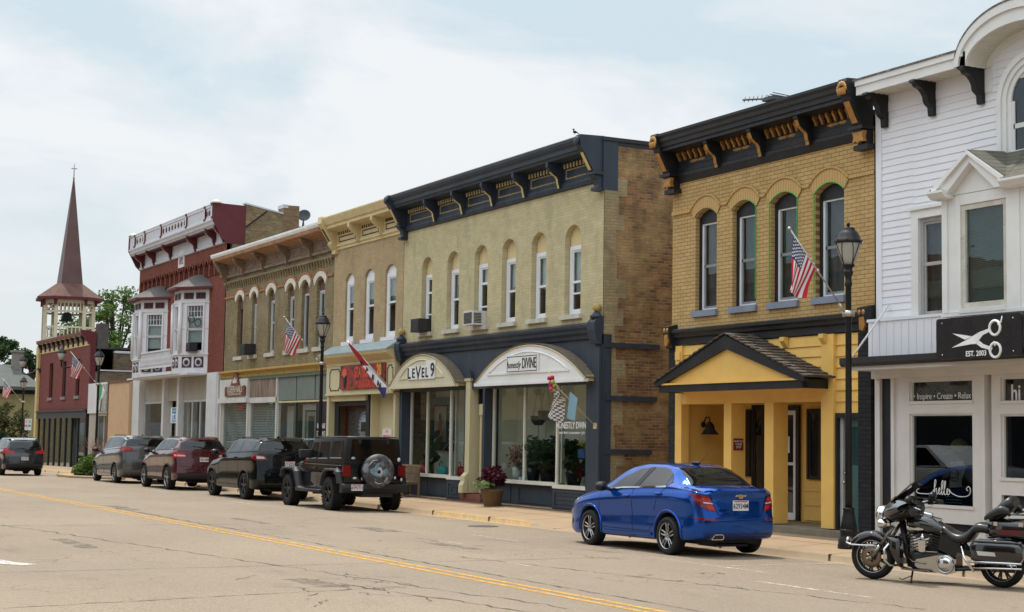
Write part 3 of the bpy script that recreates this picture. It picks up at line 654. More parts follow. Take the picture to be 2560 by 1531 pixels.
canopy(-43.5, -39.03, 3.30, 4.23, 18.84, IVORY, paint('canopy_trim_tan', (0.42, 0.33, 0.17), 0.6))
canopy(-37.82, -32.10, 3.26, 4.22, 18.84, WCAN, CREAMT)
# signs and lettering
t_ = thing('shop_sign', 'white sign with bold black lettering and a digit on the smaller ivory arched canopy', 'sign', (-41.2, 18.82, 3.7))
q = MB(); q.box(-42.1, -40.3, 18.805, 18.832, 3.52, 3.90); q.prism([(-40.9, 3.90), (-40.25, 3.90), (-40.25, 4.02), (-40.5, 4.03), (-40.9, 4.02)], 18.805, 18.832, 'Y'); q.build('board', WCAN, t_)
q = MB()
for ch, x, s_ in (('L', -42.0, .46), ('E', -41.70, .40), ('V', -41.37, .54), ('E', -41.05, .40), ('L', -40.79, .40), ('9', -40.42, .56)): text_on(q, ch, s_*0.95, x, 18.80, 3.69+(0.06 if ch == '9' else 0), bold=0.007, sx=1.05)
q.build('lettering', BLACK, t_)
t_ = thing('shop_sign', 'small white plaque in a thin black border on the wide white arched canopy', 'sign', (-35.1, 18.82, 3.7))
q = MB(); q.box(-35.98, -34.30, 18.80, 18.832, 3.53, 3.98); q.build('board', WCAN, t_)
q = MB(); board_frame(q, -35.93, -34.35, 3.56, 3.95, 18.80, 0.018, 0.004); text_on(q, 'honestly', 0.245, -35.58, 18.797, 3.73, shear=0.35, sx=0.88); text_on(q, 'DIVINE', 0.37, -34.76, 18.797, 3.75, sx=0.64, bold=0.004)
q.build('lettering', BLACK, t_)
LET = paint('white_vinyl', (0.75, 0.75, 0.75), 0.6)
q = MB(); text_on(q, 'HONESTLY DIVINE', 0.225, -33.30, YW+0.0, 2.22, sx=0.82, ext=0.002, bold=0.003); text_on(q, 'event floral \u2022 preservation \u2022 gifts', 0.095, -33.30, YW+0.0, 2.05, ext=0.002)
tag(q.build('window_lettering', LET), 'white two line lettering across the rightmost pane under the wide white canopy', 'lettering')
for x, z, lab, mt in ((-41.75, 4.89, 'dark window air conditioner under the leftmost arched window of the cream brick wall', paint('dark_ac', (0.03, 0.03, 0.033), 0.6)), (-38.3, 4.90, 'white window air conditioner in the third window of the cream brick wall', paint('white_ac', (0.62, 0.62, 0.60), 0.5))):
    ac_unit(x, z, YW+0.05, 0.56, 0.38, lab, mt)
# ------------------------------------------------------------------ yellow brick building with black and gold cornice
YB = brick('brick_yellow', (0.46, 0.31, 0.132), (0.525, 0.36, 0.158), (0.20, 0.125, 0.05), 'XZ', 0.235, 0.079, 0.006, (0.45, 0.265, 0.10), 0.55, 0.56, 0.72, 0.6, None, 0.35)
YP = paint('yellow_paint', (0.74, 0.465, 0.125), 0.5, 0.07, 2)
BKB = brick('brick_black', (0.018, 0.018, 0.02), (0.028, 0.028, 0.03), (0.012, 0.012, 0.013), 'XZ', 0.235, 0.079, 0.008, None, bmp=0.9)
GOLD = paint('gold_paint', (0.40, 0.20, 0.055), 0.42, 0.25, 10, 0.35)
CHAR = paint('charcoal_paint', (0.018, 0.019, 0.022), 0.42, 0.25, 3)
Yb = thing('brick_building', 'yellow brick building with black and gold cornice and yellow gabled porch', 'building', (-25.7, YW, 0.2))
yx0, yx1 = -29.0, -22.4
yw = [(-28.12, -27.34), (-26.78, -25.97), (-25.49, -24.63), (-24.09, -23.25)]
mb = MB(); wall(mb, yx0, yx1, 4.15, 7.62, [(a, c, 4.62, 6.62, 0.17) for a, c in yw], YW, 0.20); mb.build('wall', YB, Yb)
shell(Yb, yx0, yx1, -0.3, 8.3, YW, 34, brick('brick_yellow_side', (0.40, 0.27, 0.10), (0.33, 0.2, 0.08), (0.22, 0.15, 0.08), 'YZ'), ROOF)
mb = MB()                                            # hood moulds: raised brick arches joined by a string course
for i, (a, c) in enumerate(yw):
    ar = seg_arch(a-0.03, c+0.03, 6.64, 0.17, 14); br = seg_arch(a-0.16, c+0.16, 6.80, 0.28, 14)
    n = 14
    for j in range(n):
        mb.add([(ar[j][0], YW-0.025, ar[j][1]), (ar[j+1][0], YW-0.025, ar[j+1][1]), (br[j+1][0], YW-0.025, br[j+1][1]), (br[j][0], YW-0.025, br[j][1])], [(0, 1, 2, 3)])
    mb.tube([(x, YW-0.03, z) for x, z in br], 0.026, 6)
    nx = yw[i+1][0]-0.16 if i < 3 else yx1-0.02
    mb.box(c+0.14, nx+0.02, YW-0.035, YW, 6.79, 6.85)
    if i == 0: mb.box(yx0+0.02, a-0.14, YW-0.05, YW, 6.78, 6.86)
m, t, b = new_mat('brick_arch'); p = coords(t)
s_ = N(t, 'ShaderNodeSeparateXYZ'); t.links.new(p, s_.inputs[0])
wv = N(t, 'ShaderNodeTexWave', bands_direction='X'); wv.inputs['Scale'].default_value = 4.0; t.links.new(p, wv.inputs['Vector'])
t.links.new(mixc(t, mapr(t, wv.outputs['Fac'], 0.0, 0.12, 0.8, 0), mixc(t, noise(t, p, 4, 4), (0.46, 0.295, 0.11), (0.54, 0.352, 0.138)), (0.20, 0.115, 0.035)), b.inputs['Base Color']); b.inputs['Roughness'].default_value = 0.8; MATS['brick_arch'] = m
mb.build('hood_mould', MATS['brick_arch'], Yb)
GREYSILL = paint('grey_sill', (0.20, 0.23, 0.30), 0.6, 0.1); GREYSASH = paint('grey_sash', (0.22, 0.23, 0.25), 0.5)
WFR = paint('white_frame', (0.68, 0.70, 0.70), 0.45, 0.05)
for i, (a, c) in enumerate(yw):
    q = MB(); q.box(a, a+0.07, YW+0.10, YW+0.20, 4.64, 6.62); q.box(c-0.02, c, YW+0.10, YW+0.20, 4.64, 6.62)
    ar = seg_arch(a, c, 6.62, 0.165, 12); q.prism([(a, 6.50)] + ar + [(c, 6.50)], YW+0.11, YW+0.20, 'Y'); q.build('window_surround', CHAR, Yb)
    w = window(Yb, a+0.07, c-0.02, 4.64, 6.52, YW+0.13, WFR, GL_UP, fw=0.05, blind=CURTAIN, sill=(a-0.06, c+0.05), smat=GREYSILL, sillh=0.13)
    q = MB(); q.box(a+0.12, c-0.07, YW+0.15, YW+0.185, 5.56, 5.62); q.box(a+0.12, a+0.16, YW+0.15, YW+0.185, 4.69, 6.47); q.box(c-0.10, c-0.07, YW+0.15, YW+0.185, 4.69, 6.47); q.box(a+0.16, c-0.1, YW+0.15, YW+0.185, 4.69, 4.74); q.build('sash', GREYSASH, w)
    if i > 0:                                        # strips of green masking tape round the openings
        q = MB(); pts_ = [(a-0.012, 4.70)]*(1 if i > 1 else 0) + (seg_arch(a-0.012, c+0.012, 6.64, 0.17, 12) if i > 1 else seg_arch(a-0.012, c+0.012, 6.64, 0.17, 12)[7:]) + ([(c+0.012, 4.75)] if i < 3 else [])
        for (xa, za), (xb, zb_) in zip(pts_, pts_[1:]): q.bar((xa, YW-0.028, za), (xb, YW-0.028, zb_), 0.006, 0.022)
        q.build('masking_tape', paint('green_tape', (0.10, 0.42, 0.08), 0.5), w)
# cornice
mb = MB()
prof_x(mb, yx0+0.1, yx1-0.1, [(0, 7.46), (0.06, 7.47), (0.09, 7.56), (0.13, 7.60), (0.13, 7.66), (0.07, 7.68), (0.07, 7.80), (0.085, 7.81), (0.085, 7.98), (0.14, 8.0), (0.14, 8.10), (0.72, 8.12), (0.72, 8.19), (0.78, 8.20), (0.79, 8.28), (0.85, 8.31), (0.86, 8.38), (0.92, 8.43), (0.92, 8.48), (0, 8.52)])
co = mb.build('cornice', CHAR, Yb)
bx = [-27.17, -25.66, -24.15]; ed = [yx0+0.2] + bx + [yx1-0.2]
mb = MB()
for a, c in zip(ed, ed[1:]):
    l, r_ = a+0.2, c-0.2; n = 6
    for i in range(n+1): 
        x = l+(r_-l)*i/n; prof_x(mb, x-0.027, x+0.027, [(0.10, 8.10), (0.27, 8.10), (0.27, 8.05), (0.2, 7.99), (0.16, 7.92), (0.10, 7.92)])
mb.build('modillions', GOLD, co)
mb = MB()
for a, c in zip(ed, ed[1:]):
    x = (a+c)/2
    for sx in (-1, 1):
        for k, (dx, rx, rz) in enumerate(((0.10, 0.075, 0.03), (0.185, 0.06, 0.038), (0.25, 0.035, 0.022))): mb.ball((x+sx*dx, YW-0.088, 7.875), 1, 10, 6, 0, (rx, 0.018, rz))
    mb.ball((x, YW-0.09, 7.875), 0.03, 8, 6)
mb.build('leaf_ornaments', paint('old_gold', (0.36, 0.21, 0.075), 0.5, 0.3, 14, 0.2), co)
pts = s_bracket(0.62, 8.12, 7.58, 0.10, 0.05)
for x in bx:
    q = MB(); bracket(q, x, 0.125, pts, YW-0.06, 0, 1, 0.78, (3, -1)); q.build('bracket', [CHAR, GOLD], co)
for x in (yx0+0.15, yx1-0.15):
    q = MB(); pe = [(0, 8.53), (0.92, 8.50), (0.95, 8.44), (0.92, 8.24), (0.82, 8.20), (0.80, 8.13), (0.42, 7.66), (0.46, 7.62), (0.40, 7.56), (0.30, 7.54), (0.24, 7.38), (0.26, 7.30), (0, 7.28)]
    prof_x(q, x-0.12, x+0.12, pe)
    q.add([(x-0.08, YW-0.80, 8.09), (x+0.08, YW-0.80, 8.09), (x+0.08, YW-0.495, 7.715), (x-0.08, YW-0.495, 7.715)], [(0, 1, 2, 3), ], 1)
    q.box(x-0.2, x+0.2, YW-0.5, YW-0.02, 7.60, 7.66)
    for k in range(9):
        a = pi*k/8; q.ball((x+0.11*cos(a), YW-0.965, 8.30+0.11*sin(a)), 1, 8, 6, 1, (0.035, 0.03, 0.045))
    for k in range(5): q.ball((x+(k-2)*0.045, YW-0.965, 8.27-0.03*abs(k-2)*0), 1, 8, 6, 1, (0.028, 0.035, 0.075))
    q.prism([(x-0.16, 7.57), (x+0.16, 7.57), (x+0.12, 7.47), (x+0.15, 7.37), (x+0.05, 7.39), (x, 7.35), (x-0.05, 7.39), (x-0.15, 7.37), (x-0.12, 7.47)], YW-0.40, YW-0.27, 'Y', 1)
    q.box(x-0.19, x+0.19, YW-0.31, YW-0.02, 7.24, 7.33)
    q.build('end_console', [CHAR, GOLD], co)
# lower cornice
squash(co, 0.66)
mb = MB(); prof_x(mb, yx0+0.02, yx1-0.02, [(0, 3.94), (0.10, 3.94), (0.10, 4.08), (0.20, 4.10), (0.22, 4.16), (0.30, 4.20), (0.30, 4.26), (0, 4.30)]); squash(mb.build('lower_cornice', CHAR, Yb), 0.6)
for x in (yx0+0.10, yx1-0.10):
    q = MB(); prof_x(q, x-0.12, x+0.12, [(0, 3.88), (0.22, 3.88), (0.30, 4.0), (0.38, 4.2), (0.38, 4.34), (0, 4.40)])
    for dx in (-0.06, 0.05): q.ball((x+dx, YW-0.38, 4.26), 1, 8, 6, 1, (0.045, 0.03, 0.05))
    q.prism([(x-0.07, 4.16), (x+0.06, 4.18), (x+0.09, 4.02), (x+0.03, 3.92), (x-0.06, 3.95)], YW-0.385, YW-0.30, 'Y', 1)
    squash(q.build('scroll', [CHAR, GOLD], Yb), 0.6)
# ground floor: piers, lapped siding, porch recess
FY = YW-0.06
mb = MB(); mb.box(yx0+0.01, -28.72, FY-0.02, YW+0.3, 0.15, 3.94); mb.box(-22.76, yx1-0.01, FY-0.03, YW+0.3, 0.15, 3.94); mb.build('brick_pier', BKB, Yb)
mb = MB(); clapboard(mb, -28.5, -23.79, 2.72, 3.92, FY+0.04, 0.20, 0.03); clapboard(mb, -23.43, -22.77, 2.45, 3.92, FY+0.04, 0.20, 0.03)
RY = 20.5
clapboard(mb, -28.9, -26.95, 0.34, 2.68, RY, 0.30, 0.025); clapboard(mb, -26.05, -23.45, 0.34, 2.68, RY, 0.30, 0.025)
mb.add([(-28.9, RY+0.01, 0.3), (-23.2, RY+0.01, 0.3), (-23.2, RY+0.01, 2.7), (-28.9, RY+0.01, 2.7)], [(0, 1, 2, 3)])
mb.box(-28.75, -28.6, YW+0.0, RY, 0.3, 2.7); mb.box(-23.46, -23.42, YW, RY, 0.3, 2.7)
mb.box(-28.6, -23.46, YW+0.2, RY, 2.68, 2.72)
mb.build('siding', YP, Yb)
mb = MB()
mb.box(-28.72, -28.48, FY-0.03, YW+0.1, 0.32, 3.92); mb.box(-23.79, -23.43, FY-0.05, YW+0.22, 0.32, 3.92)
mb.box(-26.93, -26.67, FY-0.03, YW+0.26, 0.32, 2.68); mb.box(-25.56, -25.27, FY-0.03, YW+0.26, 0.32, 2.68)
mb.box(-28.48, -23.79, FY-0.02, YW+0.24, 2.67, 3.0)
mb.box(-28.48, -23.79, FY+0.05, YW+0.1, 3.0, 3.92)
mb.box(-28.7, -28.52, FY-0.06, FY-0.03, 3.62, 3.80); prof_x(mb, -25.0, -24.86, [(0.05, 3.93), (0.16, 3.93), (0.16, 3.85), (0.05, 3.72)]); prof_x(mb, -23.76, -23.62, [(0.10, 3.93), (0.2, 3.93), (0.2, 3.85), (0.1, 3.72)])
mb.build('porch_frame', YP, Yb)
mb = MB(); mb.box(-28.75, -22.78, YW-0.36, RY, 0.0, 0.30); mb.box(-22.77, -22.4, YW-0.36, YW+0.1, 0.0, 0.26); mb.build('step', paint('porch_concrete', (0.20, 0.17, 0.13), 0.9, 0.25, 3), Yb)
# gabled porch roof
gy0, gx_l, gx_r, gxm, zb, zt = 18.48, -28.55, -23.48, -26.0, 2.90, 3.97
q = MB(); q.prism([(gx_l+0.35, zb+0.18), (gx_r-0.35, zb+0.18), (gxm, zt-0.22)], gy0+0.06, gy0+0.10, 'Y'); q.build('pediment', YP, Yb)
q = MB(); q.box(gx_l+0.12, gx_r-0.12, gy0+0.02, gy0+0.10, zb, zb+0.15); q.box(gx_r-0.13, gx_r-0.10, gy0+0.10, FY, zb, zb+0.17); q.box(gx_l+0.10, gx_l+0.13, gy0+0.10, FY, zb, zb+0.15)
for sx in (-1, 1):
    e = gx_l if sx < 0 else gx_r
    q.prism([(e, zb+0.12), (e-sx*0.02, zb+0.22), (gxm, zt+0.02), (gxm, zt-0.24), (e-sx*0.30, zb+0.17)], gy0-0.02, gy0+0.06, 'Y')
q.build('gable_trim', CHAR, Yb)
q = MB(); q.box(gx_l+0.25, gx_r-0.25, gy0-0.01, gy0+0.06, zb+0.15, zb+0.185); q.box(gx_l+0.14, gx_r-0.14, gy0+0.1, FY, zb+0.02, zb+0.05); q.build('porch_soffit', YP, Yb)
m, t, b = new_mat('weathered_shingle'); p = coords(t)
c = mixc(t, noise(t, p, 14, 5, 0.7), (0.030, 0.024, 0.020), (0.125, 0.095, 0.07)); t.links.new(c, b.inputs['Base Color']); b.inputs['Roughness'].default_value = 0.9; MATS['weathered_shingle'] = m
q = MB()
for sx in (-1, 1):
    e = gx_l-0.03 if sx < 0 else gx_r+0.03
    d = Vector((gxm-e, 0, zt+0.06-(zb+0.20))); L = d.length; d.normalize(); nrm = Vector((-d.z, 0, d.x)) if d.x > 0 else Vector((d.z, 0, -d.x))
    rows = 15
    for i in range(rows):
        s0 = L*i/rows; s1 = L*(i+1.25)/rows; y = gy0-0.05
        while y < FY:
            w_ = R.uniform(0.09, 0.19); y2 = min(y+w_, FY); j = R.uniform(-0.025, 0.02); tk = R.uniform(0.012, 0.03)
            o0 = Vector((e, 0, zb+0.20)) + d*(s0+j); o1 = Vector((e, 0, zb+0.20)) + d*min(s1, L)
            lo, hi = nrm*(0.02+tk), nrm*0.014
            q.add([(o0.x, y, o0.z), (o0.x, y2-0.006, o0.z), (o1.x, y2-0.006, o1.z), (o1.x, y, o1.z), tuple(o0+lo+Vector((0, y, 0))), tuple(o0+lo+Vector((0, y2-0.006, 0))), tuple(o1+hi+Vector((0, y2-0.006, 0))), tuple(o1+hi+Vector((0, y, 0)))],
                  [(0, 1, 5, 4), (4, 5, 6, 7), (1, 2, 6, 5), (3, 0, 4, 7), (2, 3, 7, 6), (3, 2, 1, 0)]); y = y2
q.build('porch_roof', MATS['weathered_shingle'], Yb)
# doors and windows under the porch
def leaf(b, x0, x1, z0, z1, Y, fm, tm, name, tw=0.08, fw=0.09, mid=None):
    q = MB(); q.box(x0-tw, x0, Y-0.05, Y, z0, z1+tw); q.box(x1, x1+tw, Y-0.05, Y, z0, z1+tw); q.box(x0, x1, Y-0.05, Y, z1, z1+tw); w = q.build(name, tm, b)
    q = MB(); q.box(x0, x0+fw, Y-0.035, Y, z0, z1); q.box(x1-fw, x1, Y-0.035, Y, z0, z1); q.box(x0+fw, x1-fw, Y-0.035, Y, z1-fw, z1); q.box(x0+fw, x1-fw, Y-0.035, Y, z0, z0+fw*1.6)
    if mid: q.box(x0+fw, x1-fw, Y-0.035, Y, mid-0.03, mid+0.03)
    q.build('leaf_frame', fm, w); q = MB(); q.box(x0+fw*0.8, x1-fw*0.8, Y-0.024, Y-0.018, z0+0.03, z1-0.03); q.build('pane', GL_UP, w)
    q = MB(); q.box(x0+0.01, x1-0.01, Y-0.008, Y-0.004, z0, z1); q.build('backing', DARK, w); return w
d = leaf(Yb, -26.86, -26.28, 0.32, 2.55, RY-0.02, WFR, CHAR, 'glazed_door', 0.10, 0.09, 1.46)
q = MB(); q.box(-26.72, -26.50, RY-0.05, RY-0.046, 1.68, 2.02); q.box(-26.78, -26.74, RY-0.05, RY-0.046, 1.7, 2.0); text_on(q, 's', 0.14, -26.66, RY-0.05, 2.2, ext=0.002); text_on(q, 'sin', 0.13, -26.66, RY-0.05, 2.08, ext=0.002); q.build('notice', LET, d)
for a, c, z0, z1 in ((-25.86, -25.52, 1.16, 2.52), (-28.16, -27.9, 1.16, 2.52), (-29.02, -28.72, 1.16, 2.52), (-27.72, -27.40, 0.34, 2.62)): leaf(Yb, a, c, z0, z1, RY-0.025, CHAR, CHAR, 'porch_window', 0.06, 0.05)
mb = MB(); mb.box(-23.46, -22.76, FY-0.01, YW+0.2, 2.36, 2.45); mb.box(-23.44, -23.37, FY-0.01, YW+0.2, 0.26, 2.36); dd = mb.build('side_door', CHAR, Yb)
q = MB(); q.box(-23.37, -22.77, YW+0.04, YW+0.08, 0.28, 2.36); q.build('door_leaf', paint('teal_door', (0.045, 0.10, 0.095), 0.5, 0.15), dd)
q = MB(); q.box(-23.37, -23.29, YW+0.0, YW+0.05, 0.28, 2.36); q.box(-23.29, -22.8, YW+0.02, YW+0.05, 0.27, 0.33); q.build('screen_frame', paint('grey_screen', (0.42, 0.43, 0.42), 0.5), dd)
q = MB(); q.tube([(-23.25, YW+0.01, 1.36), (-23.25, YW-0.03, 1.36), (-23.17, YW-0.03, 1.35)], 0.012, 6); q.ball((-23.25, YW-0.01, 1.18), 0.03); q.build('handle', paint('steel', (0.5, 0.5, 0.48), 0.3, 0.1, 5, 1.0), dd)
q = MB(); q.box(-23.12, -22.85, YW+0.035, YW+0.04, 1.5, 2.2); q.build('pane', GL_UP, dd)
# things hung in the porch
t_ = thing('gooseneck_lamp', 'small black barn lamp on the yellow side wall inside the porch', 'lamp', (-28.6, 19.75, 2.25))
q = MB(); q.lathe([(0.03, 0.12), (0.09, 0.05), (0.11, -0.04), (0.19, -0.14), (0.2, -0.15)], (-28.34, 19.75, 2.19), 16); q.build('lamp_shade', BLACK, t_)
q = MB(); q.tube([(-28.6, 19.75, 2.25), (-28.48, 19.75, 2.41), (-28.36, 19.75, 2.41), (-28.34, 19.75, 2.29)], 0.015, 6); q.lathe([(0.06, 0), (0.06, 0.02)], (-28.6, 19.75, 2.25), 12, 0, 'X'); q.build('arm', BLACK, t_)
t_ = thing('warning_sign', 'small dark red WATCH YOUR STEP sign on the side of a yellow porch post', 'sign', (-26.66, YW+0.1, 1.85))
q = MB(); q.box(-26.665, -26.655, YW-0.04, YW+0.2, 1.72, 1.96); q.build('board', paint('maroon_sign', (0.16, 0.02, 0.025), 0.5), t_)
q = MB()
for s_, z in (('WATCH', 1.90), ('YOUR', 1.84), ('STEP', 1.78)): text_on(q, s_, 0.062, -26.652, YW+0.08, z, '+X', ext=0.001)
q.build('lettering', LET, t_)
t_ = thing('television_antenna', 'rooftop television antenna above the black and gold cornice', 'antenna', (-28.6, 21.5, 8.0))
q = MB(); q.tube([(-28.6, 21.5, 8.0), (-28.6, 21.5, 9.62)], 0.02, 6); q.build('mast', paint('antenna_metal', (0.08, 0.08, 0.085), 0.5), t_)
q = MB(); q.tube([(-29.2, 21.2, 9.62), (-28.4, 21.6, 9.57)], 0.022, 6)
for k in range(6): x = -29.15+0.09*k; y = 21.22+0.05*k; q.tube([(x, y-0.02, 9.56), (x, y+0.02, 9.68)], 0.010, 5)
for k in range(5): x = -28.7+0.1*k; q.tube([(x-0.05, 21.4, 9.58+0.02*k), (x+0.05, 21.9, 9.6)], 0.012, 5)
q.box(-28.75, -28.35, 21.4, 21.7, 9.52, 9.60); q.build('elements', MATS['antenna_metal'], t_)
# ------------------------------------------------------------------ white clapboard salon
Wb = thing('clapboard_building', 'white clapboard building with curved eave, bay window and dark shop windows', 'building', (-19, YW, 0.2))
wx0, wx1 = -22.34, -9.0
SID = paint('white_siding', (0.74, 0.74, 0.78), 0.45, 0.04, 1.5, streak=True)
TRW = paint('white_trim', (0.70, 0.70, 0.69), 0.5, 0.06, 2, 0, 0.70, (0.45, 0.42, 0.38))
SHOPW = paint('grey_white_trim', (0.62, 0.60, 0.57), 0.5, 0.06, 2)
shell(Wb, wx0, wx1, -0.3, 8.2, YW, 32, paint('white_side', (0.66, 0.66, 0.66), 0.6), ROOF)
mb = MB()
def sid_row(x0, x1, z0, z1, step=0.125): clapboard(mb, x0, x1, z0, z1, YW, step, 0.016)
sid_row(-22.18, -21.36, 4.14, 7.86); sid_row(-21.36, -19.93, 5.98, 7.86, 0.125); sid_row(-19.95, -19.27, 6.0, 7.86); sid_row(-17.75, wx1, 4.14, 7.86); sid_row(-19.45, -17.55, 7.86, 8.6)
mb.add([(wx0+0.02, YW+0.012, 4.0), (-21.36, YW+0.012, 4.0), (-21.36, YW+0.012, 8.2), (wx0+0.02, YW+0.012, 8.2)], [(0, 1, 2, 3)])
mb.add([(-21.36, YW+0.012, 5.95), (-19.25, YW+0.012, 5.95), (-19.25, YW+0.012, 8.2), (-21.36, YW+0.012, 8.2)], [(0, 1, 2, 3)])
mb.add([(-19.25, YW+0.012, 7.5), (-15.6, YW+0.012, 7.5), (-15.6, YW+0.012, 9.6), (-19.25, YW+0.012, 9.6)], [(0, 1, 2, 3)])
mb.add([(-15.6, YW+0.012, 4.0), (wx1, YW+0.012, 4.0), (wx1, YW+0.012, 8.2), (-15.6, YW+0.012, 8.2)], [(0, 1, 2, 3)])
mb.build('siding', SID, Wb)
mb = MB(); mb.box(wx0+0.01, -22.18, YW-0.03, YW+0.05, 4.1, 8.17)
mb.box(-22.17, -19.6, YW-0.024, YW, 7.86, 8.02); mb.box(-22.2, -19.6, YW-0.012, YW, 8.02, 8.18)      # frieze
# vertical panel skirt above the shop awning, with seams
mb.box(wx0+0.02, wx1, YW-0.22, YW, 3.42, 4.06); mb.box(wx0+0.0, wx1, YW-0.24, YW, 4.06, 4.11)
for i in range(40): x = wx0+0.12+0.19*i; mb.box(x-0.008, x+0.008, YW-0.232, YW-0.22, 3.42, 4.06)
mb.build('panel_skirt', SID, Wb)
# eave
eY = 18.70; acx = -18.5
def gab(r, k, z0=8.16): return [(acx-r*cos(pi*i/32), z0+k*sin(pi*i/32)) for i in range(33)]
def band(mb, A, B, y, dy):
    for (xa, za), (xb, zb_), (xc, zc), (xd, zd) in zip(A, A[1:], B[1:], B):
        mb.add([(xa, y, za), (xb, y, zb_), (xc, y, zc), (xd, y, zd), (xa, y+dy, za), (xb, y+dy, zb_), (xc, y+dy, zc), (xd, y+dy, zd)], [(0, 1, 2, 3), (0, 4, 5, 1), (3, 2, 6, 7)])
mb = MB()
for a, c in ((wx0+0.03, acx-1.06), (acx+1.06, wx1)): mb.box(a, c, eY, eY+0.04, 8.16, 8.40); mb.box(a, c-0.05 if c < acx else c, eY-0.03, eY, 8.32, 8.42)
band(mb, gab(1.06, .49), gab(1.27, .80), eY, 0.05); band(mb, gab(1.19, .70), gab(1.29, .84), eY-0.04, 0.04)
mb.build('fascia', TRW, Wb)
mb = MB()
for a, c in ((wx0+0.05, acx-1.07), (acx+1.07, wx1)):
    mb.box(a, c, eY+0.04, YW, 8.17, 8.2)
    for i in range(4): mb.box(a, c, eY+0.06+0.125*i, eY+0.066+0.125*i, 8.158, 8.17)
for (xa, za), (xb, zb_) in zip(gab(1.065, .49), gab(1.065, .49)[1:]):
    mb.add([(xa, eY+0.05, za), (xb, eY+0.05, zb_), (xb, YW, zb_), (xa, YW, za)], [(0, 1, 2, 3)]); mb.tube([(xa, eY+0.05, za), (xa, YW, za)], 0.005, 4)
mb.build('soffit', paint('soffit_white', (0.62, 0.60, 0.54), 0.6, 0.08), Wb)
mb = MB(); band(mb, gab(1.10, .50), gab(0.94, .36), YW-0.03, 0.03)
for s_ in (-1, 1): mb.box(acx+s_*1.10, acx+s_*0.94, YW-0.03, YW, 7.76, 8.17)
mb.build('arch_moulding', TRW, Wb)
mb = MB()
for a, c in ((wx0-0.01, acx-1.24), (acx+1.24, wx1)): mb.box(a, c, eY-0.05, YW+1.2, 8.42, 8.45)
for (xa, za), (xb, zb_) in zip(gab(1.29, .84), gab(1.29, .84)[1:]):
    if max(za, zb_) > 8.4: mb.add([(xa, eY-0.05, za), (xb, eY-0.05, zb_), (xb, YW+2.5, zb_+0.01), (xa, YW+2.5, za+0.01), (xa, eY-0.05, za+0.03), (xb, eY-0.05, zb_+0.03), (xb, YW+2.5, zb_+0.04), (xa, YW+2.5, za+0.04)], [(3, 2, 1, 0), (4, 5, 6, 7), (0, 1, 5, 4)])
mb.build('roof_edge', paint('rusty_roof_edge', (0.13, 0.11, 0.10), 0.7, 0.4, 8, 0, 0.55, (0.32, 0.27, 0.23)), Wb)
pts = [(d*0.66, 8.17-(8.03-z)*0.75) for d, z in [(0, 8.03), (0.74, 8.03), (0.76, 7.97), (0.66, 7.95), (0.60, 7.88), (0.46, 7.84), (0.36, 7.76), (0.30, 7.68), (0.27, 7.55), (0.22, 7.50), (0.12, 7.44), (0.10, 7.26), (0.09, 7.24), (0, 7.24)]]
for x in (-22.06, -20.84, -19.67, -17.3):
    q = MB(); prof_x(q, x-0.065, x+0.065, pts, YW-0.02); q.build('bracket', BLACK, Wb)
# round-headed window in the gable
mb = MB(); a, c = acx-0.5, acx+0.5
def wr_(r): return [(acx-r, 6.62)]+[(acx-r*cos(pi*i/20), 7.5+r*sin(pi*i/20)) for i in range(21)]+[(acx+r, 6.62)]
for r0, r1, o in ((0.78, 0.68, 0.10), (0.68, 0.59, 0.07), (0.59, 0.5, 0.04)): band(mb, wr_(r0), wr_(r1), YW-o, o)
w = mb.build('gable_window', TRW, Wb)
q = MB(); q.prism(wr_(0.48), YW-0.015, YW-0.010, 'Y'); q.build('pane', GL_UP, w)
q = MB(); q.prism(wr_(0.5), YW-0.004, YW-0.002, 'Y'); q.build('backing', DARK, w)
q = MB(); q.box(a+0.04, c-0.04, YW-0.035, YW-0.018, 7.04, 7.12); q.box(a, a+0.07, YW-0.035, YW-0.018, 6.62, 7.5); q.box(a, c, YW-0.05, YW-0.018, 6.60, 6.68); q.build('sash', WHITE_OLD, w)
# side sash window and bay
mb = MB(); mb.box(-21.40, -21.22, YW-0.04, YW+0.02, 4.0, 5.98); mb.box(-21.22, -19.9, YW-0.04, YW+0.02, 5.83, 5.98); mb.box(-21.45, -19.9, YW-0.08, YW, 5.98, 6.03); mb.build('window_casing', TRW, Wb)
window(Wb, -21.22, -19.8, 4.08, 5.83, YW+0.02, paint('old_sash', (0.36, 0.35, 0.34), 0.6, 0.15), GL_UP, meet=5.02, fw=0.07, blind=CURTAIN)
BY = 18.52; bx0, bx1 = -19.93, -16.7
mb = MB()
mb.box(bx0, bx0+0.06, BY, YW, 4.05, 5.97); mb.box(bx0+0.02, bx0+0.14, BY-0.03, BY+0.1, 4.05, 5.97); mb.box(-19.60, -19.50, BY-0.015, BY+0.08, 4.05, 5.97); mb.box(bx0+0.14, -19.60, BY, BY+0.05, 4.05, 5.97)
mb.box(-18.48, -18.20, BY-0.02, BY+0.1, 4.02, 5.97); mb.box(-19.50, -18.48, BY-0.01, BY+0.08, 5.80, 5.97); mb.box(-19.5, -18.48, BY-0.05, BY+0.1, 4.02, 4.10); mb.box(bx0, bx1, BY-0.04, YW, 3.98, 4.04)
mb.prism([(-18.20, BY), (-17.6, BY+0.05), (-17.0, YW), (-17.2, YW), (-17.7, BY+0.15), (-18.2, BY+0.1)], 4.04, 5.97, 'Z')
mb.box(bx0, -17.0, BY+0.02, YW, 5.97, 6.04)
mb.build('bay', TRW, Wb)
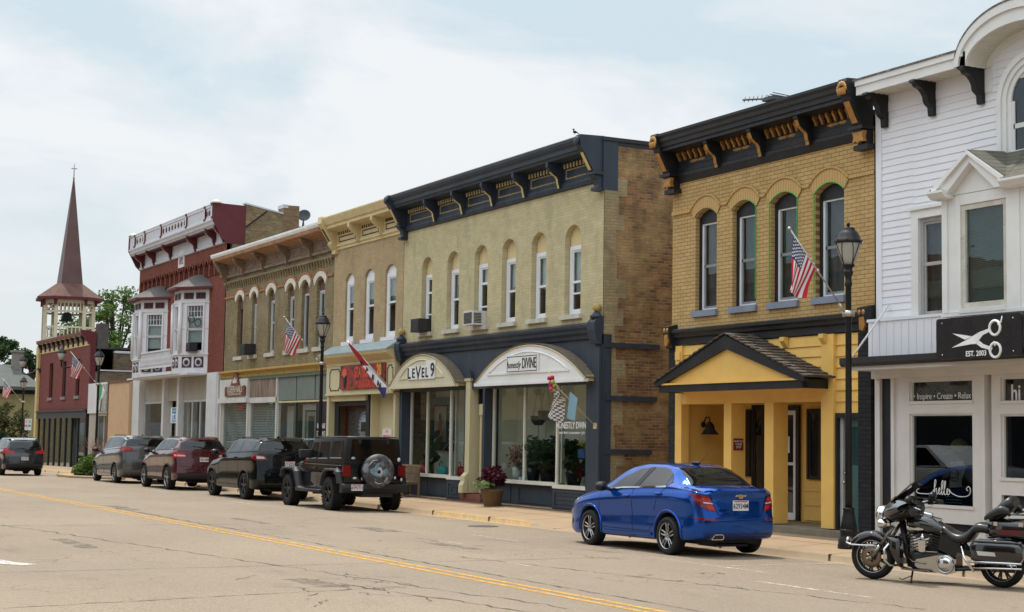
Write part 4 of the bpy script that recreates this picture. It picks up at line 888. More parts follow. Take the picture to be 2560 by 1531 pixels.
window(Wb, -19.50, -18.48, 4.10, 5.80, BY+0.01, paint('cream_sash', (0.50, 0.48, 0.42), 0.6, 0.15, 4, 0, 0.62, (0.24, 0.22, 0.2)), GL_UP, fw=0.09, blind=paint('slat_blind_dark', (0.10, 0.14, 0.125), 0.7, 0.1), sillout=0)
q = MB(); 
for k in range(52): q.box(-19.42, -18.56, BY+0.125, BY+0.131, 4.2+0.03*k, 4.212+0.03*k)
q.build('blind_slats', paint('slat_edge', (0.17, 0.23, 0.21), 0.6), Wb)
q = MB(); gm = -19.13                                     # small gable over the bay
q.prism([(-19.80, 5.98), (-18.45, 5.98), (gm, 6.50)], BY-0.01, BY+0.03, 'Y')
for s_, e in ((-1, -19.98), (1, -18.32)):
    q.prism([(e, 5.96), (e, 6.06), (gm, 6.60), (gm, 6.44), (e-s_*0.26, 5.96)], BY-0.16, BY+0.02, 'Y')
    q.prism([(e-s_*0.05, 6.02), (e-s_*0.02, 6.10), (gm, 6.63), (gm, 6.57)], BY-0.22, BY-0.16, 'Y')
q.prism([(BY-0.26, 6.06), (BY-0.26, 6.02), (BY-0.18, 5.94), (BY, 5.92), (BY, 6.08)], -20.02, -19.66, 'X')
q.prism([(BY-0.26, 6.06), (BY-0.26, 6.02), (BY-0.18, 5.94), (BY, 5.92), (BY, 6.08)], -18.42, -16.6, 'X')
q.build('bay_gable', TRW, Wb)
m, t, b = new_mat('shingle_moss'); p = coords(t); vv = coords(t, ('X', 'Z', None))
n = N(t, 'ShaderNodeTexBrick'); t.links.new(vv, n.inputs['Vector']); n.inputs['Scale'].default_value = 1; n.inputs['Brick Width'].default_value = 0.22; n.inputs['Row Height'].default_value = 0.085; n.inputs['Mortar Size'].default_value = 0.005; n.inputs['Color1'].default_value = (0.105, 0.098, 0.078, 1); n.inputs['Color2'].default_value = (0.15, 0.14, 0.115, 1); n.inputs['Mortar'].default_value = (0.03, 0.03, 0.025, 1)
t.links.new(mixc(t, mapr(t, noise(t, p, 5, 5, 0.7), 0.4, 0.7, 0, 0.8), n.outputs['Color'], (0.075, 0.074, 0.055)), b.inputs['Base Color']); b.inputs['Roughness'].default_value = 0.95; bump(t, b, n.outputs['Fac'], 0.8, -0.015); MATS['shingle_moss'] = m
q = MB()
q.add([(-20.02, BY-0.2, 6.08), (gm, BY-0.2, 6.645), (gm, YW, 6.70), (-19.93, YW, 6.12)], [(0, 1, 2, 3)])
q.add([(gm, BY-0.2, 6.645), (-18.30, BY-0.2, 6.09), (-17.9, YW, 6.2), (gm+0.4, YW, 6.70), (gm, YW, 6.70)], [(0, 1, 2, 3, 4)])
q.add([(-18.4, BY-0.24, 6.07), (-16.6, BY-0.24, 6.07), (-16.7, YW, 6.62), (-18.6, YW, 6.62)], [(0, 1, 2, 3)])
q.box(-18.6, -16.6, YW-0.08, YW-0.02, 6.60, 6.66)
q.build('bay_roof', MATS['shingle_moss'], Wb)
# awning strip over the shop
mb = MB(); mb.prism([(YW-0.22, 3.44), (YW-0.80, 3.40), (YW-0.80, 3.30), (YW-0.76, 3.24), (YW-0.22, 3.28)], wx0-0.08, wx1, 'X'); mb.build('awning', paint('charcoal_awning', (0.028, 0.028, 0.03), 0.5), Wb)
mb = MB(); mb.box(wx0+0.05, wx1, YW-0.70, YW-0.0, 3.18, 3.26); mb.box(wx0+0.02, wx1, YW-0.16, YW, 3.05, 3.26); mb.build('awning_soffit', SHOPW, Wb)
mb = MB(); mb.tube([(-21.98, YW-0.05, 4.36), (-22.1, YW-0.76, 3.42)], 0.018, 6); mb.build('stay_rod', WHITE, Wb)
# shopfront
mb = MB()
mb.box(wx0+0.0, -22.21, YW-0.06, YW+0.1, 0.15, 3.10); mb.box(-21.92, -21.84, YW-0.06, YW+0.1, 0.2, 3.10); mb.box(-21.84, -21.74, YW-0.02, YW+0.1, 0.2, 3.06)
mb.box(-22.21, -21.92, YW-0.03, YW+0.1, 3.06, 3.10)
mb.box(-21.74, -21.46, YW-0.04, YW+0.12, 0.2, 3.06); mb.box(-19.93, -19.70, YW-0.04, YW+0.12, 0.2, 3.06); mb.box(-21.46, -19.93, YW-0.04, YW+0.12, 2.42, 2.62); mb.box(-21.46, -19.93, YW-0.04, YW+0.12, 3.00, 3.06); mb.box(-21.46, -19.93, YW-0.04, YW+0.12, 0.58, 0.86)
mb.box(-21.74, -19.70, YW-0.04, YW+0.12, 0.15, 0.30)
mb.box(-19.70, -19.62, YW-0.08, YW+0.4, 0.2, 3.10); mb.box(-19.62, -19.50, YW+0.1, YW+0.4, 0.2, 3.06)
mb.box(-19.50, -19.30, YW-0.04, YW+0.12, 0.2, 3.06); mb.box(-19.30, -16.0, YW-0.04, YW+0.12, 2.40, 2.60); mb.box(-19.30, -16.0, YW-0.04, YW+0.12, 3.00, 3.06); mb.box(-19.30, -16.0, YW-0.04, YW+0.12, 1.10, 1.36); mb.box(-19.30, -16.0, YW-0.04, YW+0.12, 0.2, 0.9)
mb.box(-16.0, wx1, YW-0.04, YW+0.12, 0.2, 3.06)
mb.build('shopfront_frame', SHOPW, Wb)
mb = MB(); mb.box(-22.21, -21.92, YW+0.0, YW+0.06, 0.2, 3.06); mb.box(-21.46, -19.93, YW+0.02, YW+0.08, 0.30, 0.58); mb.box(-19.3, -16.0, YW+0.02, YW+0.08, 0.9, 1.10); mb.build('dark_panel', CHAR, Wb)
for a, c, z0, z1, nm in ((-21.46, -19.93, 2.62, 3.00, 'transom_window'), (-21.46, -19.93, 0.86, 2.42, 'display_window'), (-19.30, -16.0, 2.60, 3.00, 'transom_window'), (-19.30, -16.0, 1.36, 2.40, 'display_window')):
    q = MB(); q.box(a, a+0.04, YW-0.01, YW+0.08, z0, z1); q.box(c-0.04, c, YW-0.01, YW+0.08, z0, z1); q.box(a+0.04, c-0.04, YW-0.01, YW+0.08, z1-0.03, z1); q.box(a-0.02, c+0.02, YW-0.06, YW+0.08, z0-0.03, z0+0.02)
    w = q.build(nm, SHOPW, Wb); q = MB(); q.box(a+0.02, c-0.02, YW+0.03, YW+0.036, z0, z1); q.build('pane', glass('glass_salon', (0.5, 0.53, 0.53), 1.5, 0.0, 0.03), w)
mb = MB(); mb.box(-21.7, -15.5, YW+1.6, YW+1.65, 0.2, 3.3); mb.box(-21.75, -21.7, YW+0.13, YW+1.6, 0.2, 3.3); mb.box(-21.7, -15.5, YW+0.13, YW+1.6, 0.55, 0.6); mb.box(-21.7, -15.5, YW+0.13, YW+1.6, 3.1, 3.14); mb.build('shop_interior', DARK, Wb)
m, t, b = new_mat('dotted_valance'); p = coords(t, ('X', 'Z', None)); v = N(t, 'ShaderNodeTexVoronoi'); v.inputs['Scale'].default_value = 18; t.links.new(p, v.inputs['Vector'])
t.links.new(mixc(t, mapr(t, v.outputs['Distance'], 0.27, 0.33, 0, 1), (0.03, 0.03, 0.03), (0.55, 0.56, 0.52)), b.inputs['Base Color']); MATS['dotted_valance'] = m
q = MB(); q.grid([[(-21.40+0.03*i, YW+0.10+0.012*sin(i*0.9), z) for z in (2.68 + 0.03*sin(i*0.45), 2.98)] for i in range(49)]); tag(q.build('valance', MATS['dotted_valance']), 'polka dot valance curtain behind the salon transom window', 'curtain')
q = MB(); text_on(q, '\u2022 Inspire \u2022 Create \u2022 Relax \u2022', 0.155, -20.69, YW+0.028, 2.72, sx=0.88, ext=0.002); tag(q.build('window_lettering', LET), 'white lettering Inspire Create Relax on the salon transom', 'lettering')
q = MB(); text_on(q, 'hi', 0.36, -19.03, YW+0.028, 2.74, ext=0.002, bold=0.006, sx=0.85); tag(q.build('window_lettering', LET), 'white hi lettering on the transom at the right edge', 'lettering')
# hello script: strokes drawn as tubes
def script(mb, strokes, x, z, s, y, r=0.008):
    for st in strokes:
        P = [Vector((x+a*s, y, z+b_*s)) for a, b_ in st]; Q = []
        for i in range(len(P)-1):
            p0, p1, p2, p3 = P[max(i-1, 0)], P[i], P[i+1], P[min(i+2, len(P)-1)]
            for k in range(6):
                u = k/6; Q.append(0.5*((2*p1)+(p2-p0)*u+(2*p0-5*p1+4*p2-p3)*u*u+(3*p1-p0-3*p2+p3)*u**3))
        Q.append(P[-1]); mb.tube(Q, r, 5)
q = MB()
script(q, [[(-2.3, .5), (-2.6, .35), (-2.5, .05), (-1.6, .0), (-.6, .05), (-.1, .4), (.25, 1.2), (.15, 1.5), (.05, 1.1), (0, 0), (.15, .5), (.32, .6), (.38, .3), (.42, .02), (.6, .15), (.85, .5), (.75, .68), (.65, .4), (.75, .05), (1.0, .2), (1.3, 1.1), (1.25, 1.45), (1.1, 1.1), (1.12, .1), (1.3, .1), (1.6, .9), (1.65, 1.4), (1.5, 1.2), (1.45, .3), (1.55, .02), (1.85, .15), (2.05, .55), (1.9, .6), (1.85, .2), (2.05, .02), (2.25, .25), (2.2, .55), (2.4, .3), (2.8, .1), (3.6, -.1), (4.6, -.05), (5.1, .2), (5.2, .7), (4.9, .95), (4.65, .7), (4.85, .5)]], -20.92, 1.05, 0.165, YW+0.024, 0.007)
tag(q.build('window_lettering', LET), 'white handwritten hello with long swash low on the salon display window', 'lettering')
# shop sign
t_ = thing('shop_sign', 'large black sign with white scissors and EST. 2003', 'sign', (-18.8, 18.2, 3.6))
q = MB(); SY = 18.2
def rrect(x0, x1, z0, z1, r): return arc(x1-r, z1-r, r, 0, 90, 5)+arc(x0+r, z1-r, r, 90, 180, 5)+arc(x0+r, z0+r, r, 180, 270, 5)+arc(x1-r, z0+r, r, 270, 360, 5)
q.prism(rrect(-19.74, -17.88, 3.27, 3.925, 0.05), SY, SY+0.05, 'Y'); q.build('board', gloss('sign_black', (0.012, 0.012, 0.014), 0.25), t_)
q = MB(); S0 = 1/1425*0.0; 
def sp(px, py): return (-19.74 + (px-775)/628*1.86, 3.925 - (py-1070+(px-775)*0.057)/276*0.655)
q.prism([sp(905, 1168), sp(1050, 1187), sp(1000, 1210)], SY-0.012, SY-0.001, 'Y')
q.prism([sp(900, 1264), sp(1010, 1212), sp(1105, 1160), sp(1180, 1135), sp(1190, 1152), sp(1130, 1180), sp(1080, 1238), sp(1040, 1240)], SY-0.014, SY-0.001, 'Y')
q.prism([sp(1098, 1212), sp(1130, 1238), sp(1200, 1262), sp(1192, 1280), sp(1120, 1262), sp(1084, 1238)], SY-0.012, SY-0.001, 'Y')
for cxp, czp, rr in ((1218, 1132, 0.112), (1220, 1278, 0.112)):
    c_ = sp(cxp, czp); q.tube([(c_[0]+rr*cos(k*pi/12), SY-0.008, c_[1]+rr*sin(k*pi/12)) for k in range(24)], 0.022, 6, closed=True)
a_ = [sp(1240, 1110), sp(1262, 1095), sp(1270, 1055)]; q.tube([(x, SY-0.008, z) for x, z in a_], [0.018, 0.014, 0.006], 6)
a_ = [sp(1222, 1250), sp(1210, 1222)]; q.tube([(x, SY-0.008, z) for x, z in a_], [0.022, 0.016], 6)
text_on(q, 'EST. 2003', 0.118, sp(1078, 1297)[0], SY-0.004, sp(1085, 1302)[1], ext=0.002, bold=0.002, sx=0.95)
q.build('emblem', paint('sign_white', (0.78, 0.78, 0.78), 0.5), t_)
q = MB()
for x, z in ((-19.6, 3.85), (-19.6, 3.34), (-18.05, 3.85), (-18.05, 3.34)): q.ball((x, SY-0.002, z), 0.012, 8, 6)
q.build('screws', MATS['steel'], t_)
# ------------------------------------------------------------------ cream brick building (pub)
CRM = paint('cream_cornice', (0.60, 0.48, 0.26), 0.55, 0.10, 3); BRN = paint('brown_inset', (0.045, 0.035, 0.03), 0.6)
CB = brick('brick_tan', (0.42, 0.31, 0.17), (0.48, 0.36, 0.20), (0.36, 0.28, 0.17), 'XZ', 0.205, 0.071, 0.007, (0.40, 0.31, 0.20), 0.9, 0.5, 0.68, 0.5, (0.26, 0.20, 0.13), 0.4)
C = thing('brick_building', 'tan brick building with cream bracketed cornice between the cream and brown blocks', 'building', (-46.2, YW, 0.2))
cx0, cx1 = -49.08, -43.44
cw = [(-48.05, -47.32), (-46.44, -45.66), (-44.82, -43.98)]
mb = MB(); wall(mb, cx0, cx1, 4.6, 8.1, [(a, c, 4.88, 6.92, 0.19) for a, c in cw], YW, 0.2); mb.build('wall', CB, C)
shell(C, cx0, cx1, -0.3, 8.3, YW, 34, brick('brick_tan_side', (0.33, 0.25, 0.15), (0.28, 0.2, 0.12), (0.25, 0.2, 0.13), 'YZ'), ROOF)
GREENBL = paint('green_blind', (0.30, 0.42, 0.36), 0.7)
for a, c in cw:
    window(C, a+0.01, c-0.01, 4.90, 6.86, YW+0.06, WHITE, GL_UP, meet=5.96, fw=0.13, head=(6.92, 0.18, WHITE), blind=GREENBL, bz=5.98, sill=(a-0.14, c+0.10), smat=WHITE, sillh=0.12)
mb = MB(); prof_x(mb, cx0+0.1, cx1-0.02, [(0, 7.95), (0.05, 7.96), (0.05, 8.04), (0.10, 8.06), (0.10, 8.12), (0.05, 8.14), (0.05, 8.56), (0.12, 8.58), (0.50, 8.62), (0.50, 8.72), (0.56, 8.74), (0.62, 8.86), (0.66, 8.94), (0.66, 8.98), (0, 9.02)]); co = mb.build('cornice', CRM, C)
mb = MB(); bx = [-46.86, -45.0]; ed = [cx0+0.22]+bx+[cx1-0.1]
for a, c in zip(ed, ed[1:]):
    l, r_ = a+0.25, c-0.22; board_frame(mb, l, r_, 8.19, 8.38, YW-0.05, 0.035, 0.012)
    n = 9
    for i in range(n): x = l+(r_-l)*i/(n-1); mb.box(x-0.03, x+0.03, YW-0.075, YW-0.05, 8.44, 8.53)
mb.build('inset_lines', BRN, co)
for x in bx: q = MB(); bracket(q, x, 0.15, s_bracket(0.46, 8.62, 8.04), YW-0.05, 0, 1, 0.3, (7, -2)); q.build('bracket', [CRM, BRN], co)
x = cx0+0.16; q = MB(); prof_x(q, x-0.16, x+0.16, [(0, 9.04), (0.70, 9.02), (0.72, 8.80), (0.62, 8.68), (0.28, 8.22), (0.30, 8.14), (0.20, 8.02), (0.12, 7.98), (0.12, 7.84), (0, 7.84)]); q.add([(x-0.06, YW-0.60, 8.63), (x+0.06, YW-0.60, 8.63), (x+0.06, YW-0.315, 8.245), (x-0.06, YW-0.315, 8.245)], [(0, 1, 2, 3)], 1); q.build('end_console', [CRM, BRN], co)
squash(co, 0.88)
q = MB(); q.prism([(YW-0.02, 4.80), (YW-0.50, 4.50), (YW-0.50, 4.46), (YW, 4.62)], cx0+0.02, cx1-0.05, 'X'); q.build('metal_roof', paint('blue_grey_metal', (0.34, 0.42, 0.43), 0.45, 0.15, 4, 0.3, streak=True), C)
q = MB(); q.prism([(YW-0.49, 4.46), (YW-0.46, 4.38), (YW-0.22, 4.20), (YW-0.22, 4.12), (YW, 4.12), (YW, 4.6)], cx0+0.05, cx1-0.06, 'X'); q.build('coved_cornice', CRM, C)
PUB = paint('pub_cream', (0.60, 0.53, 0.33), 0.55, 0.07, 2, streak=True)
mb = MB(); mb.box(cx0+0.06, cx1-0.06, YW-0.20, YW-0.02, 3.22, 4.12); mb.box(cx0+0.06, cx1-0.06, YW-0.24, YW, 3.18, 3.24)
mb.box(cx0+0.04, -48.86, YW-0.16, YW+0.2, 0.15, 3.2); mb.box(-43.62, cx1-0.04, YW-0.16, YW+0.1, 0.15, 3.2)
mb.box(-48.86, -45.95, YW-0.1, YW+0.1, 3.0, 3.2); mb.box(-45.8, -43.6, YW+0.3, YW+0.35, 0.15, 3.2)
mb.box(-45.78, -45.72, YW+0.02, YW+1.2, 0.15, 3.2)
mb.build('shopfront_frame', PUB, C)
mb = MB()
for a, c in ((-48.7, -47.82), (-44.0, -43.6)):
    z0, z1 = 3.34, 4.02; k = 0.08; P = [(a+k, z0), (c-k, z0), (c-k, z0+k), (c, z0+k), (c, z1-k), (c-k, z1-k), (c-k, z1), (a+k, z1), (a+k, z1-k), (a, z1-k), (a, z0+k), (a+k, z0+k)]
    for p0, p1 in zip(P, P[1:]+P[:1]): mb.bar((p0[0], YW-0.205, p0[1]), (p1[0], YW-0.205, p1[1]), 0.012, 0.03)
mb.build('panel_lines', BRN, C)
mb = MB(); mb.box(-48.86, -48.5, YW+0.05, YW+0.1, 0.15, 3.0); mb.box(-48.5, -46.0, YW+0.05, YW+0.1, 2.85, 3.0); mb.box(-46.06, -45.8, YW-0.02, YW+0.1, 0.15, 3.2); d = mb.build('pub_door', CHAR, C)
q = MB(); q.box(-48.5, -46.06, YW+0.35, YW+0.4, 0.15, 2.85, 0); q.box(-48.5, -48.42, YW+0.28, YW+0.35, 0.15, 2.85, 1); q.box(-48.42, -46.1, YW+0.28, YW+0.35, 2.76, 2.85, 1); q.build('door_leaf', [paint('dim_glass_door', (0.07, 0.065, 0.06), 0.25), paint('dark_red', (0.10, 0.02, 0.015), 0.5)], d)
t_ = thing('round_sign', 'round grey clock-like emblem with dots on the dark pub door', 'sign', (-47.0, YW+0.3, 2.2))
q = MB(); q.lathe([(0.001, -0.012), (0.46, -0.012), (0.48, 0.0)], (-47.0, YW+0.33, 2.20), 32, 0, 'Y'); q.build('disc', paint('grey_disc', (0.26, 0.30, 0.36), 0.6), t_)
q = MB()
for k in range(20): a = 2*pi*k/20; q.lathe([(0.001, -0.006), (0.034, -0.006), (0.034, 0)], (-47.0+0.405*cos(a), YW+0.317, 2.2+0.405*sin(a)), 8, 0, 'Y')
q.lathe([(0.001, -0.004), (0.27, -0.004), (0.27, 0)], (-47, YW+0.317, 2.2), 28, 1, 'Y')
for k in range(4): q.box(-47.2+0.11*k, -47.13+0.11*k, YW+0.30, YW+0.313, 2.12, 2.34, 2)
q.box(-47.22, -46.78, YW+0.298, YW+0.312, 2.04, 2.12, 0)
q.build('dial', [CHAR, paint('pale_dial', (0.34, 0.36, 0.40), 0.6), BRN], t_)
# pub sign
t_ = thing('pub_sign', 'red and black pub banner with an orange number on the tan brick building', 'sign', (-45.86, YW-0.25, 3.4))
m, t, b = new_mat('red_banner'); p = coords(t, ('X', 'Z', None))
t.links.new(mixc(t, mapr(t, noise(t, p, 2.2, 6, 0.6), 0.46, 0.58, 0, 1), (0.34, 0.03, 0.02), (0.045, 0.012, 0.010)), b.inputs['Base Color']); b.inputs['Roughness'].default_value = 0.45; MATS['red_banner'] = m
q = MB(); q.box(-47.66, -44.10, YW-0.26, YW-0.21, 3.35, 4.10); q.build('board', MATS['red_banner'], t_)
q = MB(); text_on(q, 'STATION', 0.46, -45.84, YW-0.263, 3.86, sx=0.66, bold=0.012, ext=0.003); q.build('lettering', paint('red_letters', (0.80, 0.09, 0.05), 0.5), t_)
q = MB(); text_on(q, '20', 0.50, -44.52, YW-0.266, 3.88, sx=0.72, bold=0.016, ext=0.003); q.build('lettering', paint('orange_letters', (0.85, 0.36, 0.06), 0.5), t_)
q = MB(); text_on(q, 'PUB & GRUB', 0.30, -45.62, YW-0.263, 3.49, sx=0.92, bold=0.008, ext=0.003); q.build('lettering', paint('dull_red_letters', (0.62, 0.07, 0.04), 0.5), t_)
q = MB(); q.ball((-47.27, YW-0.27, 3.62), 1, 12, 8, 0, (0.13, 0.012, 0.24)); q.ball((-47.27, YW-0.275, 3.88), 1, 12, 8, 1, (0.20, 0.012, 0.13)); q.box(-47.5, -47.04, YW-0.28, YW-0.265, 3.80, 3.86, 1); q.ball((-47.27, YW-0.285, 3.80), 1, 10, 6, 2, (0.09, 0.01, 0.08)); q.build('emblem', [CHAR, MATS['red_letters'], paint('tan_face', (0.45, 0.22, 0.12), 0.6)], t_)
t_ = thing('notice_sign', 'small white NO SMOKING notice with red lettering by the pub side door', 'sign', (-45.0, YW+0.29, 1.95))
q = MB(); q.box(-45.4, -44.7, YW+0.27, YW+0.295, 1.78, 2.12); q.build('board', LET, t_)
q = MB(); text_on(q, 'NO', 0.13, -45.05, YW+0.268, 2.05, ext=0.002); text_on(q, 'SMOKING', 0.14, -45.05, YW+0.268, 1.88, ext=0.002, bold=0.003); q.build('lettering', MATS['red_letters'], t_)
# ------------------------------------------------------------------ brown brick building (nail salon)
BB = brick('brick_olive', (0.27, 0.205, 0.105), (0.20, 0.15, 0.08), (0.28, 0.23, 0.145), 'XZ', 0.205, 0.071, 0.010, (0.30, 0.25, 0.15), 0.8, 0.5, 0.66, 0.7, (0.11, 0.085, 0.05), 0.5)
B = thing('brick_building', 'olive brown brick building with peeling cornice and white arched hoods above a nail salon', 'building', (-55, YW, 0.2))
nx0, nx1 = -60.62, -49.1
nw = [(-59.12, -58.45), (-57.40, -56.83), (-55.54, -54.86), (-53.50, -52.82), (-52.08, -51.37), (-50.64, -49.88)]
mb = MB(); wall(mb, nx0, nx1, 4.28, 8.1, [(a, c, 4.83, 6.96, 0.20) for a, c in nw], YW, 0.24); mb.build('wall', BB, B)
shell(B, nx0, nx1, -0.3, 8.35, YW, 36, brick('brick_olive_side', (0.25, 0.19, 0.10), (0.17, 0.13, 0.07), (0.22, 0.18, 0.11), 'YZ'), ROOF)
ARCHW = paint('white_hood', (0.66, 0.62, 0.54), 0.7, 0.08); TERRA = paint('terracotta_line', (0.40, 0.17, 0.075), 0.6, 0.15); ROT = paint('rotted_board', (0.14, 0.09, 0.07), 0.8, 0.4, 8, streak=True)
ALU = paint('aluminium_frame', (0.45, 0.46, 0.47), 0.45)
for i, (a, c) in enumerate(nw):
    window(B, a+0.03, c-0.01, 4.85, 6.76, YW+0.10, ALU if i != 0 else ROT, GL_UP, meet=[None, 5.9, 5.95, 5.95, None, 5.9][i], fw=0.07, head=(6.96, 0.19, ROT), blind=[CURTAIN, BLIND, BLIND, BLIND, CURTAIN, BLIND][i], bz=[4.9, 5.9, 5.5, 5.95, 5.0, 5.3][i], sill=(a-0.20, c+0.14), smat=STONE, sillh=0.14)
mb = MB()
for a, c in nw:
    A = seg_arch(a-0.13, c+0.10, 6.93, 0.30, 10); Bp = seg_arch(a-0.26, c+0.24, 7.16, 0.24, 10)
    mb.prism([(a-0.13, 6.93)] + A[1:] + Bp[::-1], YW-0.05, YW+0.02, 'Y')
mb.build('arched_hood', ARCHW, B)
mb = MB(); cur = nx0+0.02
for i, (a, c) in enumerate(nw):
    mb.box(cur, a-0.26, YW-0.05, YW, 7.16, 7.23); Bp = seg_arch(a-0.28, c+0.26, 7.19, 0.26, 10); mb.tube([(x, YW-0.03, z) for x, z in Bp], 0.04, 6); cur = c+0.24
mb.box(cur, nx1-0.02, YW-0.05, YW, 7.16, 7.23); mb.build('string_course', TERRA, B)
mb = MB(); n = 44
for i in range(n):
    x = nx0+0.15+(nx1-nx0-0.3)*i/(n-1)
    for k in range(3): mb.box(x-0.055, x+0.055, YW-0.03-0.025*k, YW+0.0, 7.52+0.075*k, 7.595+0.075*k)
mb.box(nx0+0.02, nx1-0.02, YW-0.10, YW, 7.745, 7.82); mb.build('corbel_table', BB, B)
PEEL = paint('peeling_cornice', (0.20, 0.165, 0.125), 0.8, 0.35, 5, 0, 0.57, (0.40, 0.19, 0.10)); PEEL2 = paint('peeling_soffit', (0.36, 0.20, 0.115), 0.8, 0.3, 4, 0, 0.6, (0.24, 0.2, 0.16))
mb = MB(); prof_x(mb, nx0+0.1, nx1-0.02, [(0, 7.95), (0.10, 7.97), (0.10, 8.06), (0.04, 8.08), (0.04, 8.42), (0.10, 8.44), (0.10, 8.48)][:7]+[(0.10, 8.52), (0, 8.52)]); co = mb.build('cornice', PEEL, B)
mb = MB(); prof_x(mb, nx0+0.02, nx1-0.02, [(0, 8.50), (0.10, 8.50), (0.66, 8.60), (0.70, 8.72), (0, 8.74)]); mb.build('soffit_boards', PEEL2, co)
mb = MB(); prof_x(mb, nx0-0.05, nx1-0.02, [(0, 8.74), (0.70, 8.72), (0.74, 8.80), (0.74, 8.87), (0, 8.92)]); mb.build('white_edge', paint('white_flashing', (0.74, 0.74, 0.72), 0.5), co)
for x in (-58.3, -56.0, -53.4, -51.05):
    q = MB(); bracket(q, x, 0.13, s_bracket(0.55, 8.58, 7.92), YW-0.02); q.build('bracket', paint('bracket_grey', (0.20, 0.14, 0.10), 0.8, 0.35, 6, 0, 0.6, (0.38, 0.2, 0.12)), co)
x = nx0+0.16; q = MB(); prof_x(q, x-0.14, x+0.14, [(0, 8.72), (0.64, 8.66), (0.66, 8.56), (0.3, 8.08), (0.32, 8.0), (0.2, 7.9), (0.12, 7.8), (0.12, 7.70), (0, 7.70)]); q.build('end_console', MATS['bracket_grey'], co)
mb = MB()
for i in range(5):
    a, c = [nx0+0.35, -58.15, -55.85, -53.25, -50.9][i], [-58.45, -56.15, -53.55, -51.2, nx1-0.15][i]
    board_frame(mb, a, (a+c)/2-0.05, 8.13, 8.38, YW-0.04, 0.04, 0.02); board_frame(mb, (a+c)/2+0.05, c, 8.13, 8.38, YW-0.04, 0.04, 0.02)
mb.build('frieze_panels', paint('frieze_faded', (0.27, 0.17, 0.12), 0.8, 0.4, 7, 0, 0.56, (0.16, 0.15, 0.14)), co)
squash(co, 0.9)
GRN = paint('sage_green', (0.12, 0.17, 0.13), 0.6, 0.1); OCH = paint('ochre_cornice', (0.46, 0.30, 0.09), 0.6, 0.15, 3)
mb = MB(); prof_x(mb, nx0+0.02, nx1-0.05, [(0, 4.14), (0.10, 4.14), (0.14, 4.20), (0.24, 4.24), (0.24, 4.30), (0, 4.34)]); lc = mb.build('lower_cornice', OCH, B)
mb = MB(); prof_x(mb, nx0+0.05, nx1-0.08, [(0, 3.92), (0.10, 3.92), (0.10, 4.14), (0, 4.14)]); mb.build('frieze_band', GRN, lc)
mb = MB()
for i in range(64): x = nx0+0.15+0.178*i; mb.box(x-0.035, x+0.035, YW-0.16, YW-0.10, 4.03, 4.13)
mb.build('dentils', OCH, lc)
SHW = paint('dirty_white', (0.58, 0.56, 0.52), 0.6, 0.12, 3, streak=True); PLANK = paint('bare_planks', (0.23, 0.17, 0.13), 0.8, 0.35, 5, streak=True); FRG = paint('frosted_panel', (0.17, 0.20, 0.185), 0.35, 0.1, 2)
mb = MB(); mb.box(nx0+0.08, -57.22, YW-0.16, YW, 3.24, 3.98); mb.box(nx0+0.05, -57.16, YW-0.22, YW+0.02, 3.08, 3.26); mb.box(-57.16, -54.1, YW-0.08, YW+0.02, 3.05, 3.25); mb.box(nx0+0.02, nx0+0.16, YW-0.12, YW+0.1, 0.1, 3.1); mb.box(-57.34, -57.22, YW-0.12, YW+0.1, 0.1, 3.1); mb.box(-54.24, -54.14, YW-0.08, YW+0.1, 0.1, 3.95)
mb.box(nx0+0.1, -54.2, YW-0.1, YW+0.1, 0.1, 0.6); mb.build('shopfront_frame', SHW, B)
mb = MB()
for i in range(9): mb.box(-57.20+0.335*i, -56.88+0.335*i, YW-0.05-0.01*(i % 2), YW, 3.26, 3.95)
mb.build('plank_panel', PLANK, B)
mb = MB(); mb.box(-54.12, -49.2, YW-0.04, YW, 3.02, 3.08, 1)
for a, c in ((-54.1, -52.36), (-52.28, -50.55), (-50.47, -49.25)): mb.box(a, c, YW-0.02, YW, 3.10, 3.92)
mb.build('transom_panel', [FRG, CREAMP], B)
for a, c in ((-60.46, -57.34), (-57.22, -54.24)):
    q = MB(); q.box(a, a+0.05, YW-0.03, YW+0.05, 0.6, 3.08); q.box(c-0.05, c, YW-0.03, YW+0.05, 0.6, 3.08); w = q.build('shop_window', SHW, B); q = MB(); q.box(a+0.05, c-0.05, YW, YW+0.006, 0.6, 3.06); q.build('pane', GL_SHOP, w)
    q = MB()
    for k in range(40): 
        P = [[(a+0.05+(c-a-0.1)*i/12, YW+0.10+d_, 0.62+0.061*k+0.035*(d_ > 0)+0.012*sin(i*1.1+k*0.3)*(a < -58)) for i in range(13)] for d_ in (-0.015, 0.02)]
        q.grid(P, smooth=False)
    q.build('blind', paint('venetian_white', (0.58, 0.58, 0.54), 0.6, 0.06), w)
q = MB(); q.box(-60.4, -54.2, YW+0.25, YW+0.28, 0.3, 3.1); q.build('shop_backing', paint('dim_room', (0.10, 0.10, 0.095), 0.9), B)
mb = MB(); mb.box(-54.14, -49.2, YW+0.3, YW+0.34, 0.1, 3.05, 3); mb.box(-52.36, -52.28, YW-0.03, YW+0.3, 0.1, 3.05, 1); mb.box(-51.95, -51.75, YW+0.1, YW+0.14, 0.1, 2.95, 0); mb.box(-50.72, -50.55, YW+0.1, YW+0.14, 0.1, 2.95, 0); mb.box(-51.75, -50.72, YW+0.1, YW+0.14, 2.75, 2.95, 0); mb.box(-51.7, -50.8, YW+0.15, YW+0.18, 0.1, 2.7, 2); mb.box(-51.5, -50.95, YW+0.14, YW+0.15, 1.0, 2.55, 1)
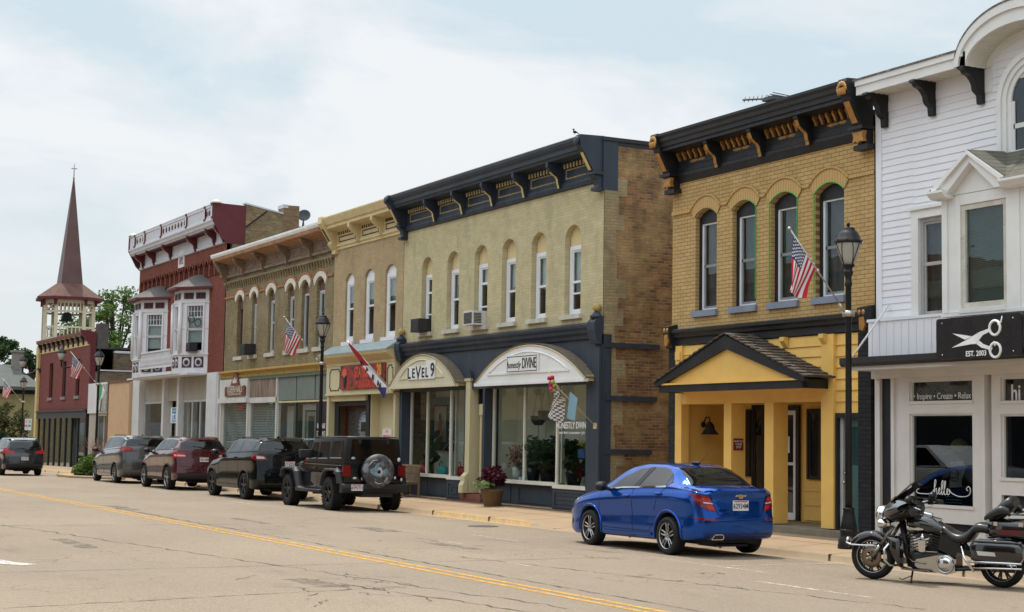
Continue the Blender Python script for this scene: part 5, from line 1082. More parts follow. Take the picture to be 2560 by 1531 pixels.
mb.box(-49.3, -49.15, YW-0.05, YW+0.1, 0.1, 3.9, 0); mb.box(-53.8, -53.2, YW+0.22, YW+0.29, 0.5, 2.9, 0); mb.build('recessed_entry', [SHW, paint('entry_dark', (0.03, 0.05, 0.05), 0.5), paint('grey_door', (0.32, 0.34, 0.32), 0.6), paint('entry_wall', (0.20, 0.17, 0.14), 0.8)], B)
q = MB(); q.box(-54.1, -52.36, YW, YW+0.006, 0.5, 3.02); q.box(-52.28, -50.5, YW, YW+0.006, 0.5, 3.02); q.build('entry_pane', GL_SHOP, B)
q = MB(); q.box(-50.40, -49.32, YW-0.02, YW+0.02, 0.5, 3.0); w = q.build('dark_window', BLACK, B)
q = MB()
for k, s_ in enumerate(('WALK-INS', 'WELCOME', 'ALTERATIONS', 'ZIPPERS')): text_on(q, s_, 0.20, -49.86, YW-0.022, 2.30-0.22*k, sx=0.8, ext=0.002)
q = MB(); text_on(q, 'REPAIR', 0.24, -49.86, YW-0.022, 2.2, ext=0.002); text_on(q, 'STUDIO', 0.22, -49.86, YW-0.022, 1.95, ext=0.002); q.build('lettering', LET, w)
q = MB(); text_on(q, 'OPEN', 0.22, -58.4, YW-0.005, 2.9, ext=0.002); tag(q.build('window_lettering', MATS['red_letters']), 'red OPEN lettering high in the nail salon window', 'lettering')
t_ = thing('shop_sign', 'maroon crest-topped nail salon sign on the white panel', 'sign', (-58.5, YW-0.2, 3.3))
q = MB(); q.prism([(-59.72, 3.33), (-57.34, 3.33), (-57.30, 3.66), (-57.42, 3.72), (-57.6, 3.70), (-57.95, 3.70), (-58.05, 3.80)] + arc(-58.52, 3.80, 0.40, 0, 180, 10)[1:-1] + [(-58.98, 3.80), (-59.1, 3.70), (-59.5, 3.70), (-59.66, 3.70), (-59.74, 3.62)], YW-0.22, YW-0.17, 'Y'); q.build('board', paint('maroon_board', (0.15, 0.05, 0.04), 0.5), t_)
q = MB(); text_on(q, 'QUEEN NAILS', 0.36, -58.52, YW-0.223, 3.58, sx=0.80, ext=0.002, bold=0.004); text_on(q, 'PROFESSIONAL NAIL CARE', 0.13, -58.52, YW-0.223, 3.40, ext=0.002); q.prism([(-58.75, 3.82), (-58.78, 4.0), (-58.64, 3.92), (-58.52, 4.06), (-58.4, 3.92), (-58.26, 4.0), (-58.29, 3.82)], YW-0.232, YW-0.22, 'Y'); q.build('lettering', paint('sign_cream', (0.60, 0.52, 0.42), 0.5), t_)
ac_unit(-57.15, 4.84, YW+0.0, 0.62, 0.40, 'dark air conditioner in the second arched window of the olive brick building', MATS['dark_ac'])
# ------------------------------------------------------------------ red brick building with bays
RB = brick('brick_red', (0.215, 0.055, 0.035), (0.155, 0.038, 0.026), (0.18, 0.085, 0.06), 'XZ', 0.205, 0.071, 0.006, None, contrast=0.4)
RBS = brick('brick_side_olive', (0.28, 0.20, 0.10), (0.17, 0.11, 0.06), (0.25, 0.20, 0.12), 'YZ', 0.21, 0.071, 0.009, (0.13, 0.09, 0.06), 0.9, 0.5, 0.64, 0.7, None, 0.7)
GREYT = paint('pale_grey_trim', (0.52, 0.52, 0.56), 0.5, 0.08, 3); MAROON = paint('maroon_trim', (0.10, 0.018, 0.022), 0.5, 0.12); WTT = paint('white_bay', (0.64, 0.63, 0.65), 0.5, 0.06, 2)
Rd = thing('brick_building', 'red brick building with two white bays, balcony and tall white parapet cornice', 'building', (-67.2, YW, 0))
rx0, rx1 = -73.85, -60.72
ARC = [(-73.2+12.2*i/17-0.19, -73.2+12.2*i/17+0.19, 8.22, 8.70, 0.19) for i in range(18)]
mb = MB(); wall(mb, rx0, rx1, 4.3, 9.55, ARC, YW, 0.28); mb.add([(rx0+.3, YW+0.28, 8), (rx1-.3, YW+0.28, 8), (rx1-.3, YW+0.28, 9.2), (rx0+.3, YW+0.28, 9.2)], [(0, 1, 2, 3)]); mb.box(rx0, rx1, YW, YW+0.2, -0.4, 0.4); mb.build('wall', RB, Rd)
shell(Rd, rx0, rx1, -0.4, 10.3, YW, 34, RBS, ROOF)
q = MB(); q.prism([(YW, 9.4), (YW+0.75, 9.4), (YW+0.75, 10.95), (YW-0.80, 10.98), (YW-0.82, 10.3), (YW-0.3, 9.6)], rx1-0.12, rx1+0.006, 'X'); q.prism([(YW, 9.4), (YW+0.75, 9.4), (YW+0.75, 10.95), (YW-0.80, 10.98), (YW-0.82, 10.3), (YW-0.3, 9.6)], rx0, rx0+0.12, 'X'); PE_ = q.build('parapet_end', MAROON, Rd)
q = MB(); q.prism([(YW+0.7, 4), (YW+0.75, 11.02), (YW+2.0, 10.84), (YW+2.3, 10.74), (YW+2.35, 4)], rx1-0.25, rx1+0.003, 'X'); q.prism([(YW+0.7, 11.02), (YW+2.3, 10.74), (YW+2.3, 10.80), (YW+0.7, 11.08)], rx1-0.3, rx1+0.02, 'X', 1); q.build('side_parapet', [RBS, GREYT], Rd)
q = MB(); q.box(rx1-0.6, rx1+0.006, YW+2.3, YW+2.98, 9.0, 11.12); q.box(rx1-0.62, rx1+0.02, YW+2.28, YW+2.5, 11.0, 11.14, 1); q.build('chimney', [brick('brick_chimney', (0.20, 0.09, 0.05), (0.24, 0.17, 0.09), (0.22, 0.18, 0.12), 'YZ', 0.21, 0.071, 0.009), GREYT], Rd)
q = MB(); q.bar((rx1+0.02, YW+0.75, 10.1), (rx1+0.02, YW+1.6, 10.8), 0.03, 0.05); q.build('brace', DARK, Rd)
CY = YW-0.80
mb = MB(); prof_x(mb, rx0+0.1, rx1-0.1, [(0, 9.43), (0.10, 9.45), (0.12, 9.54), (0.05, 9.58), (0.05, 9.98), (0.12, 10.02), (0.62, 10.06), (0.66, 10.12), (0.72, 10.14), (0.76, 10.24), (0.82, 10.30), (0.82, 10.36), (0.76, 10.38), (0.76, 10.90), (0.82, 10.92), (0.82, 10.97), (0.2, 11.0), (0, 10.9)]); co = mb.build('cornice', GREYT, Rd)
pp = [-72.75, -71.05, -68.35, -64.5, -61.9, -60.9]
mb = MB()
for x in pp: mb.box(x-0.10, x+0.10, YW-0.84, YW-0.70, 10.36, 10.97); 
mb.build('parapet_post', MAROON, co)
mb = MB()
for x in pp: mb.box(x-0.06, x+0.06, YW-0.85, YW-0.84, 10.45, 10.85)
for a, c in zip(pp, pp[1:]): mb.box(a+0.1, c-0.1, YW-0.80, YW-0.76, 10.84, 10.92); mb.box(a+0.1, c-0.1, YW-0.80, YW-0.76, 10.36, 10.42)
mb.build('parapet_panel', WTT, co)
mb = MB()
for a, c, n in ((pp[0], pp[1], 3), (pp[2], pp[3], 8), (pp[4]-0.03, pp[5]+0.05, 3)):
    for i in range(n): x = a+(c-a)*(i+0.7)/(n+0.4); mb.lathe([(0.001, -0.012), (0.11, -0.012), (0.13, 0.02)], (x, YW-0.763, 10.63), 12, 0, 'Y')
mb.build('roundels', MAROON, co)
mb = MB()
for i in range(64): x = rx0+0.25+(rx1-rx0-0.5)*i/63; mb.box(x-0.05, x+0.05, YW-0.55, YW-0.1, 9.99, 10.05)
mb.build('dentils', MAROON, co)
for x in (-72.95, -71.1, -68.4, -64.7, -62.1, -60.9):
    q = MB(); bracket(q, x, 0.16, s_bracket(0.66, 10.08, 9.45), YW-0.04, 0, 1, 0.4, (3, -1)); q.build('bracket', [MAROON, GREYT], co)
for x in (rx0+0.3, rx1-0.2): q = MB(); q.lathe([(0.32, 0), (0.30, 0.06), (0.2, 0.10), (0.12, 0.16), (0.02, 0.17)], (x, YW-0.6, 10.97), 12); q.build('finial', STONE, co)
squash(co, 0.72); squash(PE_, 0.72)
q = MB(); q.prism([(-67.38, 8.98), (-66.48, 8.98), (-66.48, 9.30)] + arc(-66.93, 9.30, 0.45, 0, 180, 8)[1:-1] + [(-67.38, 9.30)], YW-0.04, YW, 'Y'); q.build('date_stone', WTT, Rd)
q = MB(); text_on(q, '1892', 0.42, -66.93, YW-0.043, 9.25, sx=0.8, ext=0.002, bold=0.01); q.build('date', MAROON, Rd)
n = 18
mb = MB()
for i in range(n+1):
    x = -73.2+12.2*(i-0.5)/(n-1); mb.box(x-0.10, x+0.10, YW-0.06, YW, 8.24, 8.72)
    if i < n: xx = -73.2+12.2*i/(n-1); A = seg_arch(xx-0.22, xx+0.22, 8.72, 0.20, 8); mb.tube([(a_, YW-0.04, c_) for a_, c_ in A], 0.045, 5)
mb.build('arcade', RB, Rd)
# bays: three canted faces each, the broad sash on the cant facing up the street
def face_frame(p0, p1):
    d = (Vector((*p1, 0))-Vector((*p0, 0))); L = d.length; d.normalize(); o = Vector((-d.y, d.x, 0))     # local y points into the wall
    return L, Matrix(((d.x, o.x, 0, p0[0]), (d.y, o.y, 0, p0[1]), (0, 0, 1, 0), (0, 0, 0, 1)))
def bay(xl, xfl, xfr, xr, d):
    PL = [(xl, YW), (xfl, YW-d), (xfr, YW-d), (xr, YW)]
    def off(e): return [(xl-e*1.6, YW), (xfl-e*0.5, YW-d-e), (xfr+e*0.5, YW-d-e), (xr+e*1.6, YW)]
    q = MB()
    q.prism(PL, 4.32, 5.08, 'Z'); q.prism(off(0.05), 5.08, 5.15, 'Z'); q.prism(off(-0.02), 7.26, 7.74, 'Z'); q.prism(off(0.04), 7.20, 7.26, 'Z'); q.prism(off(0.05), 6.18, 6.22, 'Z') if False else None
    o = q.build('bay', WTT, Rd)
    W2 = MB(); G2 = MB(); O2 = MB(); BL = MB(); SA = MB()
    for i, (p0, p1) in enumerate(zip(PL, PL[1:])):
        L, Mf = face_frame(p0, p1)
        a, c = (0.24*L, 0.80*L) if i == 2 else (0.30*L, 0.72*L)
        n0 = len(W2.v)
        W2.box(0, a-0.09, 0, 0.12, 5.15, 7.20); W2.box(c+0.09, L, 0, 0.12, 5.15, 7.20)
        W2.box(a-0.09, a, -0.03, 0.12, 5.15, 7.20); W2.box(c, c+0.09, -0.03, 0.12, 5.15, 7.20); W2.box(a, c, -0.02, 0.12, 7.08, 7.20); W2.box(a, c, -0.03, 0.12, 5.15, 5.21)
        W2.tube([(0.03, -0.03, 5.15), (0.03, -0.03, 7.2)], 0.08, 8); W2.tube([(0.02*L, -0.01, 6.15), (0.98*L, -0.01, 6.15)], 0.012, 5)
        W2.xform(Mf, n0); n0 = len(SA.v)
        SA.box(a, c, 0.03, 0.08, 6.08, 6.14); SA.box(a, c, 0.03, 0.08, 5.21, 5.27); SA.box(a, a+0.05, 0.03, 0.08, 5.27, 7.08); SA.box(c-0.05, c, 0.03, 0.08, 5.27, 7.08)
        if i == 2:
            SA.box(a, c, 0.03, 0.08, 6.60, 6.64); 
            for k in range(1, 5): SA.box(a+(c-a)*k/5-0.012, a+(c-a)*k/5+0.012, 0.035, 0.075, 6.64, 7.08)
            SA.box(a, c, 0.035, 0.075, 6.85, 6.87)
        SA.xform(Mf, n0); n0 = len(G2.v); G2.box(a, c, 0.055, 0.06, 5.2, 7.1); G2.xform(Mf, n0); n0 = len(BL.v); BL.box(a, c, 0.14, 0.15, 5.6 if i == 2 else 5.2, 6.62); BL.xform(Mf, n0)
        n0 = len(O2.v)
        for k in range(2):
            x = L*(0.27+0.42*k) if i == 2 else L*(0.28+0.44*k); w = min(0.27, L*0.17)
            O2.box(x-w, x+w, -0.012, -0.001, 4.56, 5.0, 0); O2.lathe([(0.001, -0.02), (w*0.72, -0.02), (w*0.75, 0.0)], (x, -0.01, 4.78), 12, 1, 'Y'); O2.lathe([(0.001, -0.03), (w*0.42, -0.03), (w*0.42, 0.0)], (x, -0.01, 4.78), 12, 2, 'Y')
            O2.box(x-w, x+w, 0.005, 0.012, 7.36, 7.62, 0)
            for dx in (-w*0.45, w*0.45): O2.lathe([(0.001, -0.01), (w*0.34, -0.01), (w*0.34, 0.01)], (x+dx, 0.005, 7.49), 8, 2, 'Y')
        O2.xform(Mf, n0)
    W2.build('window_posts', WTT, o); w = SA.build('bay_sash', WTT, Rd); G2.build('pane', GL_UP, w); BL.build('blind', BLIND, w)
    O2.build('ornament', [paint('dark_panel', (0.06, 0.05, 0.06), 0.6), GREYT, MAROON], o)
    q = MB(); E_ = off(0.30); q.prism(E_, 7.74, 7.84, 'Z', 1)
    T_ = [(xl+0.9, YW), (xfl+0.15, YW-0.16), (xfr-0.15, YW-0.16), (xr-0.9, YW)]
    for i in range(3): q.add([(*E_[i], 7.84), (*E_[i+1], 7.84), (*T_[i+1], 8.42), (*T_[i], 8.42)], [(0, 1, 2, 3)], 0)
    q.add([(*p_, 8.42) for p_ in T_], [(0, 1, 2, 3)], 0)
    q.build('bay_roof', [paint('bay_metal_roof', (0.065, 0.055, 0.05), 0.45, 0.6, 0.8, 0.0), MAROON], o)
    return o
bay(-72.5, -71.25, -70.06, -68.87, 0.87); bay(-66.2, -65.0, -63.95, -62.8, 0.84)
q = MB(); q.box(-70.06, -65.0, YW-0.87, YW-0.78, 5.33, 5.40); q.box(-70.06, -65.0, YW-0.87, YW-0.78, 4.66, 4.73); q.box(-72.4, -62.9, YW-0.80, YW, 4.26, 4.33); q.box(-70.1, -65.0, YW-0.87, YW, 4.33, 4.45)
n = 27
for i in range(n):
    x = -69.98+4.9*i/(n-1); q.lathe([(0.035, 4.73), (0.05, 4.85), (0.035, 4.98), (0.055, 5.08), (0.03, 5.2), (0.035, 5.33)], (x, YW-0.82, 0), 6)
q.build('balustrade', WTT, Rd)
SHAD = paint('dusty_panel', (0.38, 0.35, 0.30), 0.7, 0.1, 2, streak=True); WPL = paint('white_pilaster', (0.60, 0.60, 0.60), 0.6, 0.08, 2)
mb = MB(); mb.box(rx0+0.05, -72.6, YW-0.16, YW+0.2, -0.4, 4.3); mb.box(-62.3, rx1-0.05, YW-0.16, YW+0.2, -0.4, 4.32); mb.box(-69.0, -68.7, YW-0.10, YW+0.3, -0.4, 4.3); mb.box(-66.7, -66.4, YW-0.10, YW+0.3, -0.4, 4.3); mb.box(-61.3, -60.9, YW-0.2, YW-0.1, -0.3, 4.3); mb.build('shop_pilaster', WPL, Rd)
mb = MB(); mb.box(-72.6, -62.3, YW+0.1, YW+0.15, 3.28, 4.3); mb.box(-72.6, -62.3, YW+0.1, YW+0.2, -0.4, 0.5); mb.box(-68.7, -66.7, YW+0.5, YW+0.55, -0.4, 4.3); mb.build('shop_panel', SHAD, Rd)
for a, c, mu in ((-72.5, -69.1, (-69.6,)), (-66.35, -62.4, (-65.0, -63.9)),):
    q = MB(); q.box(a, a+0.08, YW+0.08, YW+0.16, 0.5, 3.28); q.box(c-0.08, c, YW+0.08, YW+0.16, 0.5, 3.28); q.box(a+0.08, c-0.08, YW+0.08, YW+0.16, 3.2, 3.28)
    for x in mu: q.box(x-0.05, x+0.05, YW+0.08, YW+0.16, 0.5, 3.2)
    w = q.build('shop_window', ALU, Rd); q = MB(); q.box(a+0.05, c-0.05, YW+0.12, YW+0.126, 0.5, 3.22); q.build('pane', GL_SHOP, w)
    q = MB(); q.box(a, c, YW+1.6, YW+1.65, 0.3, 3.4); q.build('room_back', RW, w)
q = MB(); q.box(-62.28, -61.35, YW-0.02, YW+0.1, 0.0, 3.24); w = q.build('side_door', BLACK, Rd); q = MB(); text_on(q, 'Wine', 0.28, -61.95, YW-0.024, 2.68, ext=0.002, shear=0.4, sx=0.9); text_on(q, 'Bar', 0.24, -61.75, YW-0.024, 2.42, ext=0.002, shear=0.4); q.build('lettering', LET, w)
ac_unit(-63.33, 5.22, YW-0.42, 0.55, 0.34, 'air conditioner in the right white bay of the red brick building', MATS['dark_ac'], 0.25)
t_ = thing('hoop_ornament', 'pair of dark hoops hanging in the upper pane of the right bay', 'ornament', (-63.3, YW-0.46, 6.4)); q = MB()
for x, z in ((-63.38, 6.52), (-63.10, 6.38)): q.tube([(x+0.13*cos(k*pi/10), YW-0.46-(x+63.33)*-0.7-0.06+0.09*cos(k*pi/10), z+0.15*sin(k*pi/10)) for k in range(20)], 0.018, 5, closed=True)
q.build('hoop', BLACK, t_)
t_ = thing('satellite_dish', 'dark grey satellite dish beside the brick chimney', 'satellite dish', (-61.0, 22.5, 8.3)); c0 = Vector((-61.0, 22.5, 10.78))
q = MB(); q.lathe([(0.001, 0.0), (0.2, 0.02), (0.35, 0.07), (0.44, 0.13), (0.45, 0.12), (0.34, 0.05), (0.001, -0.02)], (0, 0, 0), 24, 0, 'X'); q.xform(Matrix.Translation(c0) @ Matrix.Rotation(radians(-28), 4, 'Z') @ Matrix.Rotation(radians(-20), 4, 'Y') @ Matrix.Scale(0.58, 4)); q.build('reflector', paint('dish_grey', (0.07, 0.075, 0.085), 0.5), t_)
q = MB(); q.tube([c0-Vector((0.05, 0, 0)), c0+Vector((-0.15, 0.0, -0.35)), (-61.2, 22.5, 8.3)], 0.03, 6); q.tube([c0+Vector((0.0, 0, -0.42)), c0+Vector((0.45, -0.2, -0.15))], 0.015, 5); q.build('arm', MATS['dish_grey'], t_)
# ------------------------------------------------------------------ low peach building
P = thing('shop_building', 'low single storey shop with white panel front and peach side wall', 'building', (-78.5, YW, -0.1))
px0, px1 = -82.9, -73.9; PEACH = paint('peach_stucco', (0.56, 0.37, 0.22), 0.8, 0.06, 2)
PY = YW
mb = MB(); mb.box(px0, -77.85, PY-0.1, PY+0.2, 2.84, 4.36); mb.build('sign_panel', WTT, P)
mb = MB(); mb.box(-77.75, px1+0.06, PY-0.30, PY+0.2, -0.5, 4.26); mb.box(-77.85, -77.70, PY-0.34, PY+0.2, -0.5, 4.26, 1); mb.box(-77.85, px1+0.06, PY-0.36, PY+0.3, 4.26, 4.33, 1); mb.build('wall', [PEACH, paint('brown_edge', (0.16, 0.09, 0.06), 0.7)], P)
mb = MB(); mb.box(px0, px0+0.3, PY, PY+12, -0.5, 4.3); mb.box(px1-0.3, px1, PY+0.2, PY+12, -0.5, 4.3); mb.box(px0, px1, PY+11.8, PY+12, -0.5, 4.3); mb.build('side_wall', PEACH, P)
mb = MB(); mb.box(px0, px1, PY+0.1, PY+12, 4.1, 4.25); mb.build('roof', ROOF, P)
q = MB(); q.box(px0+0.1, -80.9, PY-0.02, PY+0.06, -0.4, 2.84); q.box(-78.1, -77.9, PY-0.02, PY+0.06, -0.4, 2.84); q.box(-80.9, -78.1, PY-0.02, PY+0.06, 2.70, 2.84); q.box(-79.7, -79.6, PY-0.02, PY+0.06, -0.4, 2.7); w = q.build('shop_window', SHAD, P); q = MB(); q.box(-80.9, -78.1, PY+0.02, PY+0.03, 0.2, 2.72); q.build('pane', GL_SHOP, w); q = MB(); q.box(-82, -78, PY+0.9, PY+0.95, -0.3, 2.8); q.build('room_back', SHAD, w)
t_ = thing('poster', 'green and grey picture panel on the white front of the low shop', 'sign', (-79.7, PY-0.12, 3.5)); q = MB(); q.box(-80.55, -78.85, PY-0.16, PY-0.101, 2.92, 4.28, 0); q.box(-80.5, -79.8, PY-0.17, PY-0.16, 3.5, 4.24, 1); q.prism([(-80.3, 3.0), (-79.6, 3.0), (-79.2, 3.9), (-79.5, 4.1), (-79.9, 3.6)], PY-0.175, PY-0.16, 'Y', 2); q.prism([(-80.0, 2.95), (-79.7, 2.95), (-79.4, 3.6), (-79.8, 3.5)], PY-0.18, PY-0.175, 'Y', 3); q.build('board', [paint('poster_grey', (0.34, 0.36, 0.33), 0.5, 0.3, 6), paint('poster_green', (0.05, 0.30, 0.12), 0.5), paint('poster_pale', (0.58, 0.6, 0.58), 0.5, 0.3, 9), paint('poster_dark', (0.10, 0.11, 0.10), 0.5)], t_)
# ------------------------------------------------------------------ far maroon building
FRb = thing('brick_building', 'maroon painted brick building with bracketed yellow cornice and dark glass shopfront', 'building', (-89, YW, -0.2))
fx0, fx1 = -95.7, -83.0; MB_ = brick('brick_maroon', (0.215, 0.062, 0.055), (0.17, 0.048, 0.043), (0.15, 0.05, 0.045), 'XZ', 0.21, 0.074, 0.006, contrast=0.3); OCR = paint('pale_yellow_trim', (0.58, 0.45, 0.20), 0.6, 0.1)
fwn = [(-93.0, -92.05), (-89.6, -88.7), (-86.3, -85.4)]
mb = MB(); wall(mb, fx0, fx1, 3.0, 6.5, [(a, c, 3.78, 5.75, 0) for a, c in fwn], YW, 0.3); mb.build('wall', MB_, FRb)
mb = MB(); mb.box(fx0+0.004, fx0+0.3, YW+0.23, 34, -0.8, 6.7); mb.box(fx0, fx1, 33.8, 34, -0.8, 6.7); mb.build('rear_wall', MB_, FRb)
mb = MB(); mb.box(fx1-0.3, fx1-0.004, YW+1.2, 34, -0.8, 6.0); mb.box(fx1-0.3, fx1-0.004, YW+0.15, YW+1.2, -0.8, 5.0); mb.box(fx1-0.35, fx1+0.03, YW+1.2, 34, 6.0, 6.12, 1); mb.box(fx1-0.3, fx1+0.02, YW+0.4, 34, 5.05, 5.12, 1); mb.build('side_wall', [brick('brick_grime', (0.17, 0.12, 0.08), (0.10, 0.075, 0.055), (0.16, 0.13, 0.09), 'YZ', 0.3, 0.1, 0.01, (0.2, 0.16, 0.11), 0.7, 0.48, 0.6, 0.7), GREYT], FRb)
mb = MB(); mb.box(fx0, fx1, YW+0.2, 34, 6.2, 6.3); mb.build('roof', ROOF, FRb)
q = MB(); q.box(fx1-0.5, fx1+0.006, YW+0.30, YW+0.85, 6.2, 7.5); q.build('chimney', paint('soot_brick', (0.085, 0.075, 0.07), 0.9, 0.3, 6), FRb)
q = MB(); q.prism([(YW, 2.9), (YW+0.25, 2.9), (YW+0.25, 7.05), (YW-0.55, 7.15), (YW-0.5, 6.9), (YW-0.05, 6.4)], fx1-0.2, fx1+0.005, 'X'); q.build('parapet_end', MAROON, FRb)
mb = MB(); prof_x(mb, fx0-0.1, fx1-0.2, [(0, 6.38), (0.06, 6.38), (0.06, 6.9), (0.5, 6.95), (0, 7.0)]); co = mb.build('cornice', OCR, FRb); mb = MB(); prof_x(mb, fx0-0.15, fx1-0.1, [(0, 6.97), (0.5, 6.95), (0.56, 7.05), (0.58, 7.14), (0, 7.2)]); mb.build('cornice_edge', paint('dull_maroon', (0.20, 0.075, 0.07), 0.6), co)
mb = MB()
for i in range(11): x = fx0+0.35+(fx1-fx0-0.8)*i/10; bracket(mb, x, 0.26, s_bracket(0.45, 6.94, 6.45, 0.08, 0.08), YW-0.05)
mb.build('brackets', BLACK, co)
mb = MB(); mb.box(fx0+0.1, fx1-0.3, YW-0.08, YW-0.06, 6.6, 6.75); mb.build('frieze_band', MATS['dull_maroon'], co)
squash(co, 0.45)
for a, c in fwn: window(FRb, a+0.02, c-0.02, 3.80, 5.72, YW+0.12, CHAR, GL_UP, meet=4.75, fw=0.07, blind=CURTAIN, sill=(a-0.1, c+0.1), smat=paint('grey_stone', (0.22, 0.21, 0.21), 0.8), sillh=0.16)
mb = MB(); mb.box(fx0+0.05, fx1-0.3, YW-0.10, YW+0.1, 2.62, 3.02); mb.box(fx0+0.05, fx1-0.3, YW-0.18, YW, 2.98, 3.06); mb.build('shop_frieze', paint('dark_grey_paint', (0.06, 0.065, 0.07), 0.5), FRb)
mb = MB(); n = 6
for i in range(n+1): x = fx0+0.35+(8.6)*i/n; mb.box(x-0.09, x+0.09, YW-0.05, YW+0.05, -0.3, 2.62)
mb.box(-86.6, -85.35, YW+0.3, YW+0.4, -0.3, 2.62); mb.box(-85.4, -85.2, YW-0.05, YW+0.05, -0.3, 2.62); mb.box(-83.5, -83.2, YW-0.08, YW+0.1, -0.6, 3.0); mb.build('shop_mullions', CHAR, FRb)
q = MB(); q.box(fx0+0.3, -86.6, YW, YW+0.01, -0.2, 2.62); q.box(-85.3, -83.4, YW, YW+0.01, -0.2, 2.62); q.build('shop_pane', GL_SHOP, FRb)
q = MB(); q.box(fx0+0.3, -83.3, YW+0.5, YW+0.55, -0.6, 2.7); q.build('shop_backing', paint('curtain_blue', (0.07, 0.09, 0.10), 0.8, 0.4, 4, streak=True), FRb); q = MB(); q.box(fx0, -86.4, YW-0.06, YW+0.1, -0.8, -0.05); q.build('brick_base', MB_, FRb)
q = MB(); q.box(fx0-0.55, fx0-0.02, YW-0.12, YW+0.4, -0.8, 6.3); q.prism([(fx0-0.6, 6.3), (fx0, 6.3)]+[(fx0, 6.6)]+arc(fx0-0.3, 6.6, 0.3, 0, 180, 8), YW-0.14, YW+0.4, 'Y'); q.build('corner_pilaster', OCR, FRb)
def sconce(x, y, z, lab):
    t_ = thing('wall_lantern', lab, 'lantern', (x, y, z), 'lanterns on the maroon building')
    q = MB(); q.lathe([(0.02, 0.75), (0.06, 0.62), (0.25, 0.42), (0.26, 0.38)], (x, y-1.0, z), 8); q.lathe([(0.13, -0.02), (0.05, -0.08), (0.04, -0.35)], (x, y-1.0, z), 8); q.tube([(x, y-1.0, z-0.3), (x, y-0.8, z-0.42), (x, y-0.4, z-0.3), (x, y-0.15, z-0.05), (x, y, z-0.2)], 0.05, 6); q.lathe([(0.16, -0.04), (0.16, 0.0)], (x, y, z-0.15), 10, 0, 'Y'); q.build('bracket_arm', BLACK, t_)
    q = MB(); q.lathe([(0.13, 0.0), (0.22, 0.38)], (x, y-1.0, z), 6); q.build('lamp_glass', paint('lantern_glass', (0.34, 0.34, 0.30), 0.3), t_)
sconce(-85.3, YW, 5.65, 'black bracket lantern at the right end of the maroon brick wall'); sconce(-95.6, YW, 5.6, 'black bracket lantern on the pale corner of the maroon building')
# ------------------------------------------------------------------ bell tower with spire
TX, TY = -115.0, 24.9
T = thing('bell_tower', 'pale timber belfry with bell under a tall maroon spire', 'bell tower', (TX, TY, -0.6))
ROT_ = atan2(-TY, -TX)                                 # a broad face looks towards the street
tw = radians(10)
Mx = Matrix.Translation((TX, TY, 0)) @ Matrix.Rotation(ROT_+pi+radians(4)+0.0, 4, 'Z')
TIM = paint('belfry_timber', (0.55, 0.50, 0.38), 0.6, 0.08, 2); SHG = paint('brown_shingle', (0.095, 0.048, 0.036), 0.8, 0.25, 2); SPR = paint('maroon_spire', (0.105, 0.057, 0.053), 0.45, 0.15, 1.0)
def octa(h, c): return [(h, -c), (h, c), (c, h), (-c, h), (-h, c), (-h, -c), (-c, -h), (c, -h)]
H_, C_ = 1.72, 0.95
# local +x faces away from the street; faces are symmetric so only the spin matters
q = MB(); q.prism(octa(H_, C_), -0.6, 8.30, 'Z'); q.xform(Mx); q.build('tower_base', TIM, T)
q = MB(); O8 = octa(H_-0.08, C_)
for x, y in O8: q.box(x-0.12, x+0.12, y-0.12, y+0.12, 8.3, 11.2)
for p0, p1 in zip(O8, O8[1:]+O8[:1]):
    q.bar((*p0, 9.22), (*p1, 9.22), 0.10, 0.12); q.bar((*p0, 8.40), (*p1, 8.40), 0.12, 0.2); q.bar((*p0, 10.32), (*p1, 10.32), 0.10, 0.14); q.bar((*p0, 11.05), (*p1, 11.05), 0.14, 0.3)
    L = (Vector(p1)-Vector(p0)).length; n = max(3, int(L/0.24))
    for i in range(1, n):
        a = Vector(p0).lerp(Vector(p1), i/n); q.lathe([(0.05, 8.5), (0.03, 8.65), (0.065, 8.85), (0.03, 9.0), (0.05, 9.18)], (a.x, a.y, 0), 6); 
        if L > 1.5: q.box(a.x-0.05, a.x+0.05, a.y-0.05, a.y+0.05, 10.38, 10.92)
    if L < 1.5:
        a, c_ = Vector(p0), Vector(p1); q.bar((*a.lerp(c_, .1), 10.4), (*a.lerp(c_, .9), 10.9), 0.06, 0.07); q.bar((*a.lerp(c_, .1), 10.9), (*a.lerp(c_, .9), 10.4), 0.06, 0.07)
q.xform(Mx); q.build('belfry', TIM, T)
q = MB()
for x, y in O8: d = Vector((x, y)).normalized(); q.box(x+d.x*0.16-0.1, x+d.x*0.16+0.1, y+d.y*0.16-0.1, y+d.y*0.16+0.1, 10.75, 11.2)
q.xform(Mx); q.build('corbel', MAROON, T)
q = MB(); E8 = octa(2.22, 1.22); T8 = octa(0.93, 0.55)
q.prism(E8, 11.15, 11.33, 'Z', 1)
for i in range(8): j = (i+1) % 8; q.add([(*E8[i], 11.33), (*E8[j], 11.33), (*T8[j], 12.34), (*T8[i], 12.34)], [(0, 1, 2, 3)])
q.xform(Mx); q.build('belfry_roof', [SHG, MAROON], T)
q = MB(); hs = 0.76; Ms = Matrix.Translation((TX, TY, 0)) @ Matrix.Rotation(ROT_+radians(12.5), 4, 'Z')
S4 = [(-hs, -hs), (hs, -hs), (hs, hs), (-hs, hs)]
q.add([(*p_, 12.30) for p_ in S4] + [(x*0.05, y*0.05, 19.95) for x, y in S4], [(0, 1, 5, 4), (1, 2, 6, 5), (2, 3, 7, 6), (3, 0, 4, 7), (4, 5, 6, 7)]); q.xform(Ms); q.build('spire', SPR, T)
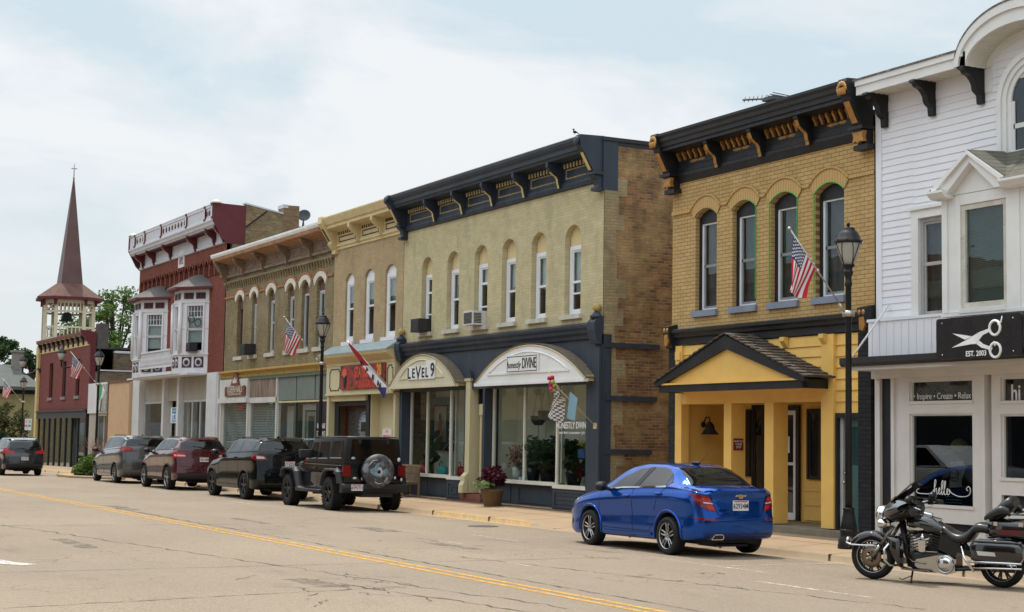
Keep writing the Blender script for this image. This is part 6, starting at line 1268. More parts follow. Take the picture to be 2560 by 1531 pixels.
q = MB(); q.lathe([(0.05, 0), (0.09, 0.05), (0.05, 0.12)], (TX, TY, 19.95), 8); q.tube([(TX, TY, 20.0), (TX, TY, 21.05)], 0.035, 6); d = Ms.to_3x3() @ Vector((0, 0.2, 0)); q.bar(Vector((TX, TY, 20.7))-d, Vector((TX, TY, 20.7))+d, 0.06, 0.06); q.build('cross', paint('dull_metal', (0.30, 0.28, 0.27), 0.5), T)
q = MB(); q.lathe([(0.50, 0.0), (0.46, 0.06), (0.36, 0.22), (0.33, 0.45), (0.28, 0.58), (0.06, 0.62), (0.05, 0.8)], (TX, TY-0.1, 9.72), 20); q.ball((TX, TY-0.1, 9.66), 0.08); tag(q.build('bell', paint('bell_bronze', (0.03, 0.04, 0.042), 0.5)), 'dark bronze bell hanging in the belfry', 'bell')
# ------------------------------------------------------------------ house at the far left
Hs = thing('house', 'grey roofed brick house with chimney at the far left', 'house', (-125, 20, -0.9))
q = MB(); q.box(-140, -125, 10.5, 24.9, -1.2, 5.2); q.build('wall', paint('olive_wall', (0.29, 0.23, 0.12), 0.8, 0.15, 3), Hs)
q = MB(); q.add([(-124.4, 10, 5.2), (-124.4, 25.3, 5.2), (-140.5, 25.3, 5.2), (-140.5, 10, 5.2), (-127.5, 13, 7.0), (-127.5, 23.6, 7.0), (-137, 23.6, 7.0), (-137, 13, 7.0)], [(0, 1, 5, 4), (1, 2, 6, 5), (2, 3, 7, 6), (3, 0, 4, 7), (4, 5, 6, 7), (3, 2, 1, 0)]); q.box(-124.5, -124.3, 10, 25.3, 5.0, 5.25); q.build('roof', paint('slate_roof', (0.085, 0.09, 0.085), 0.8, 0.15), Hs)
q = MB(); q.box(-127.6, -126.9, 23.4, 24.1, 6.5, 8.05); q.box(-127.7, -126.8, 23.3, 24.2, 7.95, 8.1); q.build('chimney', paint('chimney_grey', (0.20, 0.18, 0.16), 0.8), Hs)
mb = MB(); mb.box(-124.95, -124.88, 21.5, 25, 4.7, 5.0); mb.build('eave_band', DARK, Hs)
# ------------------------------------------------------------------ trees and greenery
def leaf_mat(name, lo, hi):
    m, t, b = new_mat(name); p = coords(t)
    g = N(t, 'ShaderNodeNewGeometry').outputs['Random Per Island']
    c = mixc(t, g, lo, hi); t.links.new(c, b.inputs['Base Color']); b.inputs['Roughness'].default_value = 0.6; b.inputs['Specular IOR Level'].default_value = 0.2
    tr = N(t, 'ShaderNodeBsdfTranslucent'); t.links.new(c, tr.inputs[0]); mx = N(t, 'ShaderNodeMixShader'); mx.inputs[0].default_value = 0.35
    out = [n for n in t.nodes if n.type == 'OUTPUT_MATERIAL'][0]; t.links.new(b.outputs[0], mx.inputs[1]); t.links.new(tr.outputs[0], mx.inputs[2]); t.links.new(mx.outputs[0], out.inputs[0]); return m
LEAF1 = leaf_mat('leaf_light', (0.055, 0.10, 0.025), (0.14, 0.21, 0.06)); LEAF2 = leaf_mat('leaf_dark', (0.022, 0.045, 0.018), (0.06, 0.095, 0.035)); BARK = paint('bark', (0.06, 0.045, 0.035), 0.9, 0.3, 8)
def leaves(mb, c, r, n, s, rng, sq=0.8, mi=0):
    for _ in range(n):
        while True:
            p = Vector((rng.uniform(-1, 1), rng.uniform(-1, 1), rng.uniform(-1, 1)))
            if 0.35 < p.length < 1: break
        q = Vector(c) + Vector((p.x*r, p.y*r, p.z*r*sq)); a = Vector((rng.gauss(0, 1), rng.gauss(0, 1), rng.gauss(0, 0.6))).normalized(); b_ = a.cross(Vector((rng.gauss(0, 1), rng.gauss(0, 1), rng.gauss(0, 1)))).normalized()
        l = s*rng.uniform(0.6, 1.3); mb.add([q-a*l, q-b_*l*0.5, q+a*l, q+b_*l*0.5], [(0, 1, 2, 3)], mi)
def tree(x, y, z0, h, rad, label, lm, seed, ncl=46, per=110, ls=0.16, low=0.35):
    rng = random.Random(seed); t_ = thing('tree', label, 'tree', (x, y, z0), 'trees beyond the rooftops')
    tk = MB(); top = Vector((x, y, z0+h*0.72)); tk.tube([(x, y, z0), (x+0.1, y, z0+h*0.3), (x-0.1, y+0.1, z0+h*0.5), top], [0.35, 0.28, 0.2, 0.08], 8)
    lf = MB()
    for k in range(ncl):
        th = rng.uniform(0, 2*pi); u = rng.uniform(0, 1); zz = z0 + h*(low + (0.97-low)*u); env = rad*(0.45+0.75*sin(pi*min(1, 0.18+u*0.80)))*(0.75 if u > 0.8 else 1)
        rr = env*sqrt(rng.uniform(0.05, 1)); c = Vector((x+rr*cos(th), y+rr*sin(th), zz)); cr = rad*rng.uniform(0.18, 0.34)
        leaves(lf, c, cr, per, ls, rng, 0.7)
        if k % 2 == 0: tk.tube([(x, y, z0+h*(0.28+0.35*u)), (c+Vector((x, y, zz)))*0.5, c], [0.12, 0.07, 0.03], 5)
    tk.build('trunk', BARK, t_); lf.build('crown', lm, t_, recalc=False); return t_
tree(-130, 32.0, -0.9, 14.6, 3.2, 'bright green leafy tree right of the belfry, the taller of two', LEAF1, 3, 60, 130)
tree(-133, 29.3, -0.9, 12.4, 2.4, 'mid green tree seen through the open belfry', LEAF1, 5, 36, 110)
tree(-128, 34.6, -0.9, 11.0, 2.6, 'dark leafy tree just left of the red building', LEAF1, 8, 40, 110)
tree(-152, 26.6, -1, 12.3, 2.6, 'dark tree with sparse top at the left edge behind the grey roof', LEAF2, 9, 34, 110, 0.2)
tree(-150, 29.4, -1, 10.6, 2.2, 'small dark tree behind the chimney of the grey roofed house', LEAF2, 12, 34, 110, 0.2)
tree(-152, 23.6, -1, 10.5, 2.6, 'dark tree reaching in from the left edge above the roof', LEAF2, 14, 34, 110, 0.2)
def bush(x, y, z0, h, r, label, lm, seed, n=26, ls=0.09, per=90, name='shrub', cat='shrub'):
    rng = random.Random(seed); lf = MB()
    for k in range(n):
        th = rng.uniform(0, 2*pi); rr = r*sqrt(rng.random())*0.8; u = rng.random(); leaves(lf, (x+rr*cos(th), y+rr*sin(th), z0+h*(0.1+0.8*u*(1-0.4*(rr/r)))), r*0.3, per, ls, rng, 0.9)
    return tag(lf.build(name, lm, None, recalc=False), label, cat)
bush(-112, 20.6, -0.9, 5.6, 1.5, 'tall loose shrub in front of the grey roofed house', leaf_mat('leaf_olive', (0.05, 0.06, 0.02), (0.12, 0.12, 0.045)), 21, 40, 0.13); bush(-111, 19.2, -0.9, 3.6, 1.3, 'low dark shrub at the left edge beside the far car', LEAF2, 22, 30, 0.12)
bush(-108, 20.6, -0.9, 2.4, 0.9, 'small evergreen bush behind the far parking signs', LEAF2, 23, 20, 0.1)
bush(-69.35, 16.25, -0.02, 0.95, 0.85, 'bright green shrub in the kerbside bed', leaf_mat('leaf_fresh', (0.05, 0.10, 0.02), (0.14, 0.22, 0.05)), 24, 34, 0.08)
t_ = thing('ornamental_grass', 'tuft of pinkish ornamental grass in the kerbside bed', 'plant', (-69.8, 16.6, 0.05)); q = MB(); rg = random.Random(4)
for k in range(46):
    a = rg.uniform(0, 2*pi); l = rg.uniform(0.2, 0.75); q.tube([(-69.9+0.1*cos(a), 16.6+0.1*sin(a), 0.05), (-69.9+0.5*l*cos(a), 16.6+0.5*l*sin(a), 0.9+0.4*rg.random()), (-69.9+l*cos(a), 16.6+l*sin(a), 1.15+0.55*rg.random())], [0.014, 0.011, 0.004], 4)
q.build('blades', paint('pink_grass', (0.30, 0.16, 0.14), 0.8, 0.3, 9), t_)

# ------------------------------------------------------------------ street lamps
IRON = paint('lamp_iron', (0.012, 0.012, 0.013), 0.42, 0.2, 6); m, t, b = new_mat('lamp_globe'); b.inputs['Base Color'].default_value = (0.62, 0.60, 0.54, 1); b.inputs['Roughness'].default_value = 0.25
tr = N(t, 'ShaderNodeBsdfTranslucent'); tr.inputs[0].default_value = (0.75, 0.73, 0.66, 1); mx = N(t, 'ShaderNodeMixShader'); mx.inputs[0].default_value = 0.5; out = [n for n in t.nodes if n.type == 'OUTPUT_MATERIAL'][0]; t.links.new(b.outputs[0], mx.inputs[1]); t.links.new(tr.outputs[0], mx.inputs[2]); t.links.new(mx.outputs[0], out.inputs[0]); MATS['lamp_globe'] = m
L = thing('street_lamp', 'tall black street lamp in front of the white salon', 'street lamp', (0, 0, 0), 'black lantern street lamps')
q = MB(); q.lathe([(0.25, 0.0), (0.25, 0.10), (0.235, 0.13), (0.235, 0.20), (0.20, 0.24), (0.19, 0.30), (0.205, 0.32), (0.205, 0.36), (0.19, 0.38)], (0, 0, 0), 24); q.lathe([(0.205, 0.36), (0.17, 0.50), (0.135, 0.64), (0.125, 0.70), (0.14, 0.72), (0.13, 0.75)], (0, 0, 0), 48, 0, 'Z', 0.14, 16); q.build('base', IRON, L)
q = MB(); q.lathe([(0.085, 0.7), (0.074, 2.4), (0.066, 4.62), (0.085, 4.64), (0.085, 4.70), (0.07, 4.72), (0.075, 4.80), (0.11, 4.86), (0.11, 4.90), (0.085, 4.92), (0.10, 4.96), (0.145, 4.99), (0.145, 5.02), (0.06, 5.03)], (0, 0, 0), 16); q.lathe([(0.082, 4.06), (0.086, 4.06), (0.086, 4.12), (0.082, 4.12)], (0, 0, 0), 16); q.build('pole', IRON, L)
q = MB(); q.lathe([(0.13, 5.02), (0.17, 5.10), (0.225, 5.22), (0.265, 5.34), (0.28, 5.40), (0.26, 5.42)], (0, 0, 0), 20); q.build('globe', MATS['lamp_globe'], L)
q = MB(); q.lathe([(0.30, 5.39), (0.31, 5.41), (0.31, 5.44), (0.285, 5.46), (0.25, 5.54), (0.20, 5.60), (0.15, 5.64), (0.15, 5.67), (0.03, 5.68), (0.025, 5.70)], (0, 0, 0), 20); q.ball((0, 0, 5.73), 0.045, 10, 6); 
q.build('cap', IRON, L)
q = MB()
for k in range(8):
    a0 = 2*pi*k/8
    for s_ in (-1, 1):
        pts_ = [((0.285-0.15*u**1.2)*cos(a0+s_*0.36*(1-u)), (0.285-0.15*u**1.2)*sin(a0+s_*0.36*(1-u)), 5.40-0.39*u) for u in [i/6 for i in range(7)]]
        if k % 2 == 0: q.tube(pts_, 0.011, 5)
for k in range(8): a0 = 2*pi*k/8; q.ball((0.305*cos(a0), 0.305*sin(a0), 5.44), 0.022, 6, 4)
q.build('cage', IRON, L)
L.location = (-21.42, 17.78, 0.08); L.scale = (0.75, 0.75, 0.97)
copy_thing(L, (-46.3, 17.78, 0.08), 'black street lamp rising behind the spare wheel vehicle between tan and brown facades'); copy_thing(L, (-71.9, 17.0, 0.0), 'black street lamp beside the minivan in front of the low peach shop'); copy_thing(L, (-100.9, 19.3, -0.35), 'farthest black street lamp, in front of the house at the left edge')

# ------------------------------------------------------------------ flags
def flag_mats():
    m, t, b = new_mat('flag_cloth'); return m
FW = paint('flag_white', (0.70, 0.68, 0.68), 0.8, 0.06, 9); FRd = paint('flag_red', (0.48, 0.02, 0.045), 0.8, 0.1, 9); FBl = paint('flag_blue', (0.022, 0.028, 0.11), 0.8, 0.1, 9); POLEM = paint('flag_pole', (0.45, 0.43, 0.38), 0.35, 0.15, 9, 0.6)
def cloth_flag(seed, hoist, fly):
    """stars and stripes hanging from a slanted pole; local origin at the lamp pole bracket, pole runs out -y and up"""
    rg = random.Random(seed); T0 = Vector((0, -1.16, 1.25)); T1 = Vector((0, -0.68, 0.75)); ph = rg.uniform(0, 6)
    def P(u, v):            # u along hoist (0 tip..1), v along fly
        top = T0.lerp(T1, u); d = Vector((0.02, -0.10 + 0.40*u*(1-v*0.3), -1.0)).normalized(); 
        d = Vector((0.0, -0.13-0.24*u, -1)).normalized()
        w = 0.060*v**0.7*sin(5.2*u+1.3*v+ph) + 0.035*v*sin(11*u+3*v+ph*2)
        return top + d*(v*fly*(1-0.36*u)) + Vector((1, 0.15, 0))*w + Vector((0, -0.10*v*sin(u*pi), 0))
    q = MB(); nu, nv = 26, 40
    G_ = [[P(i/nu, j/nv) for j in range(nv+1)] for i in range(nu+1)]; b0 = len(q.v)
    for row in G_:
        for p_ in row: q.v.append(tuple(p_))
    for i in range(nu):
        for j in range(nv):
            st = i//2; inc = (st < 7 and j < nv*0.42); q.f.append([b0+i*(nv+1)+j, b0+i*(nv+1)+j+1, b0+(i+1)*(nv+1)+j+1, b0+(i+1)*(nv+1)+j]); q.m.append(2 if inc else (1 if st % 2 == 0 else 0)); q.sm.append(True)
    for r_ in range(9):
        for c_ in range(6 if r_ % 2 == 0 else 5):
            u = (0.5+r_*0.95)/9*(14/26); v = (0.035+0.068*c_ + (0.034 if r_ % 2 else 0))
            c0 = P(u, v); du = (P(u+0.01, v)-c0).normalized(); dv = (P(u, v+0.01)-c0).normalized(); nn = du.cross(dv).normalized()
            for s_ in (-1, 1):
                vs = [c0 + nn*0.004*s_ + (du*cos(k*pi/5)+dv*sin(k*pi/5))*(0.022 if k % 2 == 0 else 0.010) for k in range(10)]; q.add(vs, [list(range(10))], 0)
    return q
def flag(seed, label, loc, first=None):
    if first is None:
        t_ = thing('flag', label, 'flag', (0, 0, 0), 'flags on the lamp posts')
        q = MB(); q.tube([(0, -0.07, 0.0), (0, -1.24, 1.335)], 0.014, 8); q.ball((0, -1.26, 1.355), 0.032, 8, 6); q.tube([(0, -0.09, 0.01), (0, -0.2, 0.14)], 0.024, 8); q.lathe([(0.105, -0.05), (0.105, 0.05)], (0, 0, -0.02), 14); q.ball((0, -0.66, 0.68), 0.03, 8, 6); q.build('flag_pole', POLEM, t_)
        cloth_flag(seed, 1, 0.93).build('cloth', [FW, FRd, FBl], t_, recalc=False); t_.location = loc; return t_
    return copy_thing(first, loc, label)
f1 = flag(2, 'stars and stripes on the lamp post by the yellow brick building', (-21.42, 17.78, 4.12))
f2 = flag(0, 'stars and stripes hanging in front of the olive brown upper windows', (-46.3, 17.78, 4.12), f1)
f3 = flag(0, 'stars and stripes hanging before the maroon building, third from right', (-71.9, 17.0, 4.05), f1)
f4 = flag(0, 'flag cut by the left edge of the photo', (-100.9, 19.3, 3.7), f1)
# OPEN banner and garden flag
t_ = thing('banner_flag', 'red white and blue OPEN feather flag angled from the pub doorway', 'flag', (-43.3, 18.9, 3.0))
q = MB(); q.tube([(-43.22, YW-0.15, 3.02), (-44.55, 17.9, 4.72)], 0.016, 6); q.build('flag_pole', POLEM, t_)
m, t, b = new_mat('open_banner'); s_ = N(t, 'ShaderNodeSeparateXYZ'); t.links.new(coords(t), s_.inputs[0])
z_ = s_.outputs[2]; c = mixc(t, math_n(t, 'GREATER_THAN', z_, 3.98), (0.60, 0.58, 0.60), (0.34, 0.02, 0.03)); c = mixc(t, math_n(t, 'LESS_THAN', z_, 3.34), c, (0.03, 0.035, 0.16)); t.links.new(c, b.inputs['Base Color']); b.inputs['Roughness'].default_value = 0.8; MATS['open_banner'] = m
q = MB(); A_ = Vector((-44.5, 17.93, 4.68)); B_ = Vector((-43.5, 18.75, 3.40))
rows = []
for i in range(21):
    u = i/20; top = A_.lerp(B_, u); ln = 0.05+0.36*u**0.9; row = []
    for j in range(7): v = j/6; row.append(top + Vector((-0.10*v*ln, -0.10*v*ln, -0.98*v*ln)) + Vector((0.05*sin(4*v+6*u), 0, 0)))
    rows.append(row)
q.grid(rows); q.build('cloth', MATS['open_banner'], t_, recalc=False)
q = MB()
for k, ch in enumerate('OPEN'):
    me = text_mesh(ch, 0.12+0.03*k, ext=0.003, bold=0.012); u = 0.40+0.15*k; c0 = A_.lerp(B_, u)+Vector((-0.10, -0.10, -0.98))*0.5*(0.05+0.36*u**.9)+Vector((0.05*sin(2+6*u), -0.04, 0)); dx = (B_-A_).normalized(); up = -Vector((-0.10, -0.10, -0.98)).normalized(); nn = dx.cross(up)
    q.add([c0+dx*v.co.x+up*v.co.y+nn*(v.co.z+0.012) for v in me.vertices], [list(p_.vertices) for p_ in me.polygons])
q.build('lettering', BLACK, t_)
t_ = thing('garden_flag', 'small gingham and pink garden flag on a white pole by the canopy', 'flag', (-31.9, 18.95, 2.2))
q = MB(); q.tube([(-32.05, YW-0.1, 2.22), (-32.35, 18.3, 3.05), (-32.52, 18.05, 3.52)], 0.013, 6); q.box(-32.1, -31.95, YW-0.12, YW-0.04, 2.14, 2.28); q.build('flag_pole', paint('pale_wood', (0.46, 0.38, 0.24), 0.6), t_)
m, t, b = new_mat('gingham'); ck_ = N(t, 'ShaderNodeTexChecker'); ck_.inputs['Scale'].default_value = 22; t.links.new(coords(t, ('X', 'Z', None)), ck_.inputs['Vector']); ck_.inputs[1].default_value = (0.10, 0.10, 0.11, 1); ck_.inputs[2].default_value = (0.62, 0.62, 0.6, 1); t.links.new(ck_.outputs[0], b.inputs['Base Color']); MATS['gingham'] = m
q = MB(); G_ = [[(-32.42+0.10*u-0.30*v*(1-0.3*u)+0.04*sin(5*v+4*u), 18.2+0.25*u+0.05*sin(7*u+2*v), 3.05-0.22*u-0.62*v) for v in [j/10 for j in range(11)]] for u in [i/8 for i in range(9)]]; q.grid(G_); q.build('cloth', MATS['gingham'], t_, recalc=False)
q = MB(); G_ = [[(-32.16+0.12*u-0.12*v, 18.48+0.14*u, 3.0-0.16*u-0.62*v+0.1*u*v) for v in [j/6 for j in range(7)]] for u in [i/3 for i in range(4)]]; q.grid(G_); q.build('lining', paint('flag_aqua', (0.22, 0.38, 0.48), 0.8), t_, recalc=False)
q = MB(); rg = random.Random(3)
for k in range(16): q.ball((-32.44+rg.uniform(-.07, .08), 18.14+rg.uniform(-.05, .06), 3.12+rg.uniform(-.12, .22)), 0.05, 8, 5, k % 3)
q.build('bow', [paint('hot_pink', (0.55, 0.05, 0.18), 0.7), paint('lime', (0.40, 0.42, 0.10), 0.7), paint('dark_pink', (0.40, 0.03, 0.07), 0.7)], t_)
# ------------------------------------------------------------------ pavement furniture
t_ = thing('planter', 'round brown planter with dark red coleus', 'planter', (-36.34, 18.66, 0.14)); px_, py_, pz_ = -36.34, 18.66, 0.14
q = MB(); q.lathe([(0.20, 0.0), (0.215, 0.02), (0.27, 0.39), (0.285, 0.41), (0.285, 0.46), (0.25, 0.46), (0.24, 0.38), (0.001, 0.38)], (px_, py_, pz_), 28); q.build('pot', paint('brown_pot', (0.15, 0.085, 0.04), 0.6, 0.2, 4, streak=True), t_)
q = MB(); rg = random.Random(6)
for k in range(13): leaves(q, (px_+0.05+rg.uniform(-.24, .24), py_+rg.uniform(-.22, .22), pz_+0.66+rg.uniform(-.06, .28)), 0.15, 70, 0.055, rg)
q.build('foliage', leaf_mat('coleus_leaf', (0.035, 0.006, 0.012), (0.12, 0.015, 0.035)), t_, recalc=False)
q = MB()
for k in range(9): leaves(q, (px_-0.12+rg.uniform(-.26, .34), py_-0.18+rg.uniform(-.15, .2), pz_+0.55+rg.uniform(-.05, .1)), 0.14, 36, 0.05, rg)
q.build('trailing_leaves', leaf_mat('creeper_leaf', (0.10, 0.16, 0.05), (0.30, 0.36, 0.20)), t_, recalc=False)
t_ = thing('bench', 'slatted wooden bench against the shopfront behind the spare wheel vehicle', 'bench', (-42.2, 19.1, 0.18)); WD = paint('bench_wood', (0.19, 0.14, 0.085), 0.7, 0.2, 6, streak=True); q = MB()
for k in range(16): x = -42.9+0.078*k; q.bar((x, 18.98, 0.60), (x, 19.10, 1.08), 0.03, 0.022, up=(0, 1, 0))
q.box(-42.98, -41.66, 19.07, 19.12, 1.04, 1.10); q.build('backrest', WD, t_)
q = MB()
for k in range(6): q.box(-42.98, -41.66, 18.50+0.085*k, 18.565+0.085*k, 0.60, 0.625)
q.build('seat', WD, t_)
for x in (-42.95, -41.72): q = MB(); q.box(x-0.025, x+0.03, 18.50, 18.55, 0.17, 0.86); q.box(x-0.025, x+0.03, 19.02, 19.07, 0.17, 1.0); q.box(x-0.03, x+0.035, 18.46, 19.06, 0.84, 0.88); q.box(x-0.02, x+0.025, 18.55, 19.02, 0.55, 0.60); q.build('end_frame', WD, t_)
def post_sign(x, y, z0, plates, label, cat='sign'):
    t_ = thing('parking_sign', label, cat, (x, y, z0)); q = MB(); q.box(x-0.02, x+0.02, y-0.015, y+0.015, z0, plates[-1][3]+0.02); q.build('post', paint('galvanised', (0.36, 0.38, 0.38), 0.5, 0.1, 6, 0.4), t_)
    return t_
t_ = post_sign(-60.45, 17.3, 0.1, [(0, 0, 0, 2.9)], 'pale blue and white RESERVED PARKING sign with wheelchair symbol on a post')
q = MB(); q.box(-60.95, -60.0, 17.24, 17.26, 2.28, 2.88); q.build('plate', paint('sign_plate', (0.62, 0.68, 0.70), 0.5), t_); q = MB(); q.box(-60.66, -60.28, 17.232, 17.239, 2.43, 2.60); q.build('symbol_field', paint('sign_blue', (0.03, 0.10, 0.45), 0.5), t_)
q = MB(); q.ball((-60.49, 17.226, 2.575), 0.022, 8, 6); q.tube([(-60.49, 17.226, 2.56), (-60.48, 17.226, 2.51), (-60.42, 17.226, 2.51), (-60.39, 17.226, 2.46)], 0.011, 5); q.tube([(-60.47+0.05*cos(k*pi/8+2), 17.226, 2.49+0.045*sin(k*pi/8+2)) for k in range(12)], 0.009, 5); q.build('symbol', LET, t_)
q = MB(); text_on(q, 'RESERVED', 0.14, -60.475, 17.238, 2.80, ext=0.002, bold=0.003, sx=0.95); text_on(q, 'PARKING', 0.14, -60.475, 17.238, 2.68, ext=0.002, bold=0.003, sx=0.95); text_on(q, 'VAN ACCESS', 0.09, -60.475, 17.238, 2.35, ext=0.002); q.build('lettering', paint('sign_teal', (0.04, 0.16, 0.25), 0.5), t_)
t_ = post_sign(-97.2, 19.0, -0.4, [(0, 0, 0, 2.55)], 'pair of small parking regulation signs, one red lettered and one green')
q = MB(); q.box(-98.2, -97.35, 18.94, 18.97, 1.95, 2.62); q.box(-97.15, -96.3, 18.94, 18.97, 1.95, 2.62); q.build('plate', MATS['sign_plate'], t_); q = MB(); text_on(q, 'NO', 0.25, -97.78, 18.935, 2.45, ext=0.002); text_on(q, 'PARKING', 0.18, -97.78, 18.935, 2.2, ext=0.002); q.build('lettering', MATS['red_letters'], t_); q = MB(); text_on(q, '2 HR', 0.25, -96.72, 18.935, 2.45, ext=0.002); text_on(q, 'PARKING', 0.18, -96.72, 18.935, 2.2, ext=0.002); q.build('lettering', MATS['poster_green'], t_)
t_ = thing('bird', 'small dark bird perched on the slate cornice end', 'bird', (-31.95, 18.42, 8.98)); q = MB(); q.ball((0, 0, 0.10), 1, 10, 8, 0, (0.05, 0.09, 0.055)); q.ball((0, -0.06, 0.19), 0.042, 8, 6); q.lathe([(0.014, 0), (0.001, 0.05)], (0, -0.10, 0.19), 6, 0, 'Y'); q.add([(-0.02, 0.06, 0.09), (0.02, 0.06, 0.09), (0.03, 0.2, 0.03), (-0.03, 0.2, 0.03), (0, 0.1, 0.12)], [(0, 1, 2, 3), (0, 4, 1), (1, 4, 2), (2, 4, 3), (3, 4, 0)]); q.tube([(0.015, 0, 0.05), (0.015, -0.01, 0)], 0.005, 4); q.tube([(-0.015, 0, 0.05), (-0.015, -0.01, 0)], 0.005, 4); q.xform(Matrix.Translation((-31.98, 18.42, 8.99)) @ Matrix.Scale(0.6, 4)); q.build('body', DARK, t_)
# ------------------------------------------------------------------ things in the shop windows
def potted(x, y, z, r, h, lm, pm, label, n=8, ls=0.08, per=30):
    t_ = thing('potted_plant', label, 'plant', (x, y, z)); q = MB(); q.lathe([(r*0.7, 0), (r, h), (r*0.9, h), (0.001, h*0.9)], (x, y, z), 16); q.build('pot', pm, t_)
    rg = random.Random(int(abs(x)*100)); q = MB()
    for k in range(n): leaves(q, (x+rg.uniform(-r*1.6, r*1.6), y+rg.uniform(-r, r), z+h+rg.uniform(0.05, r*3.2)), r*1.1, per, ls, rg)
    q.build('foliage', lm, t_, recalc=False); return t_
t_ = thing('leafy_plant', 'tall broad leaved plant in the left shop window', 'plant', (-42.35, 19.75, 0.75)); q = MB(); rg = random.Random(5)
for k in range(15):
    a = rg.uniform(0, 2*pi); z = 0.9+1.05*k/15; lx = 0.42+0.12*rg.random(); c0 = Vector((-42.35, 19.75, z)); d = Vector((cos(a), sin(a)*0.6, 0.75)).normalized(); s_ = d.cross(Vector((0, 0, 1))).normalized()
    q.add([c0, c0+d*lx*0.35+s_*0.13, c0+d*lx*0.75+s_*0.12, c0+d*lx, c0+d*lx*0.75-s_*0.12, c0+d*lx*0.35-s_*0.13], [(0, 1, 2, 3, 4, 5)])
q.tube([(-42.35, 19.75, 0.7), (-42.35, 19.75, 2.0)], 0.02, 6); q.build('foliage', leaf_mat('fiddle_leaf', (0.02, 0.05, 0.02), (0.05, 0.10, 0.04)), t_, recalc=False)
t_ = thing('wall_quilt', 'dark teal quilt with a dress motif hung in the left shop', 'quilt', (-41.0, 21.3, 2.0)); q = MB(); q.box(-41.9, -40.2, 21.35, 21.38, 1.45, 3.0, 0); q.box(-41.9, -40.2, 21.34, 21.35, 2.78, 3.0, 1); q.box(-41.45, -40.65, 21.33, 21.345, 1.7, 2.74, 2); q.prism([(-41.3, 1.7), (-40.8, 1.7), (-40.9, 2.1), (-40.86, 2.3), (-41.24, 2.3), (-41.2, 2.1)], 21.32, 21.33, 'Y', 3); q.ball((-41.05, 21.33, 2.42), 1, 8, 6, 4, (0.10, 0.01, 0.14))
for k in range(10): q.box(-41.82, -41.62, 21.335, 21.345, 1.5+0.13*k, 1.57+0.13*k, 2 if k % 2 else 1); q.box(-40.48, -40.28, 21.335, 21.345, 1.5+0.13*k, 1.57+0.13*k, 1 if k % 2 else 2)
q.xform(Matrix.Translation((-1.55, -1.23, 0.06))); q.build('panel', [paint('quilt_dark', (0.025, 0.035, 0.05), 0.9), paint('quilt_teal', (0.05, 0.22, 0.26), 0.9), paint('quilt_pale', (0.42, 0.40, 0.36), 0.9, 0.2, 12), paint('quilt_coral', (0.42, 0.16, 0.10), 0.9), DARK], t_)
for x, y, mt, lab in ((-42.6, 19.6, paint('red_bag', (0.50, 0.04, 0.07), 0.5), 'crimson bag on the left shop window shelf'), (-41.3, 19.6, paint('teal_bag', (0.03, 0.32, 0.38), 0.5), 'turquoise bag on the left shop window shelf'), (-40.15, 19.6, paint('red_bag2', (0.55, 0.05, 0.05), 0.5), 'bright red bag in the narrow window pane beside the door')):
    t_ = thing('handbag', lab, 'bag', (x, y, 0.72), 'bags in the left shop window'); q = MB(); q.ball((x, y, 0.92), 1, 14, 9, 0, (0.26, 0.14, 0.19)); q.build('body', mt, t_); q = MB(); q.tube([(x-0.14, y-0.05, 1.04), (x-0.08, y-0.05, 1.2), (x+0.08, y-0.05, 1.2), (x+0.14, y-0.05, 1.04)], 0.016, 6); q.build('handle', mt, t_)
HANG = leaf_mat('hang_leaf', (0.02, 0.05, 0.02), (0.06, 0.10, 0.04))
for x, y, z, lab in ((-36.15, 19.85, 2.34, 'dark hanging pot in macrame, the lower left one in the right shop window'), (-35.76, 19.85, 2.47, 'dark hanging pot in macrame, the upper right one in the right shop window')):
    t_ = thing('hanging_pot', lab, 'hanging pot', (x, y, z), 'macrame hanging pots'); q = MB(); q.lathe([(0.10, -0.10), (0.20, 0.02), (0.21, 0.14), (0.19, 0.14)], (x, y, z), 16); q.build('pot', DARK, t_); q = MB()
    for a in range(4): q.tube([(x+0.19*cos(a*pi/2+.4), y+0.19*sin(a*pi/2+.4), z+0.12), (x, y, z+0.95), (x, y, 3.3)], 0.009, 4)
    q.tube([(x, y, z-0.1), (x, y, z-0.55)], 0.014, 5); q.build('macrame', paint('cord', (0.55, 0.50, 0.38), 0.9), t_)
potted(-37.05, 19.75, 0.74, 0.15, 0.40, leaf_mat('bouquet', (0.30, 0.06, 0.07), (0.55, 0.30, 0.16)), LET, 'white vase of pink and orange flowers in the right shop window', 12, 0.055, 26); potted(-36.2, 19.75, 0.74, 0.19, 0.5, leaf_mat('pothos', (0.05, 0.09, 0.03), (0.22, 0.27, 0.12)), DARK, 'variegated trailing plant on a dark stand in the right shop window', 16, 0.085, 26)
potted(-35.7, 19.9, 0.74, 0.22, 0.35, LEAF2, DARK, 'large dark bushy plant at the back of the right shop window', 18, 0.1, 40); potted(-34.2, 19.8, 0.74, 0.22, 0.35, LEAF2, DARK, 'dark fern in the rightmost shop window pane', 18, 0.1, 40); potted(-36.5, 19.6, 0.74, 0.12, 0.16, HANG, LET, 'small white pot low in the right shop window', 3, 0.04, 14)
t_ = thing('flower_box', 'small blue box of yellow flowers hung by the right shop window edge', 'flower box', (-32.8, 19.5, 1.6)); q = MB(); q.box(-33.3, -32.98, 19.38, 19.5, 1.45, 1.66); q.build('box', paint('blue_box', (0.05, 0.12, 0.34), 0.6), t_); q = MB(); rg = random.Random(8); leaves(q, (-33.14, 19.44, 1.76), 0.15, 60, 0.045, rg); q.build('flowers', leaf_mat('yellow_bloom', (0.35, 0.30, 0.05), (0.60, 0.50, 0.10)), t_, recalc=False)
